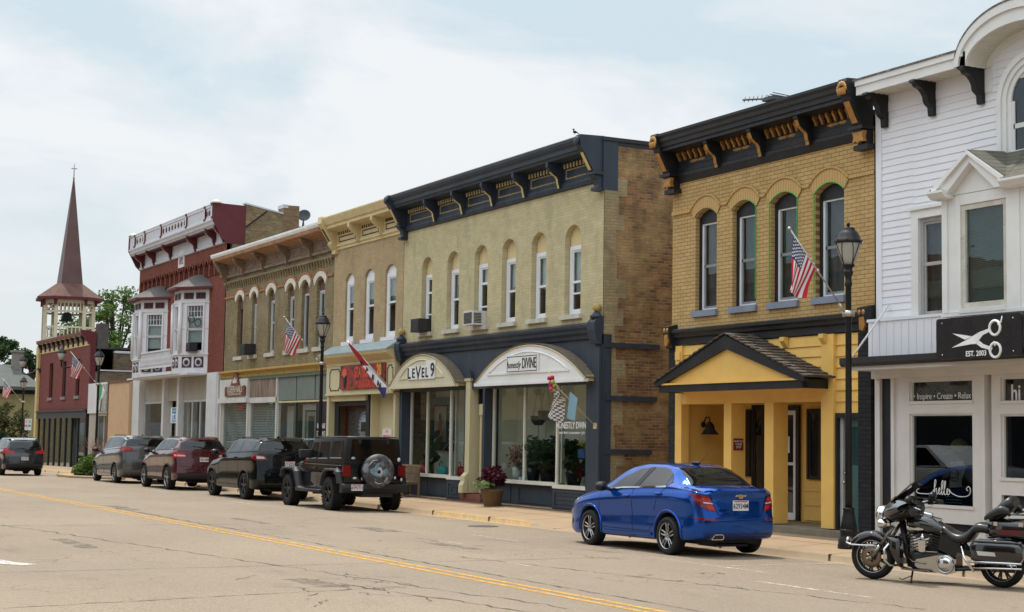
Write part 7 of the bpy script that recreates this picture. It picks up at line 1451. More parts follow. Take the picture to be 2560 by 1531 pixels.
# salon display: pale cap on a stand, printed tote, dotted fabric
t_ = thing('cap_display', 'cream cap on a dark head stand in the salon window', 'hat', (-20.5, 19.75, 1.7)); q = MB(); q.ball((-20.42, 19.75, 2.0), 1, 14, 8, 0, (0.15, 0.14, 0.13)); q.prism([(-20.42, 1.98), (-20.70, 1.88), (-20.72, 1.85), (-20.4, 1.92)], 19.65, 19.85, 'Y'); q.xform(Matrix.Translation((-0.45, 0, -0.12))); q.build('cap', paint('cap_cream', (0.62, 0.58, 0.30), 0.8), t_); q = MB(); q.ball((-20.36, 19.8, 1.86), 1, 10, 8, 0, (0.10, 0.1, 0.14)); q.tube([(-20.36, 19.8, 1.8), (-20.36, 19.8, 0.6)], 0.04, 8); q.xform(Matrix.Translation((-0.45, 0, -0.12))); q.build('stand', paint('stand_wood', (0.08, 0.05, 0.035), 0.6), t_)
t_ = thing('tote_bag', 'white tote bag with a smiling face print in the salon window', 'bag', (-20.35, 19.6, 1.3)); q = MB(); q.grid([[(-20.52+0.32*u+0.03*sin(6*v), 19.62+0.03*sin(7*u+3*v), 1.72-0.44*v+0.03*u) for v in [j/8 for j in range(9)]] for u in [i/8 for i in range(9)]]); q.xform(Matrix.Translation((-0.45, 0, -0.12))); q.build('cloth', LET, t_, recalc=False); q = MB(); q.tube([(-20.36+0.10*cos(k*pi/10), 19.575, 1.50+0.11*sin(k*pi/10)) for k in range(20)], 0.008, 5, closed=True); q.tube([(-20.36+0.06*cos(pi+k*pi/8), 19.575, 1.49+0.05*sin(pi+k*pi/8)) for k in range(9)], 0.007, 5); q.ball((-20.39, 19.575, 1.53), 0.012, 6, 4); q.ball((-20.33, 19.575, 1.53), 0.012, 6, 4); q.xform(Matrix.Translation((-0.45, 0, -0.12))); q.build('print', DARK, t_)
t_ = thing('dotted_fabric', 'dark fabric with white dots low in the salon window', 'fabric', (-20.4, 19.6, 0.7)); q = MB(); q.box(-20.62, -20.2, 19.60, 19.63, 0.62, 1.2, 0)
for i in range(9):
    for j in range(9): q.box(-20.60+0.045*i+0.02*(j % 2), -20.578+0.045*i+0.02*(j % 2), 19.594, 19.60, 0.72+0.05*j, 0.735+0.05*j, 1)
q.xform(Matrix.Translation((-0.45, 0, -0.12))); q.build('cloth', [paint('navy_cloth', (0.02, 0.025, 0.05), 0.9), LET], t_)
# ------------------------------------------------------------------ the other side of the street (seen only in reflections)
for i, (x0, x1, h, c_, nm) in enumerate(((-215, -80.2, 10.5, (0.20, 0.14, 0.09), 'long brown block far along the other side of the street'), (-34.5, -26, 8.5, (0.30, 0.14, 0.09), 'dark red brick block across the street behind the viewer'), (-45, -34.6, 7.6, (0.42, 0.36, 0.27), 'tan block across the street behind the viewer'), (-58, -45.1, 9.0, (0.26, 0.12, 0.08), 'maroon brick block across the street behind the viewer'), (-80, -58.1, 7.8, (0.36, 0.28, 0.18), 'long buff block across the street behind the viewer'), (-16.5, 6, 8.2, (0.34, 0.17, 0.10), 'brown brick block behind the camera'))):
    y0 = -1.2 if i < 5 else -6.0
    t_ = thing('brick_building', nm, 'building', ((x0+x1)/2, y0, 0)); q = MB(); q.box(x0, x1, y0-12, y0, -0.3, h); q.box(x0-0.1, x1+0.1, y0-0.1, y0+0.4, h-0.5, h+0.1); q.build('wall', paint('opp_%d' % i, c_, 0.85, 0.2, 2), t_)
    q = MB(); n = int((x1-x0)/1.9)
    for k in range(n): xx = x0+(x1-x0)*(k+0.5)/n; q.box(xx-0.42, xx+0.42, y0+0.0, y0+0.03, h-3.6, h-1.5)
    q.box(x0+0.6, x1-0.6, y0, y0+0.03, 0.5, 2.9); q.build('windows', gloss('opp_glass', (0.03, 0.035, 0.04), 0.06), t_)
mb = MB(); mb.grid([[(x, y, 0.08) for y in (-1.3, 2.32)] for x in (-110, 10)], flip=True); mb.grid([[(x, y, 0.03) for y in (-7, -1.2)] for x in (-26.5, -15.5)], flip=True); structure(mb.build('near_pavement', MATS['concrete']))
# ------------------------------------------------------------------ vehicles
TYRE = paint('tyre_rubber', (0.012, 0.012, 0.012), 0.75, 0.3, 12); CARGL = gloss('car_glass', (0.006, 0.007, 0.008), 0.02, spec=0.45); PRIV = gloss('privacy_glass', (0.004, 0.004, 0.005), 0.03, spec=0.5)
CLEARGL = glass('car_glass_clear', (0.55, 0.60, 0.58), 1.0, 0.0, 0.0)
CHROME = gloss('chrome', (0.62, 0.63, 0.65), 0.06, 1.0); RIMS = gloss('rim_silver', (0.36, 0.36, 0.37), 0.22, 0.9); RIMD = gloss('rim_dark', (0.022, 0.022, 0.024), 0.25, 0.5); PLASTIC = paint('black_plastic', (0.022, 0.022, 0.024), 0.6, 0.15, 8); REDL = gloss('red_lens', (0.16, 0.005, 0.009), 0.08, spec=0.6); REDL2 = gloss('red_lens_bright', (0.40, 0.02, 0.025), 0.12); CLRL = gloss('clear_lens', (0.55, 0.50, 0.48), 0.15); SEAM = paint('panel_gap', (0.004, 0.004, 0.005), 0.8)
PLATE = paint('plate_white', (0.66, 0.66, 0.64), 0.5, 0.08, 20); PLT = paint('plate_text', (0.05, 0.06, 0.10), 0.6); PRED = paint('plate_red', (0.5, 0.05, 0.05), 0.6)
def interp(keys):
    xs_ = [k[0] for k in keys]; ys_ = [k[1] for k in keys]; n = len(keys)
    d = [(ys_[i+1]-ys_[i])/(xs_[i+1]-xs_[i]) for i in range(n-1)]
    mm = [d[0]] + [0 if d[i-1]*d[i] <= 0 else 2*d[i-1]*d[i]/(d[i-1]+d[i]) for i in range(1, n-1)] + [d[-1]]
    def f(x):
        if x <= xs_[0]: return ys_[0]
        if x >= xs_[-1]: return ys_[-1]
        i = max(j for j in range(n-1) if xs_[j] <= x); h = xs_[i+1]-xs_[i]; t_ = (x-xs_[i])/h
        return ys_[i]*(2*t_**3-3*t_**2+1)+mm[i]*h*(t_**3-2*t_**2+t_)+ys_[i+1]*(-2*t_**3+3*t_**2)+mm[i+1]*h*(t_**3-t_**2)
    return f
def catmull(P, k=4):
    out = []
    for i in range(len(P)-1):
        p0, p1, p2, p3 = P[max(i-1, 0)], P[i], P[i+1], P[min(i+2, len(P)-1)]
        for j in range(k):
            u = j/k; out.append(tuple(0.5*((2*p1[a])+(p2[a]-p0[a])*u+(2*p0[a]-5*p1[a]+4*p2[a]-p3[a])*u*u+(3*p1[a]-p0[a]-3*p2[a]+p3[a])*u**3) for a in range(2)))
    out.append(tuple(P[-1])); return out
def smooth01(t_): t_ = min(1, max(0, t_)); return t_*t_*(3-2*t_)
def body_mesh(S):
    """loft a car body from key curves; S holds the measured curves"""
    W, ZB, ZT, WR, ZS = (interp(S[k]) for k in ('W', 'belt', 'top', 'wr', 'sill')); SH = interp(S['rear']); SF = interp(S['front']); xf, xr = S['xf'], S['xr']
    xs_ = sorted(set([xf+(xr-xf)*i/84 for i in range(85)] + [xf+0.02, xf+0.05, xr-0.02, xr-0.05]))
    sec = []
    for x in xs_:
        w, zb, zt, wr, zs = W(x), ZB(x), ZT(x), WR(x), ZS(x); zb = min(zb, zt-0.03); cr = min(0.05, (zt-zb)*0.35); ze = zt-cr-0.02
        bl = S.get('bulge', 0.0)
        P = [(0, zs), (w*0.80, zs), (w*0.955, zs+0.03), (w*0.988, zs+(zb-zs)*0.20), (w*0.978, zs+(zb-zs)*0.50), (w*1.0, zs+(zb-zs)*0.78), (w*0.982, zs+(zb-zs)*0.88), (w*0.935, zb-0.012), (w*0.922, zb+0.03*min(1, (zt-zb)*4)), (w*0.935*0.5+wr*0.5+0.012, (zb+ze)/2), (wr, ze), (wr*0.86, zt-cr*0.45), (wr*0.5, zt-cr*0.10), (0, zt)]
        sec.append([(x, y, z) for y, z in catmull(P, 4)])
    def warp(p):
        x, y, z = p; a = smooth01((x-(xr-0.55))/0.55); b_ = smooth01(((xf+0.6)-x)/0.6); w = W(x)
        return (x + a*SH(z) - b_*SF(z) - a*a*0.10*(abs(y)/0.9)**3, y, z)
    n, m_ = len(sec), len(sec[0]); vs = []; fs = []
    for s_ in (1, -1):
        for row in sec:
            for p in row: vs.append(warp((p[0], p[1]*s_, p[2])))
    for s_ in range(2):
        o = s_*n*m_
        for i in range(n-1):
            for j in range(m_-1): f = (o+i*m_+j, o+i*m_+j+1, o+(i+1)*m_+j+1, o+(i+1)*m_+j); fs.append(f if s_ == 0 else f[::-1])
    for i, e in ((0, xf), (n-1, xr)):                    # caps: rows across, slightly bulged
        K = 8; base = []
        for j in range(m_):
            p = sec[i][j]; row = []
            for k in range(K+1):
                y = p[1]*(1-2*k/K); q = warp((p[0] + (0.035 if i else -0.035)*(1-(1-2*k/K)**2), y, p[2])); vs.append(q); row.append(len(vs)-1)
            base.append(row)
        for j in range(m_-1):
            for k in range(K): fs.append((base[j][k], base[j][k+1], base[j+1][k+1], base[j+1][k]))
    me = bpy.data.meshes.new('body'); me.from_pydata(vs, [], fs)
    bm = bmesh.new(); bm.from_mesh(me); bmesh.ops.remove_doubles(bm, verts=bm.verts, dist=0.0008); bmesh.ops.dissolve_degenerate(bm, edges=bm.edges, dist=0.0005); bmesh.ops.recalc_face_normals(bm, faces=bm.faces); bm.to_mesh(me); bm.free()
    return me
def cut_arches(me, arches, mats):
    """boolean the wheel wells out of the body"""
    ob = bpy.data.objects.new('body', me); COL.objects.link(ob)
    for mm in mats: me.materials.append(mm)
    q = MB()
    for x, r, w in arches:
        for s_ in (-1, 1): q.prism(arc(x, r*0.93, r, 0, 360, 40)[:-1], s_*(w-0.34), s_*(w+0.3), 'Y')
    cm = q.mesh('cutter', [mats[1]]); 
    c = bpy.data.objects.new('cutter', cm); COL.objects.link(c)
    md = ob.modifiers.new('arches', 'BOOLEAN'); md.operation = 'DIFFERENCE'; md.solver = 'EXACT'; md.object = c; md.material_mode = 'TRANSFER'
    dg = bpy.context.evaluated_depsgraph_get(); new = bpy.data.meshes.new_from_object(ob.evaluated_get(dg)); ob.modifiers.clear(); ob.data = new
    bpy.data.objects.remove(c); new.polygons.foreach_set('use_smooth', [True]*len(new.polygons))
    try: new.set_sharp_from_angle(angle=radians(38))
    except Exception: pass
    return ob
class Skin:
    def __init__(s, me):
        s.t = BVHTree.FromPolygons([tuple(v.co) for v in me.vertices], [tuple(p.vertices) for p in me.polygons])
    def hit(s, a, b, side, off):
        o, d = {'L': ((a, -4, b), (0, 1, 0)), 'R': ((a, 4, b), (0, -1, 0)), 'B': ((4, a, b), (-1, 0, 0)), 'T': ((a, b, 4), (0, 0, -1)), 'F': ((-9, a, b), (1, 0, 0))}[side]
        h, n, i, dd = s.t.ray_cast(Vector(o), Vector(d))
        if h is None: return None
        if n.dot(Vector(d)) > 0: n = -n
        return h + n*off
    def patch(s, mb, poly, side, off=0.004, mi=0, step=0.06):
        bm = bmesh.new(); bm.faces.new([bm.verts.new((p[0], p[1], 0)) for p in poly])
        for ax in (0, 1):
            lo, hi = min(p[ax] for p in poly), max(p[ax] for p in poly); k = int((hi-lo)/step)
            for i in range(1, k+1):
                co = [0, 0, 0]; no = [0, 0, 0]; co[ax] = lo+(hi-lo)*i/(k+1); no[ax] = 1
                bmesh.ops.bisect_plane(bm, geom=bm.verts[:]+bm.edges[:]+bm.faces[:], plane_co=co, plane_no=no)
        bm.verts.ensure_lookup_table(); bm.verts.index_update(); vs = []; last = Vector((0, 0, 0))
        ok = {}
        for v in bm.verts:
            h = s.hit(v.co.x, v.co.y, side, off); ok[v.index] = h is not None; vs.append(h if h is not None else last)
        fs = [[v.index for v in f.verts] for f in bm.faces if all(ok[v.index] for v in f.verts)]
        mb.add(vs, fs, mi, True); bm.free()
    def line(s, mb, pts, side, w=0.009, off=0.0025, mi=0, n=14):
        P = []
        for (a, b_), (c, d) in zip(pts, pts[1:]):
            k = max(2, int(n*sqrt((c-a)**2+(d-b_)**2))) ; P += [(a+(c-a)*i/k, b_+(d-b_)*i/k) for i in range(k)]
        P.append(pts[-1]); L_, R_ = [], []
        for i, p in enumerate(P):
            a, b_ = P[max(i-1, 0)], P[min(i+1, len(P)-1)]; d = Vector((b_[0]-a[0], b_[1]-a[1])); d = d.normalized() if d.length else Vector((1, 0)); nx, ny = -d.y*w/2, d.x*w/2
            l, r_ = s.hit(p[0]+nx, p[1]+ny, side, off), s.hit(p[0]-nx, p[1]-ny, side, off)
            if l is None or r_ is None: 
                if len(L_) > 1: mb.grid([L_, R_], mi)
                L_, R_ = [], []; continue
            L_.append(l); R_.append(r_)
        if len(L_) > 1: mb.grid([L_, R_], mi)
def wheel_meshes(r, w, rim, style, rimm):
    q = MB(); rr = rim*r
    q.lathe([(rr*0.96, -w*0.42), (rr, -w*0.47), (rr+(r-rr)*0.45, -w*0.52), (r*0.955, -w*0.47), (r*0.99, -w*0.36), (r, -w*0.15), (r, w*0.15), (r*0.99, w*0.36), (r*0.955, w*0.47), (rr+(r-rr)*0.45, w*0.52), (rr, w*0.47), (rr*0.96, w*0.42)], (0, 0, 0), 40, 0, 'Y', caps=False)
    if style == 'mud':
        for k in range(36):
            a = 2*pi*k/36
            for s_ in (-1, 1):
                b0 = len(q.v); q.box(-0.022, 0.022, s_*w*0.52, s_*w*0.20, r-0.012, r+0.012); q.xform(Matrix.Rotation(a + s_*0.05, 4, 'Y'), b0)
    tm = q.mesh('tyre', [TYRE])
    q = MB(); y0 = -w*0.40
    q.lathe([(rr*0.97, y0-0.015), (rr*1.0, y0-0.02), (rr*1.0, y0+0.02), (rr*0.93, y0+0.03), (rr*0.88, y0+0.09), (rr*0.9, y0+0.15), (0.05, y0+0.15)], (0, 0, 0), 36, 1, 'Y', caps=False)
    q.lathe([(0.001, y0-0.005), (rr*0.14, y0-0.004), (rr*0.22, y0+0.012), (rr*0.22, y0+0.10)], (0, 0, 0), 18, 0, 'Y')
    q.lathe([(rr*0.985, y0-0.021), (rr*0.95, y0-0.018), (rr*0.92, y0+0.01), (rr*0.985, y0+0.01)], (0, 0, 0), 36, 0, 'Y', caps=False)
    ns = {'split5': 5, 'five': 5, 'seven': 7, 'mud': 5, 'ten': 9}.get(style, 5)
    for k in range(ns):
        a = 2*pi*k/ns + pi/2
        def rad(d_, t_, yy): return (d_*cos(a)-t_*sin(a), yy, d_*sin(a)+t_*cos(a))
        if style == 'split5':
            for s_ in (-1, 1): q.tube([rad(rr*0.18, s_*0.012, y0+0.012), rad(rr*0.50, s_*0.030, y0+0.006), rad(rr*0.72, s_*rr*0.13, y0+0.004), rad(rr*0.96, s_*rr*0.20, y0+0.005)], [0.018, 0.016, 0.015, 0.017], 6)
            
        else:
            w_ = {'five': 0.045, 'seven': 0.026, 'mud': 0.05, 'ten': 0.016}[style]
            q.bar(rad(rr*0.15, 0, y0+0.02), rad(rr*0.97, 0, y0+0.008), w_*1.6 if style != 'ten' else w_*1.8, 0.03, up=(0, 1, 0))
            if style == 'mud': q.bar(rad(rr*0.45, 0, y0-0.004), rad(rr*0.97, 0, y0-0.012), 0.04, 0.02, up=(0, 1, 0))
    rm = q.mesh('rim', [rimm, RIMD]); return tm, rm
def put_wheels(t_, xs_, tr, r, w, rim, style, rimm):
    tm, rm = wheel_meshes(r, w, rim, style, rimm)
    for x in xs_:
        for s_ in (-1, 1):
            o = bpy.data.objects.new('wheel', tm); COL.objects.link(o); o.parent = t_; o.location = (x, s_*tr, r)
            if s_ > 0: o.rotation_euler = (0, 0, pi)
            k = bpy.data.objects.new('rim', rm); COL.objects.link(k); k.parent = o
def plate(t_, sk, y, z, txt, w=0.30, h=0.15, x=None):
    p = sk.hit(y, z, 'B', 0.012) if sk else Vector((x, y, z)); q = MB(); q.box(p.x-0.008, p.x+0.006, y-w/2, y+w/2, z-h/2, z+h/2); q.box(p.x-0.008, p.x+0.0065, y-w/2+0.02, y+w/2-0.02, z+h/2-0.028, z+h/2-0.008, 1); o = q.build('number_plate', [PLATE, PRED], t_)
    q = MB(); me = text_mesh(txt, h*0.72, ext=0.001, bold=0.002, sx=0.78); q.add([(p.x+0.0075+v.co.z, y+v.co.x, z-0.012+v.co.y) for v in me.vertices], [list(f.vertices) for f in me.polygons]); q.build('lettering', PLT, o)
def make_car(S, name, label, loc, paintm, group=None):
    t_ = thing(name, label, S['cat'], (0, 0, 0), group)
    ob = cut_arches(body_mesh(S), [(0, S['arch'], S['hw']), (S['wb'], S['arch'], S['hw'])], [paintm, PLASTIC]); ob.name = 'body'; attach(ob, t_); sk = Skin(ob.data)
    q = MB()
    for poly in S['side_win']:
        for sd in 'LR': sk.patch(q, poly, sd, 0.005, 0)
    if q.v: q.build('side_glass', S.get('glm', CARGL), t_)
    if S.get('win_trim'):
        q = MB()
        for ln in S['win_trim']: 
            for sd in 'LR': sk.line(q, ln, sd, 0.022, 0.010, 0, 20)
        q.build('window_trim', S.get('trimm', CHROME), t_)
    q = MB(); sk.patch(q, S['rear_win'], S.get('rw_side', 'B'), 0.006, 0); q.build('rear_window', S.get('rgl', PRIV), t_)
    if S.get('windscreen'): q = MB(); sk.patch(q, S['windscreen'], 'T', 0.006, 0); q.build('windscreen', CARGL, t_)
    for sgn in (-1, 1):
        q = MB()
        for poly, mi in S['lights']: sk.patch(q, [(sgn*-1*a, b_) for a, b_ in poly], 'B', 0.010+0.002*mi, mi, 0.04)
        for poly, mi in S.get('side_lights', []): sk.patch(q, [(min(a, S['xr']-.15), b_) for a, b_ in poly], 'L' if sgn < 0 else 'R', 0.010+0.002*mi, mi, 0.04)
        q.build('tail_light', [REDL, REDL2, CLRL], t_)
    q = MB()
    for ln in S['seams']:
        for sd in 'LR': sk.line(q, ln, sd, 0.010)
    for ln in S.get('rear_seams', []): sk.line(q, ln, 'B', 0.010)
    q.build('panel_gaps', SEAM, t_)
    for hx, hz in S['handles']:
        q = MB()
        for sd in 'LR':
            a, c = sk.hit(hx-0.09, hz, sd, 0.025), sk.hit(hx+0.09, hz+0.005, sd, 0.025); 
            if a and c: q.tube([a-Vector((0, (0.03 if sd == 'R' else -0.03), 0)), a, (a+c)/2+Vector((0, 0.006 if sd == 'R' else -0.006, 0)), c, c-Vector((0, (0.03 if sd == 'R' else -0.03), 0))], [0.010, 0.016, 0.018, 0.016, 0.010], 8)
        q.build('door_handle', S.get('hm', paintm), t_)
    mx_, mz_ = S['mirror']
    for sgn, sd in ((-1, 'L'), (1, 'R')):
        b_ = sk.hit(mx_+0.1, mz_-0.03, sd, 0)
        if b_ is None: b_ = Vector((mx_, sgn*S['hw']*0.9, mz_))
        q = MB(); c = b_+Vector((-0.02, sgn*0.17, 0.05)); q.ball(c, 1, 14, 9, 0, (0.085, 0.125, 0.085)); q.tube([b_, b_+Vector((0, sgn*0.1, 0.02))], 0.03, 8); q.ball(c+Vector((0.035, 0, 0)), 1, 12, 8, 1, (0.06, 0.11, 0.07)); q.build('mirror', [S.get('mm', PLASTIC), CARGL], t_)
    for ln in S.get('cladding', []):
        pass
    if S.get('arch_trim'):
        q = MB(); ra = S['arch']
        for x in (0, S['wb']):
            for sd, sg in (('L', -1), ('R', 1)):
                pts_ = [];
                for i in range(25):
                    a = radians(-12+204*i/24); h = sk.hit(x+(ra+0.03)*cos(a), ra*0.93+(ra+0.03)*sin(a), sd, 0.004)
                    if h: pts_.append(h)
                if len(pts_) > 2: q.tube(pts_, S['arch_trim'], 6)
        q.build('arch_trim', S.get('claddm', PLASTIC), t_)
    put_wheels(t_, (0, S['wb']), S['track'], S['r'], S['tw'], S['rim'], S['style'], S['rimm'])
    q = MB(); q.box(S['wb']-0.5, 0.6, -0.55, 0.55, S['sillz']-0.02, S['sillz']+0.12); q.box(0.1, 0.6, -0.3, 0.35, S['sillz']-0.06, S['sillz']); q.build('underbody', PLASTIC, t_)
    return t_, sk, ob
def extra(t_, name, q, mats): return q.build(name, mats, t_)

# ---- blue saloon
BLUE = gloss('blue_metallic', (0.001, 0.062, 0.33), 0.09, 0.7, 0.35, flake=0.2)
S = dict(cat='car', xf=-3.50, xr=0.85, wb=-2.525, hw=0.86, arch=0.365, track=0.775, r=0.315, tw=0.205, rim=0.70, style='split5', rimm=RIMS, sillz=0.22,
  W=[(-3.5, .60), (-3.35, .74), (-3.0, .835), (-2.5, .862), (-1.2, .868), (0, .868), (.45, .85), (.7, .80), (.85, .70)],
  belt=[(-3.5, .60), (-3.2, .78), (-2.6, .93), (-2.0, 1.0), (-.1, 1.10), (.5, 1.08), (.85, 1.02)],
  top=[(-3.5, .64), (-3.4, .74), (-3.0, .91), (-2.45, 1.04), (-2.1, 1.21), (-1.5, 1.455), (-1.05, 1.51), (-.6, 1.512), (-.25, 1.465), (.1, 1.33), (.42, 1.15), (.62, 1.125), (.78, 1.115), (.85, 1.07)],
  wr=[(-3.5, .5), (-3.0, .68), (-2.45, .72), (-2.0, .66), (-1.3, .555), (-.6, .55), (-.1, .57), (.45, .66), (.85, .6)],
  sill=[(-3.5, .22), (-3.2, .17), (-2.9, .2), (-.6, .22), (.4, .25), (.85, .30)], rear=[(.2, -.10), (.35, .0), (.6, .03), (.75, .0), (.95, -.03), (1.1, .03), (1.2, 0)], front=[(.1, -.05), (.35, .05), (.6, .03), (.9, 0)],
  side_win=[[(-1.93, 1.04), (-1.62, 1.24), (-1.25, 1.385), (-.92, 1.425), (-1.14, 1.09)], [(-.96, 1.095), (-.77, 1.43), (-.52, 1.43), (-.34, 1.405), (-.17, 1.325), (-.155, 1.13)], [(-.13, 1.132), (-.145, 1.30), (-.05, 1.21), (-.045, 1.17)]],
  win_trim=[[(-1.95, 1.025), (-1.5, 1.062), (-.8, 1.094), (-.12, 1.122)]],
  rw_side='T', rear_win=[(-.17, -.50), (-.17, .50), (.0, .545), (.36, .60), (.38, .3), (.385, 0), (.38, -.3), (.36, -.60), (.0, -.545)], windscreen=[(-2.3, -.66), (-2.3, .66), (-1.6, .53), (-1.6, -.53)],
  lights=[([(.80, 1.04), (.58, .99), (.475, .745), (.60, .755), (.70, .82), (.76, .90)], 0), ([(.70, .985), (.575, .96), (.535, .90), (.68, .92)], 1), ([(.68, .905), (.53, .885), (.515, .865), (.675, .88)], 2), ([(.64, .855), (.515, .84), (.485, .77), (.60, .785)], 1), ([(.80, .655), (.45, .63), (.47, .60), (.72, .61)], 0)],
  side_lights=[([(.60, 1.03), (.84, 1.02), (.84, .86), (.76, .84)], 0)], arch_trim=0.02, claddm=BLUE,
  seams=[[(-2.18, .94), (-2.22, .6), (-2.12, .36)], [(-.86, 1.42), (-1.12, 1.06), (-1.10, .45), (-1.06, .34)], [(-.02, 1.2), (-.16, 1.08), (-.30, .95), (-.42, .72)], [(-2.12, .36), (-.56, .36), (-.46, .5)], [(-2.9, .85), (-2.3, .985)]],
  rear_seams=[[(-.62, 1.06), (-.56, 1.0), (-.46, .74), (-.42, .69), (.42, .69), (.46, .74), (.56, 1.0), (.62, 1.06)], [(-.72, .58), (0, .60), (.72, .58)]],
  handles=[(-1.28, .92), (-.29, .99)], mirror=(-2.02, 1.05), trimm=CHROME, rgl=CLEARGL if False else CARGL, mm=PLASTIC)
car, sk, ob = make_car(S, 'saloon_car', 'bright blue saloon car parked by the yellow porch', None, BLUE)
q = MB(); me = text_mesh('LT', 0.05, ext=0.001); p = sk.hit(.55, .72, 'B', 0.006); q.add([(p.x, .55+v.co.x, .73+v.co.y) for v in me.vertices], [list(f.vertices) for f in me.polygons]); me = text_mesh('SONIC', 0.055, ext=0.001); q.add([(sk.hit(-.34, .76, 'B', 0.008).x, -.34+v.co.x, .765+v.co.y) for v in me.vertices], [list(f.vertices) for f in me.polygons]); me = text_mesh('TURBO', 0.035, ext=0.001); q.add([(sk.hit(-.30, .72, 'B', 0.008).x, -.30+v.co.x, .715+v.co.y) for v in me.vertices], [list(f.vertices) for f in me.polygons]); extra(car, 'badge_lettering', q, CHROME)
px = sk.hit(0, 1.0, 'B', 0.008).x; q = MB()
for k, (s_, mi) in enumerate(((1.0, 0), (0.82, 1))): 
    P = [(-.115, -.012), (-.095, .018), (-.04, .018), (-.04, .042), (.04, .042), (.04, .018), (.115, .018), (.095, -.012), (.04, -.012), (.04, -.040), (-.04, -.040), (-.04, -.012)]
    q.prism([(a*s_+0.0, 1.0+b_*s_) for a, b_ in P], px-0.01, px+0.004+0.003*k, 'X', mi)
extra(car, 'emblem', q, [CHROME, paint('emblem_gold', (0.50, 0.33, 0.10), 0.35, 0.1, 9, 0.6)])
plate(car, sk, 0.0, .845, '62934M', 0.31, 0.165)
q = MB(); sk.patch(q, [(-.70, .40), (.70, .40), (.66, .30), (-.66, .30)], 'B', 0.004); 
for z in (.33, .36, .385): sk.line(q, [(-.68, z), (.68, z)], 'B', 0.006, 0.012, 0)
extra(car, 'rear_diffuser', q, gloss('blue_dark_trim', (0.006, 0.02, 0.12), 0.3, 0.4, 0.5))
q = MB(); e0 = sk.hit(-.45, .335, 'B', 0.01).x; q.prism([(-.56, .29), (-.36, .29), (-.33, .31), (-.33, .36), (-.36, .38), (-.50, .38), (-.58, .31)], e0-0.12, e0+0.02, 'X', 0); q.prism([(-.54, .30), (-.37, .30), (-.345, .315), (-.345, .355), (-.37, .368), (-.50, .368), (-.56, .31)], e0+0.02, e0+0.022, 'X', 1); extra(car, 'exhaust_tip', q, [CHROME, DARK])
q = MB(); p = sk.hit(-.42, 0, 'T', 0); q.ball(p+Vector((0.0, 0, 0.02)), 1, 12, 6, 0, (0.13, 0.05, 0.03)); q.tube([p+Vector((0.08, 0.02, 0.02)), p+Vector((0.30, 0.12, 0.27))], [0.006, 0.003], 5); extra(car, 'roof_antenna', q, [PLASTIC])
q = MB(); sk.patch(q, [(-.66, 1.095), (.66, 1.095), (.64, 1.07), (-.64, 1.07)], 'B', 0.03); extra(car, 'boot_spoiler', q, BLUE)
q = MB(); 
for sd in 'LR': sk.line(q, [(-2.05, .285), (-.48, .315)], sd, 0.05, 0.02, 0)
extra(car, 'side_skirt', q, BLUE)
q = MB()
for sd in 'LR': sk.patch(q, [(-3.36, .80), (-3.1, .86), (-3.02, .80), (-3.3, .68), (-3.4, .7)], sd, 0.006, 0, 0.05)
extra(car, 'headlight', q, CLRL)
q = MB()
for sd in 'LR': sk.patch(q, [(-1.13, 1.09), (-.90, 1.43), (-.79, 1.43), (-.985, 1.095)], sd, 0.006, 0, 0.05)
extra(car, 'pillar_trim', q, PLASTIC)
car.location = (-22.46, 15.66, 0.0)

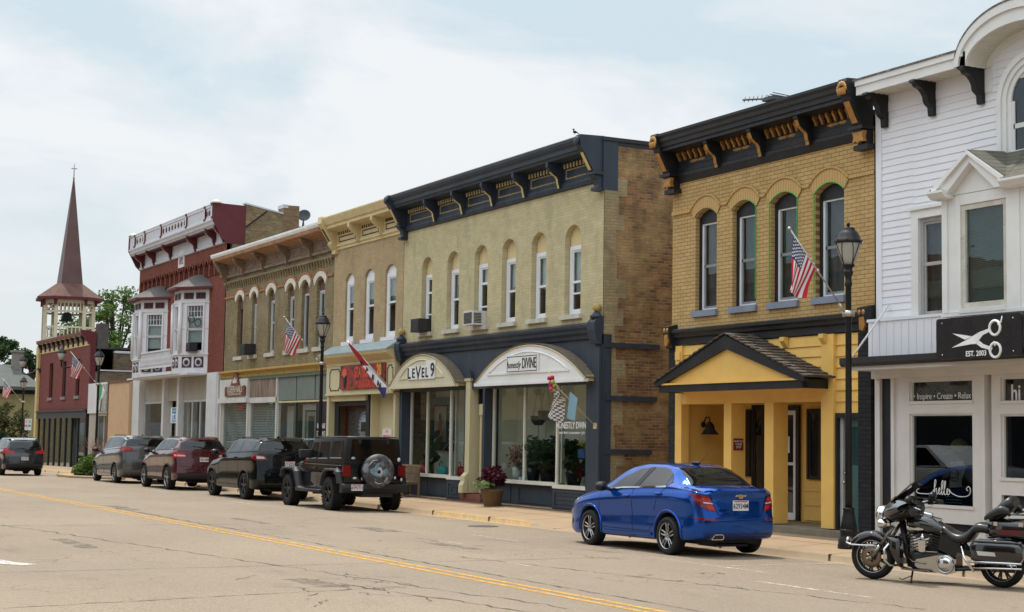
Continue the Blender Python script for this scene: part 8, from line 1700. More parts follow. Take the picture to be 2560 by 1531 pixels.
# ---- SUVs share a body recipe
def suv(name, label, cat, X, Y, pm, L_front, xr, wb, hw, H, r, tw, zb0, zb1, hood, roof0, roof1, wins, lights, rw, rear_shift, style, rimm, plate_at, txt, track, seams, handles, mir, arch_trim=0.018, claddm=PLASTIC, trims=None, group=None, side_lights=(), rseams=(), wrr=0.60, glm=PRIV, rimf=0.68, sillz=0.30, xwb=None, z0=0.0):
    S = dict(cat=cat, xf=L_front, xr=xr, wb=wb, hw=hw, arch=r+0.055, track=track, r=r, tw=tw, rim=rimf, style=style, rimm=rimm, sillz=sillz,
      W=[(L_front, hw*.70), (L_front+.15, hw*.86), (L_front+.5, hw*.97), (L_front+1.0, hw), (0, hw), (xr-.45, hw*.985), (xr-.15, hw*.955), (xr, hw*.90)],
      belt=[(L_front, hood-.22), (L_front+.6, hood-.06), (xwb or -2.0, zb0), (xr, zb1)],
      top=[(L_front, hood-.16), (L_front+.25, hood-.05), (L_front+.7, hood+.02), ((xwb or -2.0)-.5, hood+.13), ((xwb or -2.0)-.05, hood+.32), (roof0, H-.07), (roof0+.35, H-.01), (roof0+1.2, H), (roof1, H-.015), (xr, H-.09)],
      wr=[(L_front, hw*.6), (L_front+.7, hw*.80), (-2.3, hw*.80), (roof0, wrr+.06), (roof0+.5, wrr+.02), (0, wrr+.02), (xr, wrr)],
      sill=[(L_front, sillz-.02), (L_front+.4, sillz-.05), (wb, sillz), (0, sillz), (xr-.3, sillz+.02), (xr, sillz+.1)], rear=rear_shift, front=[(.2, -.05), (.5, .05), (.8, .04), (1.0, 0)],
      side_win=wins, rw_side='B', rear_win=rw, lights=lights, side_lights=side_lights, seams=seams, rear_seams=rseams, handles=handles, mirror=mir, arch_trim=arch_trim, claddm=claddm, win_trim=trims, glm=glm)
    t_, sk, ob = make_car(S, name, label, None, pm, group)
    plate(t_, sk, plate_at[0], plate_at[1], txt)
    q = MB(); p = sk.hit(0, rw[0][1]-0.02, 'B', 0.02); 
    if p: q.tube([sk.hit(0, rw[0][1]+.05, 'B', 0.02), sk.hit(-.32, rw[0][1]+.09, 'B', 0.02)], 0.012, 6); q.ball(sk.hit(0, rw[0][1]+.04, 'B', 0.015), 0.03, 8, 6)
    extra(t_, 'wiper', q, PLASTIC)
    q = MB()
    for sg in (-1, 1):
        a, c = sk.hit(roof0+.5, sg*(wrr-.06), 'T', 0.04), sk.hit(xr-.45, sg*(wrr-.06), 'T', 0.04)
        if a and c: q.tube([a-Vector((.05, 0, .04)), a, (a+c)/2+Vector((0, 0, .012)), c, c+Vector((.05, 0, -.04))], 0.016, 6)
    extra(t_, 'roof_rail', q, PLASTIC if pm is not None and 'silver' not in name else CHROME)
    q = MB(); p = sk.hit(xr-.75, 0, 'T', 0); q.prism([(-.10, 0), (.07, 0), (.05, .055), (.02, .06)], -.022, .022, 'Y'); q.xform(Matrix.Translation(p)); extra(t_, 'roof_fin', q, pm)
    q = MB(); sk.patch(q, [(-hw*.80, H-.06), (hw*.80, H-.06), (hw*.76, H-.10), (-hw*.76, H-.10)], 'B', 0.05); extra(t_, 'rear_spoiler', q, pm)
    q = MB(); sk.patch(q, [(-hw*.88, sillz+.28), (hw*.88, sillz+.28), (hw*.84, sillz+.06), (-hw*.84, sillz+.06)], 'B', 0.006)
    for sd in 'LR': sk.patch(q, [(wb+r+.12, sillz+.11), (-r-.12, sillz+.11), (-r-.12, sillz+.02), (wb+r+.12, sillz+.02)], sd, 0.006)
    extra(t_, 'lower_cladding', q, claddm)
    t_.location = (X, Y, z0); return t_, sk
BLK = gloss('black_gloss', (0.004, 0.0045, 0.0055), 0.05, 0.0, 0.0, spec=0.42); BLK2 = gloss('black_gloss_dark_blue', (0.004, 0.0045, 0.006), 0.05, 0.0, 0.0, spec=0.42); WINE = gloss('wine_metallic', (0.075, 0.010, 0.017), 0.2, 0.45, 1.0, flake=0.2); GREYM = gloss('grey_metallic', (0.085, 0.085, 0.088), 0.24, 0.6, 1.0, flake=0.2); DKG = gloss('charcoal_metallic', (0.022, 0.025, 0.032), 0.2, 0.5, 1.0)
# black three-row SUV
t_, sk = suv('sport_utility_car', 'glossy black large SUV parked between the spare wheel vehicle and the wine red SUV', 'suv', -45.04, 15.9, BLK, -4.02, 1.0, -3.07, 0.965, 1.80, 0.385, 0.25, 1.30, 1.40, 1.06, -1.55, .45,
  [[(-2.55, 1.31), (-2.2, 1.47), (-1.6, 1.69), (-1.35, 1.70), (-1.55, 1.36)], [(-1.48, 1.36), (-1.25, 1.70), (-.60, 1.72), (-.58, 1.39)], [(-.50, 1.395), (-.50, 1.72), (.30, 1.70), (.62, 1.60), (.45, 1.42)]],
  [([(.93, 1.31), (.62, 1.28), (.55, 1.17), (.90, 1.14)], 0), ([(.86, 1.27), (.66, 1.25), (.62, 1.20), (.86, 1.19)], 2)], [(-.74, 1.40), (.74, 1.40), (.66, 1.70), (-.66, 1.70)], [(.3, -.06), (.5, .03), (.8, .02), (1.1, -.02), (1.35, -.06), (1.7, -.26), (1.85, -.3)], 'five', RIMD, (.10, 1.05), '417-KDW', .83,
  [[(-2.3, 1.28), (-2.42, .7), (-2.3, .42)], [(-1.50, 1.72), (-1.52, 1.3), (-1.50, .42)], [(-.52, 1.3), (-.55, .9), (-.62, .75)], [(-2.3, .42), (-.6, .42)]], [(-1.75, 1.16), (-.78, 1.21)], (-2.5, 1.30), side_lights=[([(.55, 1.29), (1.0, 1.29), (1.0, 1.16), (.72, 1.17)], 0)], rseams=[[(-.80, 1.10), (-.74, .72), (.74, .72), (.80, 1.10)], [(-.55, .95), (.55, .95)]], wrr=.68, trims=None, claddm=BLK)
q = MB(); 
for sd in 'LR': sk.line(q, [(-2.35, .47), (-.5, .50)], sd, 0.025, 0.012)
p = sk.hit(0, .62, 'B', .012); sk.line(q, [(-.6, .66), (.6, .66)], 'B', 0.03, 0.02); extra(t_, 'chrome_strip', q, CHROME)
q = MB(); p = sk.hit(-.2, 1.16, 'B', .012); q.prism([(-.09, 1.15), (-.03, 1.17), (.03, 1.17), (.09, 1.15), (.03, 1.13), (-.03, 1.13)], p.x-.01, p.x+.004, 'X'); p = sk.hit(-.52, .88, 'B', .012); q.ball(p, 1, 10, 6, 0, (.006, .07, .04)); extra(t_, 'emblem', q, CHROME)
# wine red SUV
t_, sk = suv('sport_utility_car', 'wine red SUV parked behind the grey minivan', 'suv', -53.17, 15.9, WINE, -3.75, .95, -2.91, .955, 1.77, 0.385, 0.25, 1.27, 1.37, 1.06, -1.30, .45,
  [[(-2.30, 1.29), (-1.9, 1.48), (-1.35, 1.66), (-1.05, 1.67), (-1.22, 1.33)], [(-1.15, 1.335), (-.98, 1.67), (-.30, 1.69), (-.28, 1.37)], [(-.20, 1.375), (-.20, 1.69), (.45, 1.66), (.62, 1.55), (.50, 1.40)]],
  [([(.92, 1.27), (.60, 1.24), (.56, 1.10), (.90, 1.07)], 1), ([(.90, 1.19), (.58, 1.17), (.57, 1.13), (.90, 1.13)], 2)], [(-.74, 1.37), (.74, 1.37), (.66, 1.68), (-.66, 1.68)], [(.3, -.06), (.5, .05), (.8, .03), (1.1, -.02), (1.35, -.05), (1.65, -.24), (1.8, -.3)], 'five', RIMS, (.05, 1.03), '538-LMR', .82,
  [[(-2.1, 1.25), (-2.2, .7), (-2.1, .42)], [(-1.16, 1.68), (-1.20, 1.3), (-1.18, .42)], [(-.22, 1.35), (-.3, .9), (-.42, .72)], [(-2.1, .42), (-.5, .42)]], [(-1.42, 1.13), (-.48, 1.18)], (-2.2, 1.27), side_lights=[([(.52, 1.26), (1.0, 1.26), (1.0, 1.08), (.66, 1.12)], 1)], rseams=[[(-.80, 1.08), (-.74, .80), (.74, .80), (.80, 1.08)]], wrr=.67, trims=[[(-2.32, 1.265), (.50, 1.375)]])
q = MB(); sk.line(q, [(-.70, .77), (.70, .77)], 'B', 0.035, 0.02); me = text_mesh('Jeep', 0.10, ext=0.002); p = sk.hit(0, 1.22, 'B', .01); q.add([(p.x+v.co.z, v.co.x, 1.21+v.co.y) for v in me.vertices], [list(f.vertices) for f in me.polygons]); me = text_mesh('4x4', 0.06, ext=0.002); p = sk.hit(-.5, .9, 'B', .01); q.add([(p.x+v.co.z, -.5+v.co.x, .9+v.co.y) for v in me.vertices], [list(f.vertices) for f in me.polygons]); extra(t_, 'chrome_strip', q, CHROME)
# grey minivan
t_, sk = suv('minivan', 'dark grey minivan parked at the head of the row', 'minivan', -60.17, 15.9, GREYM, -3.95, 1.0, -3.09, .995, 1.79, 0.355, 0.235, 1.18, 1.32, .98, -1.75, .5,
  [[(-2.75, 1.20), (-2.4, 1.40), (-1.8, 1.63), (-1.45, 1.68), (-1.62, 1.26)], [(-1.55, 1.265), (-1.38, 1.68), (-.52, 1.71), (-.50, 1.32)], [(-.42, 1.325), (-.42, 1.71), (.40, 1.69), (.75, 1.60), (.60, 1.38)]],
  [([(.95, 1.38), (.60, 1.35), (.50, 1.24), (.40, 1.235), (.40, 1.20), (.90, 1.17)], 0), ([(.90, 1.33), (.62, 1.31), (.58, 1.27), (.88, 1.25)], 1)], [(-.78, 1.38), (.78, 1.38), (.70, 1.70), (-.70, 1.70)], [(.3, -.06), (.5, .03), (.8, .03), (1.1, 0.0), (1.35, -.04), (1.7, -.20), (1.85, -.25)], 'ten', RIMS, (.05, 1.0), '902-TRB', .85,
  [[(-2.5, 1.15), (-2.6, .6), (-2.4, .36)], [(-1.56, 1.70), (-1.60, 1.2), (-1.56, .36)], [(-.46, 1.3), (-.46, .5), (-.5, .36)], [(-2.4, .36), (-.5, .36)]], [(-1.78, 1.03), (-1.35, 1.05)], (-2.6, 1.16), side_lights=[([(.55, 1.37), (1.0, 1.38), (1.0, 1.18), (.75, 1.22)], 0)], rseams=[[(-.82, 1.15), (-.76, .66), (.76, .66), (.82, 1.15)]], wrr=.70, trims=[[(-2.78, 1.17), (.62, 1.35)], [(-2.3, 1.46), (-1.5, 1.715), (.2, 1.735), (.72, 1.63)]], sillz=.22, arch_trim=0.008, claddm=GREYM)
q = MB(); sk.line(q, [(-.70, .58), (.70, .58)], 'B', 0.03, 0.02)
for sd in 'LR': sk.line(q, [(-2.4, .50), (-.55, .52)], sd, 0.02, 0.012)
me = text_mesh('PACIFICA', 0.07, ext=0.002); p = sk.hit(-.45, 1.02, 'B', .01); q.add([(p.x+v.co.z, -.48+v.co.x, 1.0+v.co.y) for v in me.vertices], [list(f.vertices) for f in me.polygons]); extra(t_, 'chrome_strip', q, CHROME)
# charcoal crossover driving away at the left edge
t_, sk = suv('crossover_car', 'charcoal crossover driving away at the left edge', 'suv', -73.3, 14.0, DKG, -3.65, .98, -2.66, .91, 1.67, 0.35, 0.235, 1.08, 1.18, .98, -1.35, .4,
  [[(-2.2, 1.10), (-1.8, 1.35), (-1.3, 1.56), (-1.05, 1.58), (-1.2, 1.15)], [(-1.13, 1.155), (-.98, 1.58), (-.25, 1.59), (-.2, 1.18)], [(-.12, 1.19), (-.15, 1.58), (.35, 1.52), (.55, 1.3), (.4, 1.2)]],
  [([(.86, 1.38), (.76, 1.34), (.70, 1.12), (.45, 1.07), (.44, .98), (.84, .96)], 1), ([(.80, 1.06), (.50, 1.03), (.50, 1.0), (.80, 1.0)], 0)], [(-.66, 1.14), (.66, 1.14), (.60, 1.47), (-.60, 1.47)], [(.3, -.06), (.5, .05), (.8, .03), (1.0, -.02), (1.2, -.06), (1.6, -.26), (1.7, -.3)], 'five', RIMS, (.0, .76), '264-PJT', .78,
  [[(-2.0, 1.05), (-2.1, .5)], [(-1.15, 1.5), (-1.15, .4)], [(-.2, 1.15), (-.4, .7)]], [(-1.35, .98), (-.45, 1.02)], (-2.1, 1.10), rseams=[[(-.72, 1.0), (-.66, .60), (.66, .60), (.72, 1.0)]], wrr=.60, sillz=.25, z0=-0.075, side_lights=[([(.50, 1.12), (.95, 1.12), (.95, .98), (.65, 1.0)], 1)])
q = MB(); sk.line(q, [(-.60, .37), (.60, .37)], 'B', 0.06, 0.012); sk.line(q, [(-.38, .93), (.38, .93)], 'B', 0.02, 0.012); me = text_mesh('CR-V', 0.08, ext=0.002); p = sk.hit(-.5, .84, 'B', .01); q.add([(p.x+v.co.z, -.5+v.co.x, .85+v.co.y) for v in me.vertices], [list(f.vertices) for f in me.polygons]); extra(t_, 'chrome_strip', q, CHROME)

# ---- black jeep with spare wheel
J = thing('off_road_car', 'black four door off-road vehicle with spare wheel on its tail', 'off-road vehicle', (0, 0, 0)); JB = BLK2; TOP = paint('hard_top', (0.009, 0.009, 0.010), 0.42, 0.15, 8, spec=0.3); FLM = paint('flare_plastic', (0.020, 0.021, 0.025), 0.5, 0.15, 8)
def bev(mb, off, seg=2, name='body', mats=None, parent=None, smooth=True):
    o = mb.build(name, mats, parent); bm = bmesh.new(); bm.from_mesh(o.data); bmesh.ops.remove_doubles(bm, verts=bm.verts, dist=1e-4); es = [e for e in bm.edges if len(e.link_faces) == 2 and e.calc_face_angle(0) > radians(25)]
    bmesh.ops.bevel(bm, geom=es, offset=off, segments=seg, affect='EDGES', clamp_overlap=True, profile=0.6)
    for f in bm.faces: f.smooth = smooth
    bm.to_mesh(o.data); bm.free()
    try: o.data.set_sharp_from_angle(angle=radians(50))
    except Exception: pass
    return o
A1 = arc(-3.0, .43, .50, 180, 0, 12); A2 = arc(0, .43, .50, 180, 0, 12)
q = MB(); poly = [(-3.52, .60)] + [(-3.5, .62)]+A1+[(-2.45, .50)]+[(-.55, .50)]+A2+[(.55, .56), (.72, .56), (.74, 1.18), (-1.95, 1.20), (-2.12, 1.22)]
q.prism(poly, -.80, .80, 'Y')
for i, v in enumerate(q.v):
    x, y, z = v
    if x < -2.2: k = 1-0.20*min(1, (-2.2-x)/1.2); q.v[i] = (x, y*k, z)
body = bev(q, 0.03, 2, 'body', JB, J)
q = MB(); q.prism([(-3.45, .98), (-3.40, 1.12), (-2.9, 1.19), (-2.05, 1.24), (-2.0, 1.1), (-3.4, .9)], -.60, .60, 'Y')
for i, v in enumerate(q.v):
    x, y, z = v; q.v[i] = (x, y*(1.12-0.20*min(1, max(0, (-2.0-x)/1.4))), z)
bev(q, 0.05, 3, 'bonnet', JB, J)
q = MB(); poly = [(-1.98, 1.20), (.73, 1.18), (.70, 1.83), (-.85, 1.86), (-1.58, 1.80)]; q.prism(poly, -.79, .79, 'Y')
for i, v in enumerate(q.v): x, y, z = v; q.v[i] = (x, y*(1-0.10*max(0, (z-1.18)/.66)), z)
top = bev(q, 0.035, 2, 'hard_top', TOP, J); skj = Skin(top.data); skb = Skin(body.data)
q = MB(); q.box(-1.55, .66, -.70, .70, 1.845, 1.868); q.box(-.88, .60, -.66, .66, 1.865, 1.88); bev(q, 0.012, 1, 'roof_panel', paint('roof_sheen', (0.05, 0.052, 0.056), 0.35), J)
q = MB()
for poly in ([(-1.80, 1.28), (-1.56, 1.70), (-1.20, 1.72), (-1.22, 1.32)], [(-1.08, 1.31), (-1.06, 1.73), (-.42, 1.74), (-.46, 1.32)], [(-.25, 1.33), (-.20, 1.75), (.52, 1.76), (.50, 1.34)]):
    for sd in 'LR': skj.patch(q, poly, sd, 0.006)
q.build('side_glass', CARGL, J)
q = MB()
for poly in ([(-1.80, 1.27), (-1.22, 1.305)], [(-1.10, 1.295), (-.44, 1.31)], [(-.27, 1.32), (.52, 1.33)]):
    for sd in 'LR': skj.line(q, poly, sd, 0.025, 0.014)
for sd in 'LR': skb.line(q, [(-2.05, 1.15), (.55, 1.14)], sd, 0.012, 0.006)
q.build('window_trim', paint('grey_trim', (0.24, 0.25, 0.27), 0.4), J)
q = MB(); skj.patch(q, [(-.62, 1.27), (.62, 1.27), (.58, 1.80), (-.58, 1.80)], 'B', 0.008); q.build('rear_window', PRIV, J)
q = MB()
for y in (-.38, .38): q.box(.70, .735, y-.04, y+.04, 1.70, 1.80)
q.tube([(.75, .1, 1.28), (.745, -.25, 1.33)], .012, 6); q.build('window_hinge', PLASTIC, J)
for xc in (-3.0, 0.0):
    for sg in (-1, 1):
        q = MB(); 
        if xc < -1: prof_ = [(-3.56, .80), (-3.50, .98), (-3.36, 1.05), (-2.62, 1.05), (-2.45, .95), (-2.22, .56), (-2.10, .52)]
        else: prof_ = [(-.60, .62), (-.47, .88), (-.33, 1.02), (-.18, 1.07), (.42, 1.07), (.58, 1.0), (.70, .72)]
        inn = []
        outp = []
        for i, (x, z) in enumerate(prof_):
            d = Vector((x-xc, z-.43)).normalized(); outp.append((x, z)); inn.append((x-d.x*.075, z-d.y*.075))
        for (a, b_), (c, d), (e, f), (g, h) in zip(outp, outp[1:], inn[1:], inn):
            y0, y1 = sg*.70, sg*.945
            vs = [(a, y0, b_+.0), (c, y0, d+.0), (e, y0, f), (g, y0, h), (a, y1, b_-.02), (c, y1, d-.02), (e, y1, f), (g, y1, h)]
            q.add(vs, [(0, 1, 5, 4), (4, 5, 6, 7), (3, 7, 6, 2), (0, 3, 2, 1)], 0, True)
        q.build('wheel_flare', FLM, J)
put_wheels(J, (0, -3.008), .80, .415, .265, .56, 'mud', RIMD)
q = MB(); q.box(-2.38, -.55, -.93, -.78, .42, .50); q.box(-2.38, -.55, .78, .93, .42, .50); q.box(-2.38, -1.95, -.95, -.80, .50, .515, 1); bev(q, .012, 1, 'side_step', [FLM, paint('worn_step', (.38, .34, .28), .6)], J)
q = MB(); q.prism([(.72, .70), (.93, .68), (.95, .58), (.90, .47), (.70, .47)], -.90, .90, 'Y'); q.box(.90, .97, -.55, .55, .56, .69); bev(q, .02, 2, 'rear_bumper', FLM, J)
q = MB(); q.box(.4, .85, -.35, .5, .36, .47); q.box(-3.4, .6, -.5, .5, .44, .56); q.build('underbody', PLASTIC, J)
for sg, y in ((-1, -.73), (1, .77)):
    q = MB(); q.box(.70, .78, y-.10, y+.10, .88, 1.15); q.box(.78, .80, y-.075, y+.075, .905, 1.125, 1); q.bar((.802, y-.06, .94), (.802, y+.06, 1.08), .015, .02, 0); q.build('tail_light', [REDL, REDL], J)
q = MB(); q.lathe([(.001, .24), (.32, .24), (.40, .215), (.425, .17), (.425, .03), (.40, 0), (.1, 0)], (.78, .05, 1.01), 40, 0, 'X'); q.build('spare_wheel', TYRE, J)
m, t, b = new_mat('spare_cover'); o_ = N(t, 'ShaderNodeTexCoord').outputs['Object']; n1 = noise(t, o_, 6, 6, .65); n2 = noise(t, o_, 3.2, 5, .6); c = mixc(t, mapr(t, n1, .42, .62, 0, 1), (.03, .028, .031), (.11, .105, .112)); c = mixc(t, mapr(t, n2, .56, .62, 0, .7), c, (.22, .25, .27)); t.links.new(c, b.inputs['Base Color']); b.inputs['Roughness'].default_value = .55; MATS['spare_cover'] = m
q = MB(); q.lathe([(.001, .250), (.32, .250), (.405, .222), (.432, .17), (.432, .12), (.428, .12)], (.78, .05, 1.01), 40, 0, 'X'); cv = q.build('wheel_cover', MATS['spare_cover'], J)
q = MB(); cx1 = 1.034
q.prism([(-.20, .98), (-.08, .90), (.08, .86), (.20, .95), (.22, 1.08), (.12, 1.02), (.02, 1.16), (.10, 1.24), (-.02, 1.22), (-.10, 1.10), (-.22, 1.06)], cx1-.004, cx1, 'X', 0); q.prism([(-.04, .94), (.07, .90), (.14, 1.0), (.08, 1.12), (.0, 1.1)], cx1-.001, cx1+.003, 'X', 1); q.ball((cx1, .03, 1.0), .05, 10, 6, 2)
for pts_ in ([(-.30, 1.15), (-.18, 1.28), (-.05, 1.30)], [(-.12, .74), (-.02, .70), (.08, .72)], [(.12, .74), (.2, .82), (.22, .86)]): q.tube([(cx1-.01, y+.05, z) for y, z in pts_], .015, 5, 1)
q.build('cover_print', [paint('print_blue', (.16, .26, .32), .6, .3, 14), paint('print_pale', (.42, .44, .46), .6, .3, 14), DARK], cv)
plate(J, None, -.53, .605, 'AKPNTHR', .31, .155, .985)
q = MB()
for y, z, w_, h_, mi in ((-.55, 1.33, .11, .07, 0), (-.50, .83, .11, .055, 1), (-.28, .82, .10, .10, 1), (.70, 1.30, .08, .11, 1), (.60, .84, .06, .08, 1), (.78, .80, .06, .10, 1)): 
    p = skj.hit(y, z, 'B', .011) if z > 1.2 else skb.hit(y, z, 'B', .011)
    if p: q.lathe([(.001, .003), (.5, .003), (.5, 0)], (0, 0, 0), 14, mi, 'X'); n0 = len(q.v)-42; q.xform(Matrix.Translation((p.x, y, z)) @ Matrix.Diagonal((1, w_, h_, 1)), n0)
p = skb.hit(.30, 1.02, 'L', .008); q.lathe([(.001, -.003), (.07, -.003), (.07, 0)], (.30, p.y, 1.02), 14, 2, 'Y'); q.build('sticker', [paint('sticker_blue', (.30, .48, .55), .5), LET, paint('sticker_violet', (.12, .10, .32), .5)], J)
q = MB()
for sg in (-1, 1): q.box(-1.78, -1.62, sg*.88-.12*sg, sg*1.08, 1.30, 1.52); q.bar((-1.72, sg*.76, 1.36), (-1.72, sg*.92, 1.38), .05, .06)
bev(q, .03, 2, 'mirror', PLASTIC, J)
q = MB()
for sd in 'LR':
    for ln in ([(-2.15, 1.2), (-2.15, .55)], [(-1.15, 1.18), (-1.15, .52), (-2.1, .52)], [(-.35, 1.18), (-.38, .95)], [(-1.13, .52), (-.62, .56)]): skb.line(q, ln, sd, .012, .003)
skb.line(q, [(-.62, 1.17), (-.62, .58), (.62, .58), (.62, 1.17)], 'B', .012, .003); q.build('panel_gaps', SEAM, J)
q = MB()
for x in (-1.35, -.55):
    p = skb.hit(x, 1.04, 'L', .02); q.tube([(x-.09, p.y, 1.04), (x+.09, p.y, 1.04)], .018, 6); p = skb.hit(x, 1.04, 'R', .02); q.tube([(x-.09, p.y, 1.04), (x+.09, p.y, 1.04)], .018, 6)
q.build('door_handle', JB, J)
q = MB(); q.ball((-3.46, -.45, .92), .12, 12, 8, 0); q.ball((-3.46, .45, .92), .12, 12, 8, 0); q.build('headlight', CLRL, J)
J.location = (-38.27, 15.87, 0.0)
# ---- white pickup on the near side of the street, outside the frame, mirrored in the salon window
K = thing('pickup_truck', 'white pickup truck mirrored in the salon display window', 'pickup truck', (0, 0, 0)); KW = gloss('truck_white', (.62, .63, .64), .15, 0, .5)
q = MB(); A1 = arc(0, .42, .48, 180, 0, 10); A2 = arc(3.6, .42, .48, 180, 0, 10); q.prism([(-1.15, .5)]+A1+A2+[(4.5, .5), (4.5, 1.08), (3.0, 1.22), (-1.15, 1.25)], -.95, .95, 'Y'); bev(q, .05, 2, 'body', KW, K)
q = MB(); q.prism([(.55, 1.22), (.70, 1.86), (2.0, 1.90), (2.9, 1.24)], -.90, .90, 'Y'); bev(q, .06, 2, 'cab', KW, K)
for s_ in (-1, 1):
    for P in ([(.72, 1.28), (.80, 1.78), (1.25, 1.80), (1.25, 1.28)], [(1.35, 1.28), (1.35, 1.80), (1.95, 1.82), (2.6, 1.30)]): q = MB(); q.prism(P, s_*.895, s_*.91, 'Y'); q.build('side_glass', CARGL, K)
put_wheels(K, (0, 3.6), .80, .42, .27, .6, 'five', RIMS); K.location = (-38.6, 4.2, 0)
# ------------------------------------------------------------------ touring motorcycle
MC = thing('motorcycle', 'black touring motorcycle with chrome engine in the right foreground', 'motorcycle', (0, 0, 0))
GLB = gloss('bike_black', (0.006, 0.006, 0.007), 0.05, 0.0, 1.0); LEA = gloss('seat_leather', (0.014, 0.014, 0.015), 0.30, spec=0.5); SATIN = gloss('satin_metal', (0.20, 0.19, 0.17), 0.28, 0.9); CAST = gloss('engine_black', (0.016, 0.016, 0.017), 0.35, 0.3)
def loft(mb, secs, mi=0, n=20, yc=0.0):
    rows = []
    for x, zc, h, w, e in secs:
        row = []
        for k in range(n):
            a = 2*pi*k/n; c, s_ = cos(a), sin(a); row.append((x, yc + w*(abs(c)**(2/e))*(1 if c > 0 else -1), zc + h*(abs(s_)**(2/e))*(1 if s_ > 0 else -1)))
        rows.append(row+[row[0]])
    mb.grid(rows, mi); 
    for r_ in (rows[0], rows[-1]): mb.add(r_[:-1], [list(range(n))], mi, True)
def dens(secs, k=5):
    out = []
    for i in range(len(secs)-1):
        p0, p1, p2, p3 = secs[max(i-1, 0)], secs[i], secs[i+1], secs[min(i+2, len(secs)-1)]
        for j in range(k): u = j/k; out.append(tuple(0.5*((2*p1[a])+(p2[a]-p0[a])*u+(2*p0[a]-5*p1[a]+4*p2[a]-p3[a])*u*u+(3*p1[a]-p0[a]-3*p2[a]+p3[a])*u**3) for a in range(5)))
    return out+[secs[-1]]
def ring(mb, c, r0, y0, y1, mi=0, seg=36, r1=None): mb.lathe([(r1 or r0*0.9, y0), (r0, y0), (r0, y1), (r1 or r0*0.9, y1), (r1 or r0*0.9, y0)], c, seg, mi, 'Y', caps=False)
def bike_wheel(x, r, w, nm):
    q = MB(); q.lathe([(r*.68, -w*.36), (r*.72, -w*.46), (r*.86, -w*.5), (r*.96, -w*.36), (r, 0), (r*.96, w*.36), (r*.86, w*.5), (r*.72, w*.46), (r*.68, w*.36)], (x, 0, r), 44, 0, 'Y', caps=False); o = q.build(nm, TYRE, MC)
    q = MB(); q.lathe([(r*.72, -w*.40), (r*.73, -w*.44), (r*.69, -w*.42), (r*.63, -w*.2), (r*.63, w*.2), (r*.69, w*.42), (r*.73, w*.44), (r*.72, w*.40)], (x, 0, r), 40, 0, 'Y', caps=False)
    ring(q, (x, 0, r), r*.715, w*.40, w*.46, 1, 40, r*.675)
    q.lathe([(.03, -.09), (.045, -.06), (.045, .06), (.03, .09)], (x, 0, r), 16, 0, 'Y')
    for k in range(9):
        a = 2*pi*k/9
        for s_ in (-1, 1): q.bar((x+.04*cos(a), .02, r+.04*sin(a)), (x+r*.65*cos(a+s_*.10), .025, r+r*.65*sin(a+s_*.10)), .022, .022, 0 if s_ < 0 else 0, up=(0, 1, 0))
    q.build('rim', [CAST, RIMS], o)
    if nm.startswith('front'):
        q = MB(); q.lathe([(.075, .075), (.15, .075), (.15, .082), (.075, .082)], (x, 0, r), 32, 0, 'Y', caps=False)
        for k in range(5): a = 2*pi*k/5; q.bar((x+.03*cos(a), .08, r+.03*sin(a)), (x+.09*cos(a+.3), .08, r+.09*sin(a+.3)), .02, .008, 0, up=(0, 1, 0))
        q.build('brake_disc', gloss('disc_metal', (.22, .17, .13), .4, .8), o)
    return o
bike_wheel(1.85, .32, .135, 'front_wheel'); bike_wheel(.03, .30, .17, 'rear_wheel')
q = MB(); pts_ = [(1.86+.365*cos(radians(a)), .32+.365*sin(radians(a))) for a in range(-4+22, 152, 6)]
rows = []
for i, (x, z) in enumerate(pts_):
    c = Vector((1.86, .32)); d = Vector((x, z))-c; d.normalize(); row = []
    for k in range(11):
        a = pi*(k/10); wv = .105; yy = -wv*cos(a); dd = .045*sin(a)**.6; drop = 0.11 if k in (0, 10) else 0.0; row.append((x+d.x*(dd-.05-drop*.4), yy, z+d.y*(dd-.05-drop*.4)))
    rows.append(row)
q.grid(rows); ff = q.build('front_fender', GLB, MC)
q = MB(); 
for s_ in (-1, 1): q.tube([(2.235, 0, .52), (2.22, s_*.07, .50), (2.14, s_*.108, .478), (1.95, s_*.112, .476), (1.74, s_*.112, .485)], .013, 6)
q.ball((2.215, 0, .53), 1, 10, 6, 0, (.03, .07, .05)); q.build('fender_trim', CHROME, ff)
for s_ in (-1, 1):
    q = MB(); q.tube([(1.84, s_*.115, .30), (1.70, s_*.115, .48)], .034, 10, 0); q.tube([(1.70, s_*.115, .48), (1.50, s_*.115, .76)], .026, 10, 0); q.ball((1.845, s_*.125, .30), .04, 10, 8, 0); q.build('fork', SATIN, MC)
# fairing (batwing), built as a lofted shell across the bike
q = MB(); rows = []
for i in range(25):
    y = -.46+.92*i/24; k = abs(y)/.46; fr = 1.76-.40*k**2.0; row = []
    top = 1.175-.05*k**2+ .0; bot = .80+.20*k**1.5
    for j in range(13):
        u = j/12; z = bot+(top-bot)*u; x = fr-.02-(.30*(u**1.6))*(1-.3*k)+.03*sin(pi*u)-.10*(1-u)**2*.6; row.append((x, y, z))
    row = [(row[0][0]-.16, y*.97, row[0][2]+.02)]+row+[(row[-1][0]-.16, y*.95, row[-1][2]-.03)]; rows.append(row)
q.grid(rows); q.build('fairing', GLB, MC)
q = MB(); loft(q, dens([(1.20, 1.00, .10, .30, 3), (1.32, 1.00, .14, .36, 3), (1.44, .98, .16, .36, 3), (1.52, .97, .12, .30, 3)])); q.build('inner_fairing', CAST, MC)
q = MB(); rows = []
for i in range(15):
    y = -.27+.54*i/14; k = abs(y)/.27; rows.append([(1.50-.06*k**2-.23*u-.02*u*u, y*(1-.25*u), 1.135+(.235-.05*k**2)*u) for u in [j/6 for j in range(7)]])
q.grid(rows); q.build('windshield', gloss('smoked_screen', (.02, .022, .024), .03, spec=.9), MC)
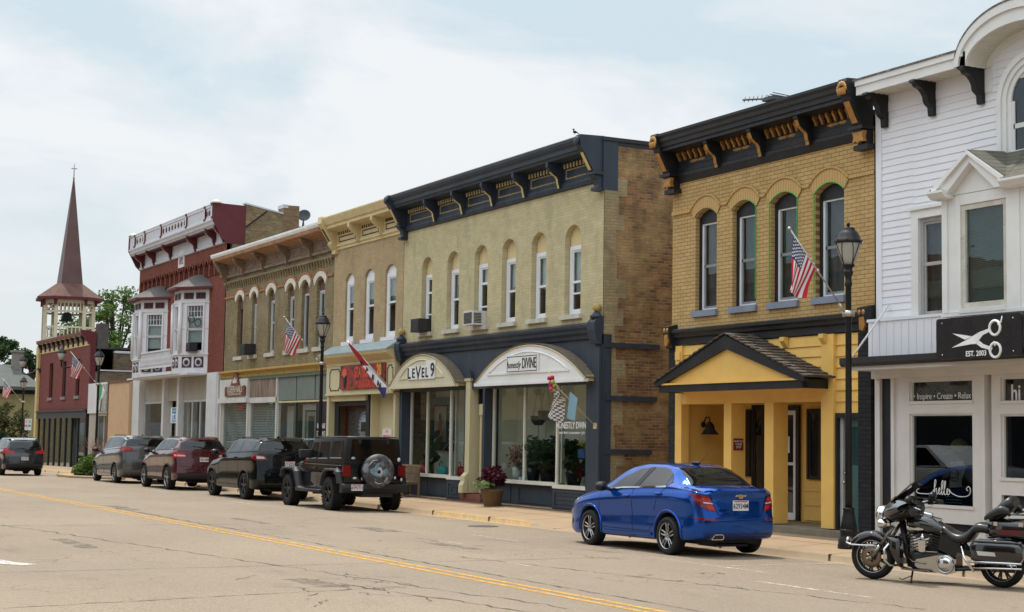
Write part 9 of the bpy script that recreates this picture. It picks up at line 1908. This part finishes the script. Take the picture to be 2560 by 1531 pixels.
q = MB(); rows = []
for i in range(15): y = -.30+.60*i/14; k = abs(y)/.30; rows.append([(1.535-.07*k**2-.04*u, y, 1.125+.045*u-.015*k**2) for u in (0, .5, 1)])
q.grid(rows); q.build('fairing_trim', CHROME, MC)
q = MB(); q.lathe([(.13, -.08), (.125, .02), (.11, .05), (.105, .02), (.06, .0), (.001, -.01)], (1.71, 0, .91), 24, 0, 'X'); 
for s_ in (-1, 1): q.lathe([(.001, .055), (.06, .05), (.066, .03), (.05, -.04), (.02, -.07)], (1.63, s_*.19, .80), 16, 0, 'X'); 
q.box(1.52, 1.60, -.2, .2, .77, .81); q.build('headlight', CHROME, MC)
q = MB(); q.tube([(1.33, -.12, .98), (1.28, -.18, 1.06), (1.16, -.36, 1.10), (1.02, -.43, 1.07)], .016, 8); q.tube([(1.33, .12, .98), (1.28, .18, 1.06), (1.16, .36, 1.10), (1.02, .43, 1.07)], .016, 8); q.build('handlebar', CHROME, MC)
for s_ in (-1, 1):
    q = MB(); q.tube([(1.12, s_*.39, 1.10), (.98, s_*.44, 1.06)], .024, 8, 0); q.tube([(1.15, s_*.40, 1.09), (1.05, s_*.46, 1.055), (.97, s_*.47, 1.03)], .009, 6, 1); q.box(1.10, 1.17, s_*.36-.03, s_*.36+.03, 1.04, 1.12, 0); q.build('grip', [CAST, CHROME], MC)
    q = MB(); q.tube([(1.16, s_*.38, 1.10), (1.14, s_*.42, 1.2)], .008, 6); q.ball((1.14, s_*.45, 1.16), 1, 12, 8, 0, (.05, .09, .055)); q.build('mirror', [CAST], MC)
q = MB(); loft(q, dens([(1.34, .83, .05, .06, 2.4), (1.26, .82, .10, .14, 2.4), (1.10, .80, .13, .175, 2.3), (.95, .78, .12, .16, 2.3), (.82, .74, .07, .11, 2.3), (.76, .72, .04, .07, 2.2)])); tk = q.build('fuel_tank', GLB, MC)
q = MB(); q.bar((1.26, 0, .945), (.86, 0, .865), .10, .03); q.tube([(1.18, 0, .95), (.98, 0, .92)], .035, 8); q.build('tank_console', CHROME, tk)
q = MB(); q.prism([(1.29, .745), (1.24, .765), (1.18, .755), (1.12, .765), (1.05, .75), (1.05, .735), (1.12, .725), (1.2, .73), (1.26, .728)], .172, .182, 'Y'); q.build('emblem', paint('emblem_silver', (.55, .53, .47), .35, .1, 9, .4), tk)
q = MB(); loft(q, dens([(.86, .73, .06, .09, 2.6), (.78, .72, .075, .13, 2.8), (.66, .65, .075, .17, 3), (.54, .635, .07, .19, 3), (.44, .68, .085, .18, 3), (.36, .77, .075, .15, 3), (.28, .79, .07, .16, 3), (.15, .77, .07, .15, 3), (.08, .77, .06, .12, 3)])); q.build('seat', LEA, MC)
q = MB(); loft(q, dens([(.14, .93, .06, .18, 2.6), (.06, .98, .09, .22, 2.8), (-.04, 1.07, .11, .22, 2.8), (-.13, 1.13, .10, .19, 2.6), (-.18, 1.14, .05, .14, 2.4)])); q.build('backrest', LEA, MC)
q = MB()
for s_ in (-1, 1): loft(q, dens([(.16, .94, .03, .04, 2.4), (.06, 1.0, .055, .06, 2.6), (-.06, 1.05, .06, .06, 2.6), (-.16, 1.04, .04, .04, 2.4)]), 0, 14, s_*.27)
q.build('arm_bolster', LEA, MC)
q = MB(); loft(q, [(.16, .79, .07, .20, 4), (.12, .79, .11, .27, 5), (-.02, .80, .12, .31, 6), (-.38, .80, .12, .31, 6), (-.46, .80, .10, .27, 5)]); tp = q.build('tour_case', GLB, MC)
q = MB(); q.tube([(.02, -.26, .93), (-.1, -.26, 1.0), (-.40, -.26, 1.0), (-.46, -.2, .93)], .012, 6); q.tube([(.02, .26, .93), (-.1, .26, 1.0), (-.40, .26, 1.0), (-.46, .2, .93)], .012, 6); q.tube([(-.2, -.26, 1.0), (-.2, .26, 1.0)], .012, 6); q.build('luggage_rack', CAST, tp)
q = MB(); q.box(-.02, .03, .305, .325, .85, .90); q.box(-.36, -.30, .305, .325, .85, .90); q.build('latch', CHROME, tp); q = MB(); q.box(-.32, -.02, .305, .312, .73, .80); q.build('reflector', paint('reflector_dark', (.10, .02, .02), .3), tp)
for s_ in (-1, 1):
    q = MB(); loft(q, [(.36, .52, .04, .04, 3), (.33, .50, .12, .10, 4), (.22, .49, .15, .125, 5), (-.20, .49, .15, .125, 5), (-.32, .50, .12, .11, 4), (-.36, .50, .06, .08, 3)], 0, 20, s_*.29); sb = q.build('saddlebag', GLB, MC)
    q = MB(); loft(q, [(.30, .635, .012, .07, 3), (.22, .645, .025, .115, 4), (-.2, .645, .025, .115, 4), (-.3, .635, .012, .07, 3)], 0, 16, s_*.29); q.build('lid', GLB, sb)
    q = MB(); q.tube([(.47, s_*.33, .55), (.40, s_*.43, .42), (.27, s_*.43, .24)], .017, 8); q.tube([(.38, s_*.43, .37), (-.36, s_*.43, .375)], .015, 8); q.tube([(.33, s_*.43, .29), (-.36, s_*.43, .31)], .013, 8); q.tube([(-.2, s_*.43, .375), (-.24, s_*.43, .31)], .012, 6); q.build('guard_rail', CHROME, sb)
    if s_ > 0: q = MB(); q.prism([(.235, .515), (-.005, .505), (-.02, .455), (.215, .46)], .415, .424, 'Y'); q.build('badge_plate', paint('badge_pale', (.50, .48, .46), .4), sb)
# engine
q = MB(); loft(q, dens([(1.32, .30, .08, .10, 4), (1.22, .31, .13, .16, 4), (1.0, .31, .16, .17, 4), (.80, .30, .14, .16, 4), (.62, .30, .10, .13, 4)])); eng = q.build('engine', CAST, MC)
q = MB()
for xa, xb, za, zb in ((1.10, 1.24, .44, .68), (.98, .84, .44, .68)):
    for k in range(8): u = k/7; x, z = xa+(xb-xa)*u, za+(zb-za)*u; q.bar((x-.095, 0, z+(.055 if xb > xa else -.055)*.6), (x+.095, 0, z-(.055 if xb > xa else -.055)*.6), .25, .014, 0)
    x, z = xa+(xb-xa)*1.12, za+(zb-za)*1.12; q.ball((x, 0, z), 1, 12, 8, 1, (.09, .12, .055))
q.build('cylinder', [CAST, SATIN], eng)
q = MB(); q.prism([(1.125, .595), (1.015, .595), (1.025, .45), (1.05, .435), (1.09, .435), (1.115, .45)], .15, .20, 'Y'); q.ball((1.07, .17, .63), .035, 10, 6); q.tube([(1.07, .17, .60), (1.07, .17, .68)], .02, 8); q.build('horn_cover', CHROME, eng)
q = MB(); q.lathe([(.001, .235), (.07, .235), (.085, .225), (.10, .205), (.118, .20), (.125, .18), (.125, .10)], (.75, 0, .285), 36, 0, 'Y'); ring(q, (.75, 0, .285), .118, .20, .212, 0, 36, .104); q.build('derby_cover', CHROME, eng)
q = MB(); q.prism([(1.17, .315), (1.15, .335), (.86, .40), (.70, .415), (.62, .36), (.62, .18), (.74, .145), (.90, .175), (1.14, .215), (1.18, .25)], .10, .185, 'Y'); o = q.build('primary_cover', gloss('polished_alloy', (.50, .49, .47), .16, .95), eng)
q = MB(); q.tube([(1.33, .13, .52), (1.10, .17, .44), (.86, .17, .44)], .012, 6); q.tube([(1.40, .20, .23), (1.15, .24, .19), (.95, .24, .18)], .012, 8); q.bar((1.34, .22, .20), (.98, .25, .185), .09, .022); q.tube([(1.30, .16, .36), (1.20, .2, .30), (1.02, .2, .28)], .011, 6); q.box(1.30, 1.36, .12, .18, .26, .34); q.build('linkage', SATIN, eng)
q = MB(); 
for s_ in (-1, 1): q.tube([(1.42, s_*.10, .62), (1.50, s_*.22, .56), (1.56, s_*.32, .46), (1.555, s_*.33, .32), (1.50, s_*.28, .24), (1.36, s_*.14, .235)], .017, 8)
q.build('crash_guard', CHROME, MC)
for s_ in (-1, 1): q = MB(); loft(q, dens([(1.54, .60, .04, .05, 3), (1.48, .52, .12, .10, 3), (1.40, .44, .20, .10, 3), (1.36, .40, .20, .07, 3)]), 0, 16, s_*.20); q.build('lower_fairing', GLB, MC)
q = MB(); q.tube([(1.42, 0, .85), (1.36, 0, .40), (1.30, 0, .26)], .05, 8); q.tube([(1.34, 0, .80), (.85, 0, .74), (.55, 0, .56), (.45, 0, .40)], .04, 8); 
for s_ in (-1, 1): q.tube([(1.3, s_*.12, .24), (.6, s_*.13, .22), (.1, s_*.14, .28)], .025, 8); q.bar((.6, s_*.15, .5), (.03, s_*.13, .30), .05, .07)
q.prism([(.62, .38), (.52, .66), (.82, .68), (.86, .48)], -.15, .15, 'Y'); q.build('frame', CAST, MC)
q = MB(); rows = []
for i in range(22):
    a = radians(-10+185*i/21); c = Vector((.03, .30)); row = []
    for k in range(9): b_ = pi*k/8; row.append((c.x+(.335+.03*sin(b_))*cos(a), -.115*cos(b_), c.y+(.335+.03*sin(b_))*sin(a)))
    rows.append(row)
q.grid(rows); q.build('rear_fender', GLB, MC)
q = MB(); q.tube([(1.22, .14, .20), (1.21, .24, .06), (1.20, .27, .01)], .014, 8); q.tube([(1.20, .27, .012), (1.25, .28, .012)], .012, 6); q.tube([(1.21, .20, .11), (1.34, .24, .05), (1.38, .25, .07)], .007, 5); q.build('side_stand', CAST, MC)
for s_ in (-1,): q = MB(); q.tube([(1.2, s_*.2, .22), (.6, s_*.24, .20), (.3, s_*.27, .21), (-.4, s_*.27, .22)], [.03, .04, .05, .05], 10); q.build('exhaust', CHROME, MC)
MC.location = (-15.98, 15.92, 0.0); MC.rotation_euler = (-0.045, 0, atan2(-0.45368, -0.89116))
# ------------------------------------------------------------------ repeated pieces become parts of their own
def split_parts(o, one):
    me = o.data; p = list(range(len(me.vertices)))
    def f(a):
        while p[a] != a: p[a] = p[p[a]]; a = p[a]
        return a
    for e in me.edges: p[f(e.vertices[0])] = f(e.vertices[1])
    isl = {}
    for v in me.vertices: isl.setdefault(f(v.index), []).append(v.co)
    keys = list(isl); bb = [[(min(c[a] for c in isl[k])-0.012, max(c[a] for c in isl[k])+0.012) for a in range(3)] for k in keys]; g = list(range(len(keys)))
    def h(a):
        while g[a] != a: a = g[a]
        return a
    for i in range(len(keys)):
        for j in range(i):
            if all(bb[i][a][0] < bb[j][a][1] and bb[j][a][0] < bb[i][a][1] for a in range(3)): g[h(i)] = h(j)
    cl = {}
    for i, k in enumerate(keys): cl.setdefault(h(i), set()).add(k)
    if not 1 < len(cl) <= 100: return
    for ks in cl.values():
        fs = [q for q in me.polygons if f(q.vertices[0]) in ks]; ids = sorted({v for q in fs for v in q.vertices}); ix = {v: i for i, v in enumerate(ids)}
        nm = bpy.data.meshes.new(one); nm.from_pydata([me.vertices[v].co for v in ids], [], [[ix[v] for v in q.vertices] for q in fs])
        for m_ in me.materials: nm.materials.append(m_)
        nm.polygons.foreach_set('material_index', [q.material_index for q in fs]); nm.polygons.foreach_set('use_smooth', [q.use_smooth for q in fs])
        n_ = bpy.data.objects.new(one, nm); COL.objects.link(n_); n_.parent = o.parent; n_.matrix_parent_inverse = o.matrix_parent_inverse.copy(); n_.matrix_basis = o.matrix_basis.copy()
    for c in list(o.children): c.parent = o.parent
    bpy.data.objects.remove(o)
ONE = {'modillions': 'modillion', 'leaf_ornaments': 'leaf_ornament', 'roundels': 'roundel', 'brackets': 'bracket', 'windows': 'window', 'dentils': 'dentil', 'shop_mullions': 'mullion', 'frieze_panels': 'frieze_panel', 'screws': 'screw'}
for n_ in 'brick_pier shop_pilaster parapet_end parapet_post parapet_panel iron_strap arched_hood door_handle roof_rail arch_trim headlight pillar_trim side_skirt window_hinge corbel dark_panel side_step sticker bulkhead entry_pane shop_pane side_glass mirror arm_bolster transom_panel rear_wall shop_panel'.split(): ONE[n_] = n_
for o in [o for o in bpy.data.objects if o.type == 'MESH' and o.parent and o.name.split('.')[0] in ONE]: split_parts(o, ONE[o.name.split('.')[0]])
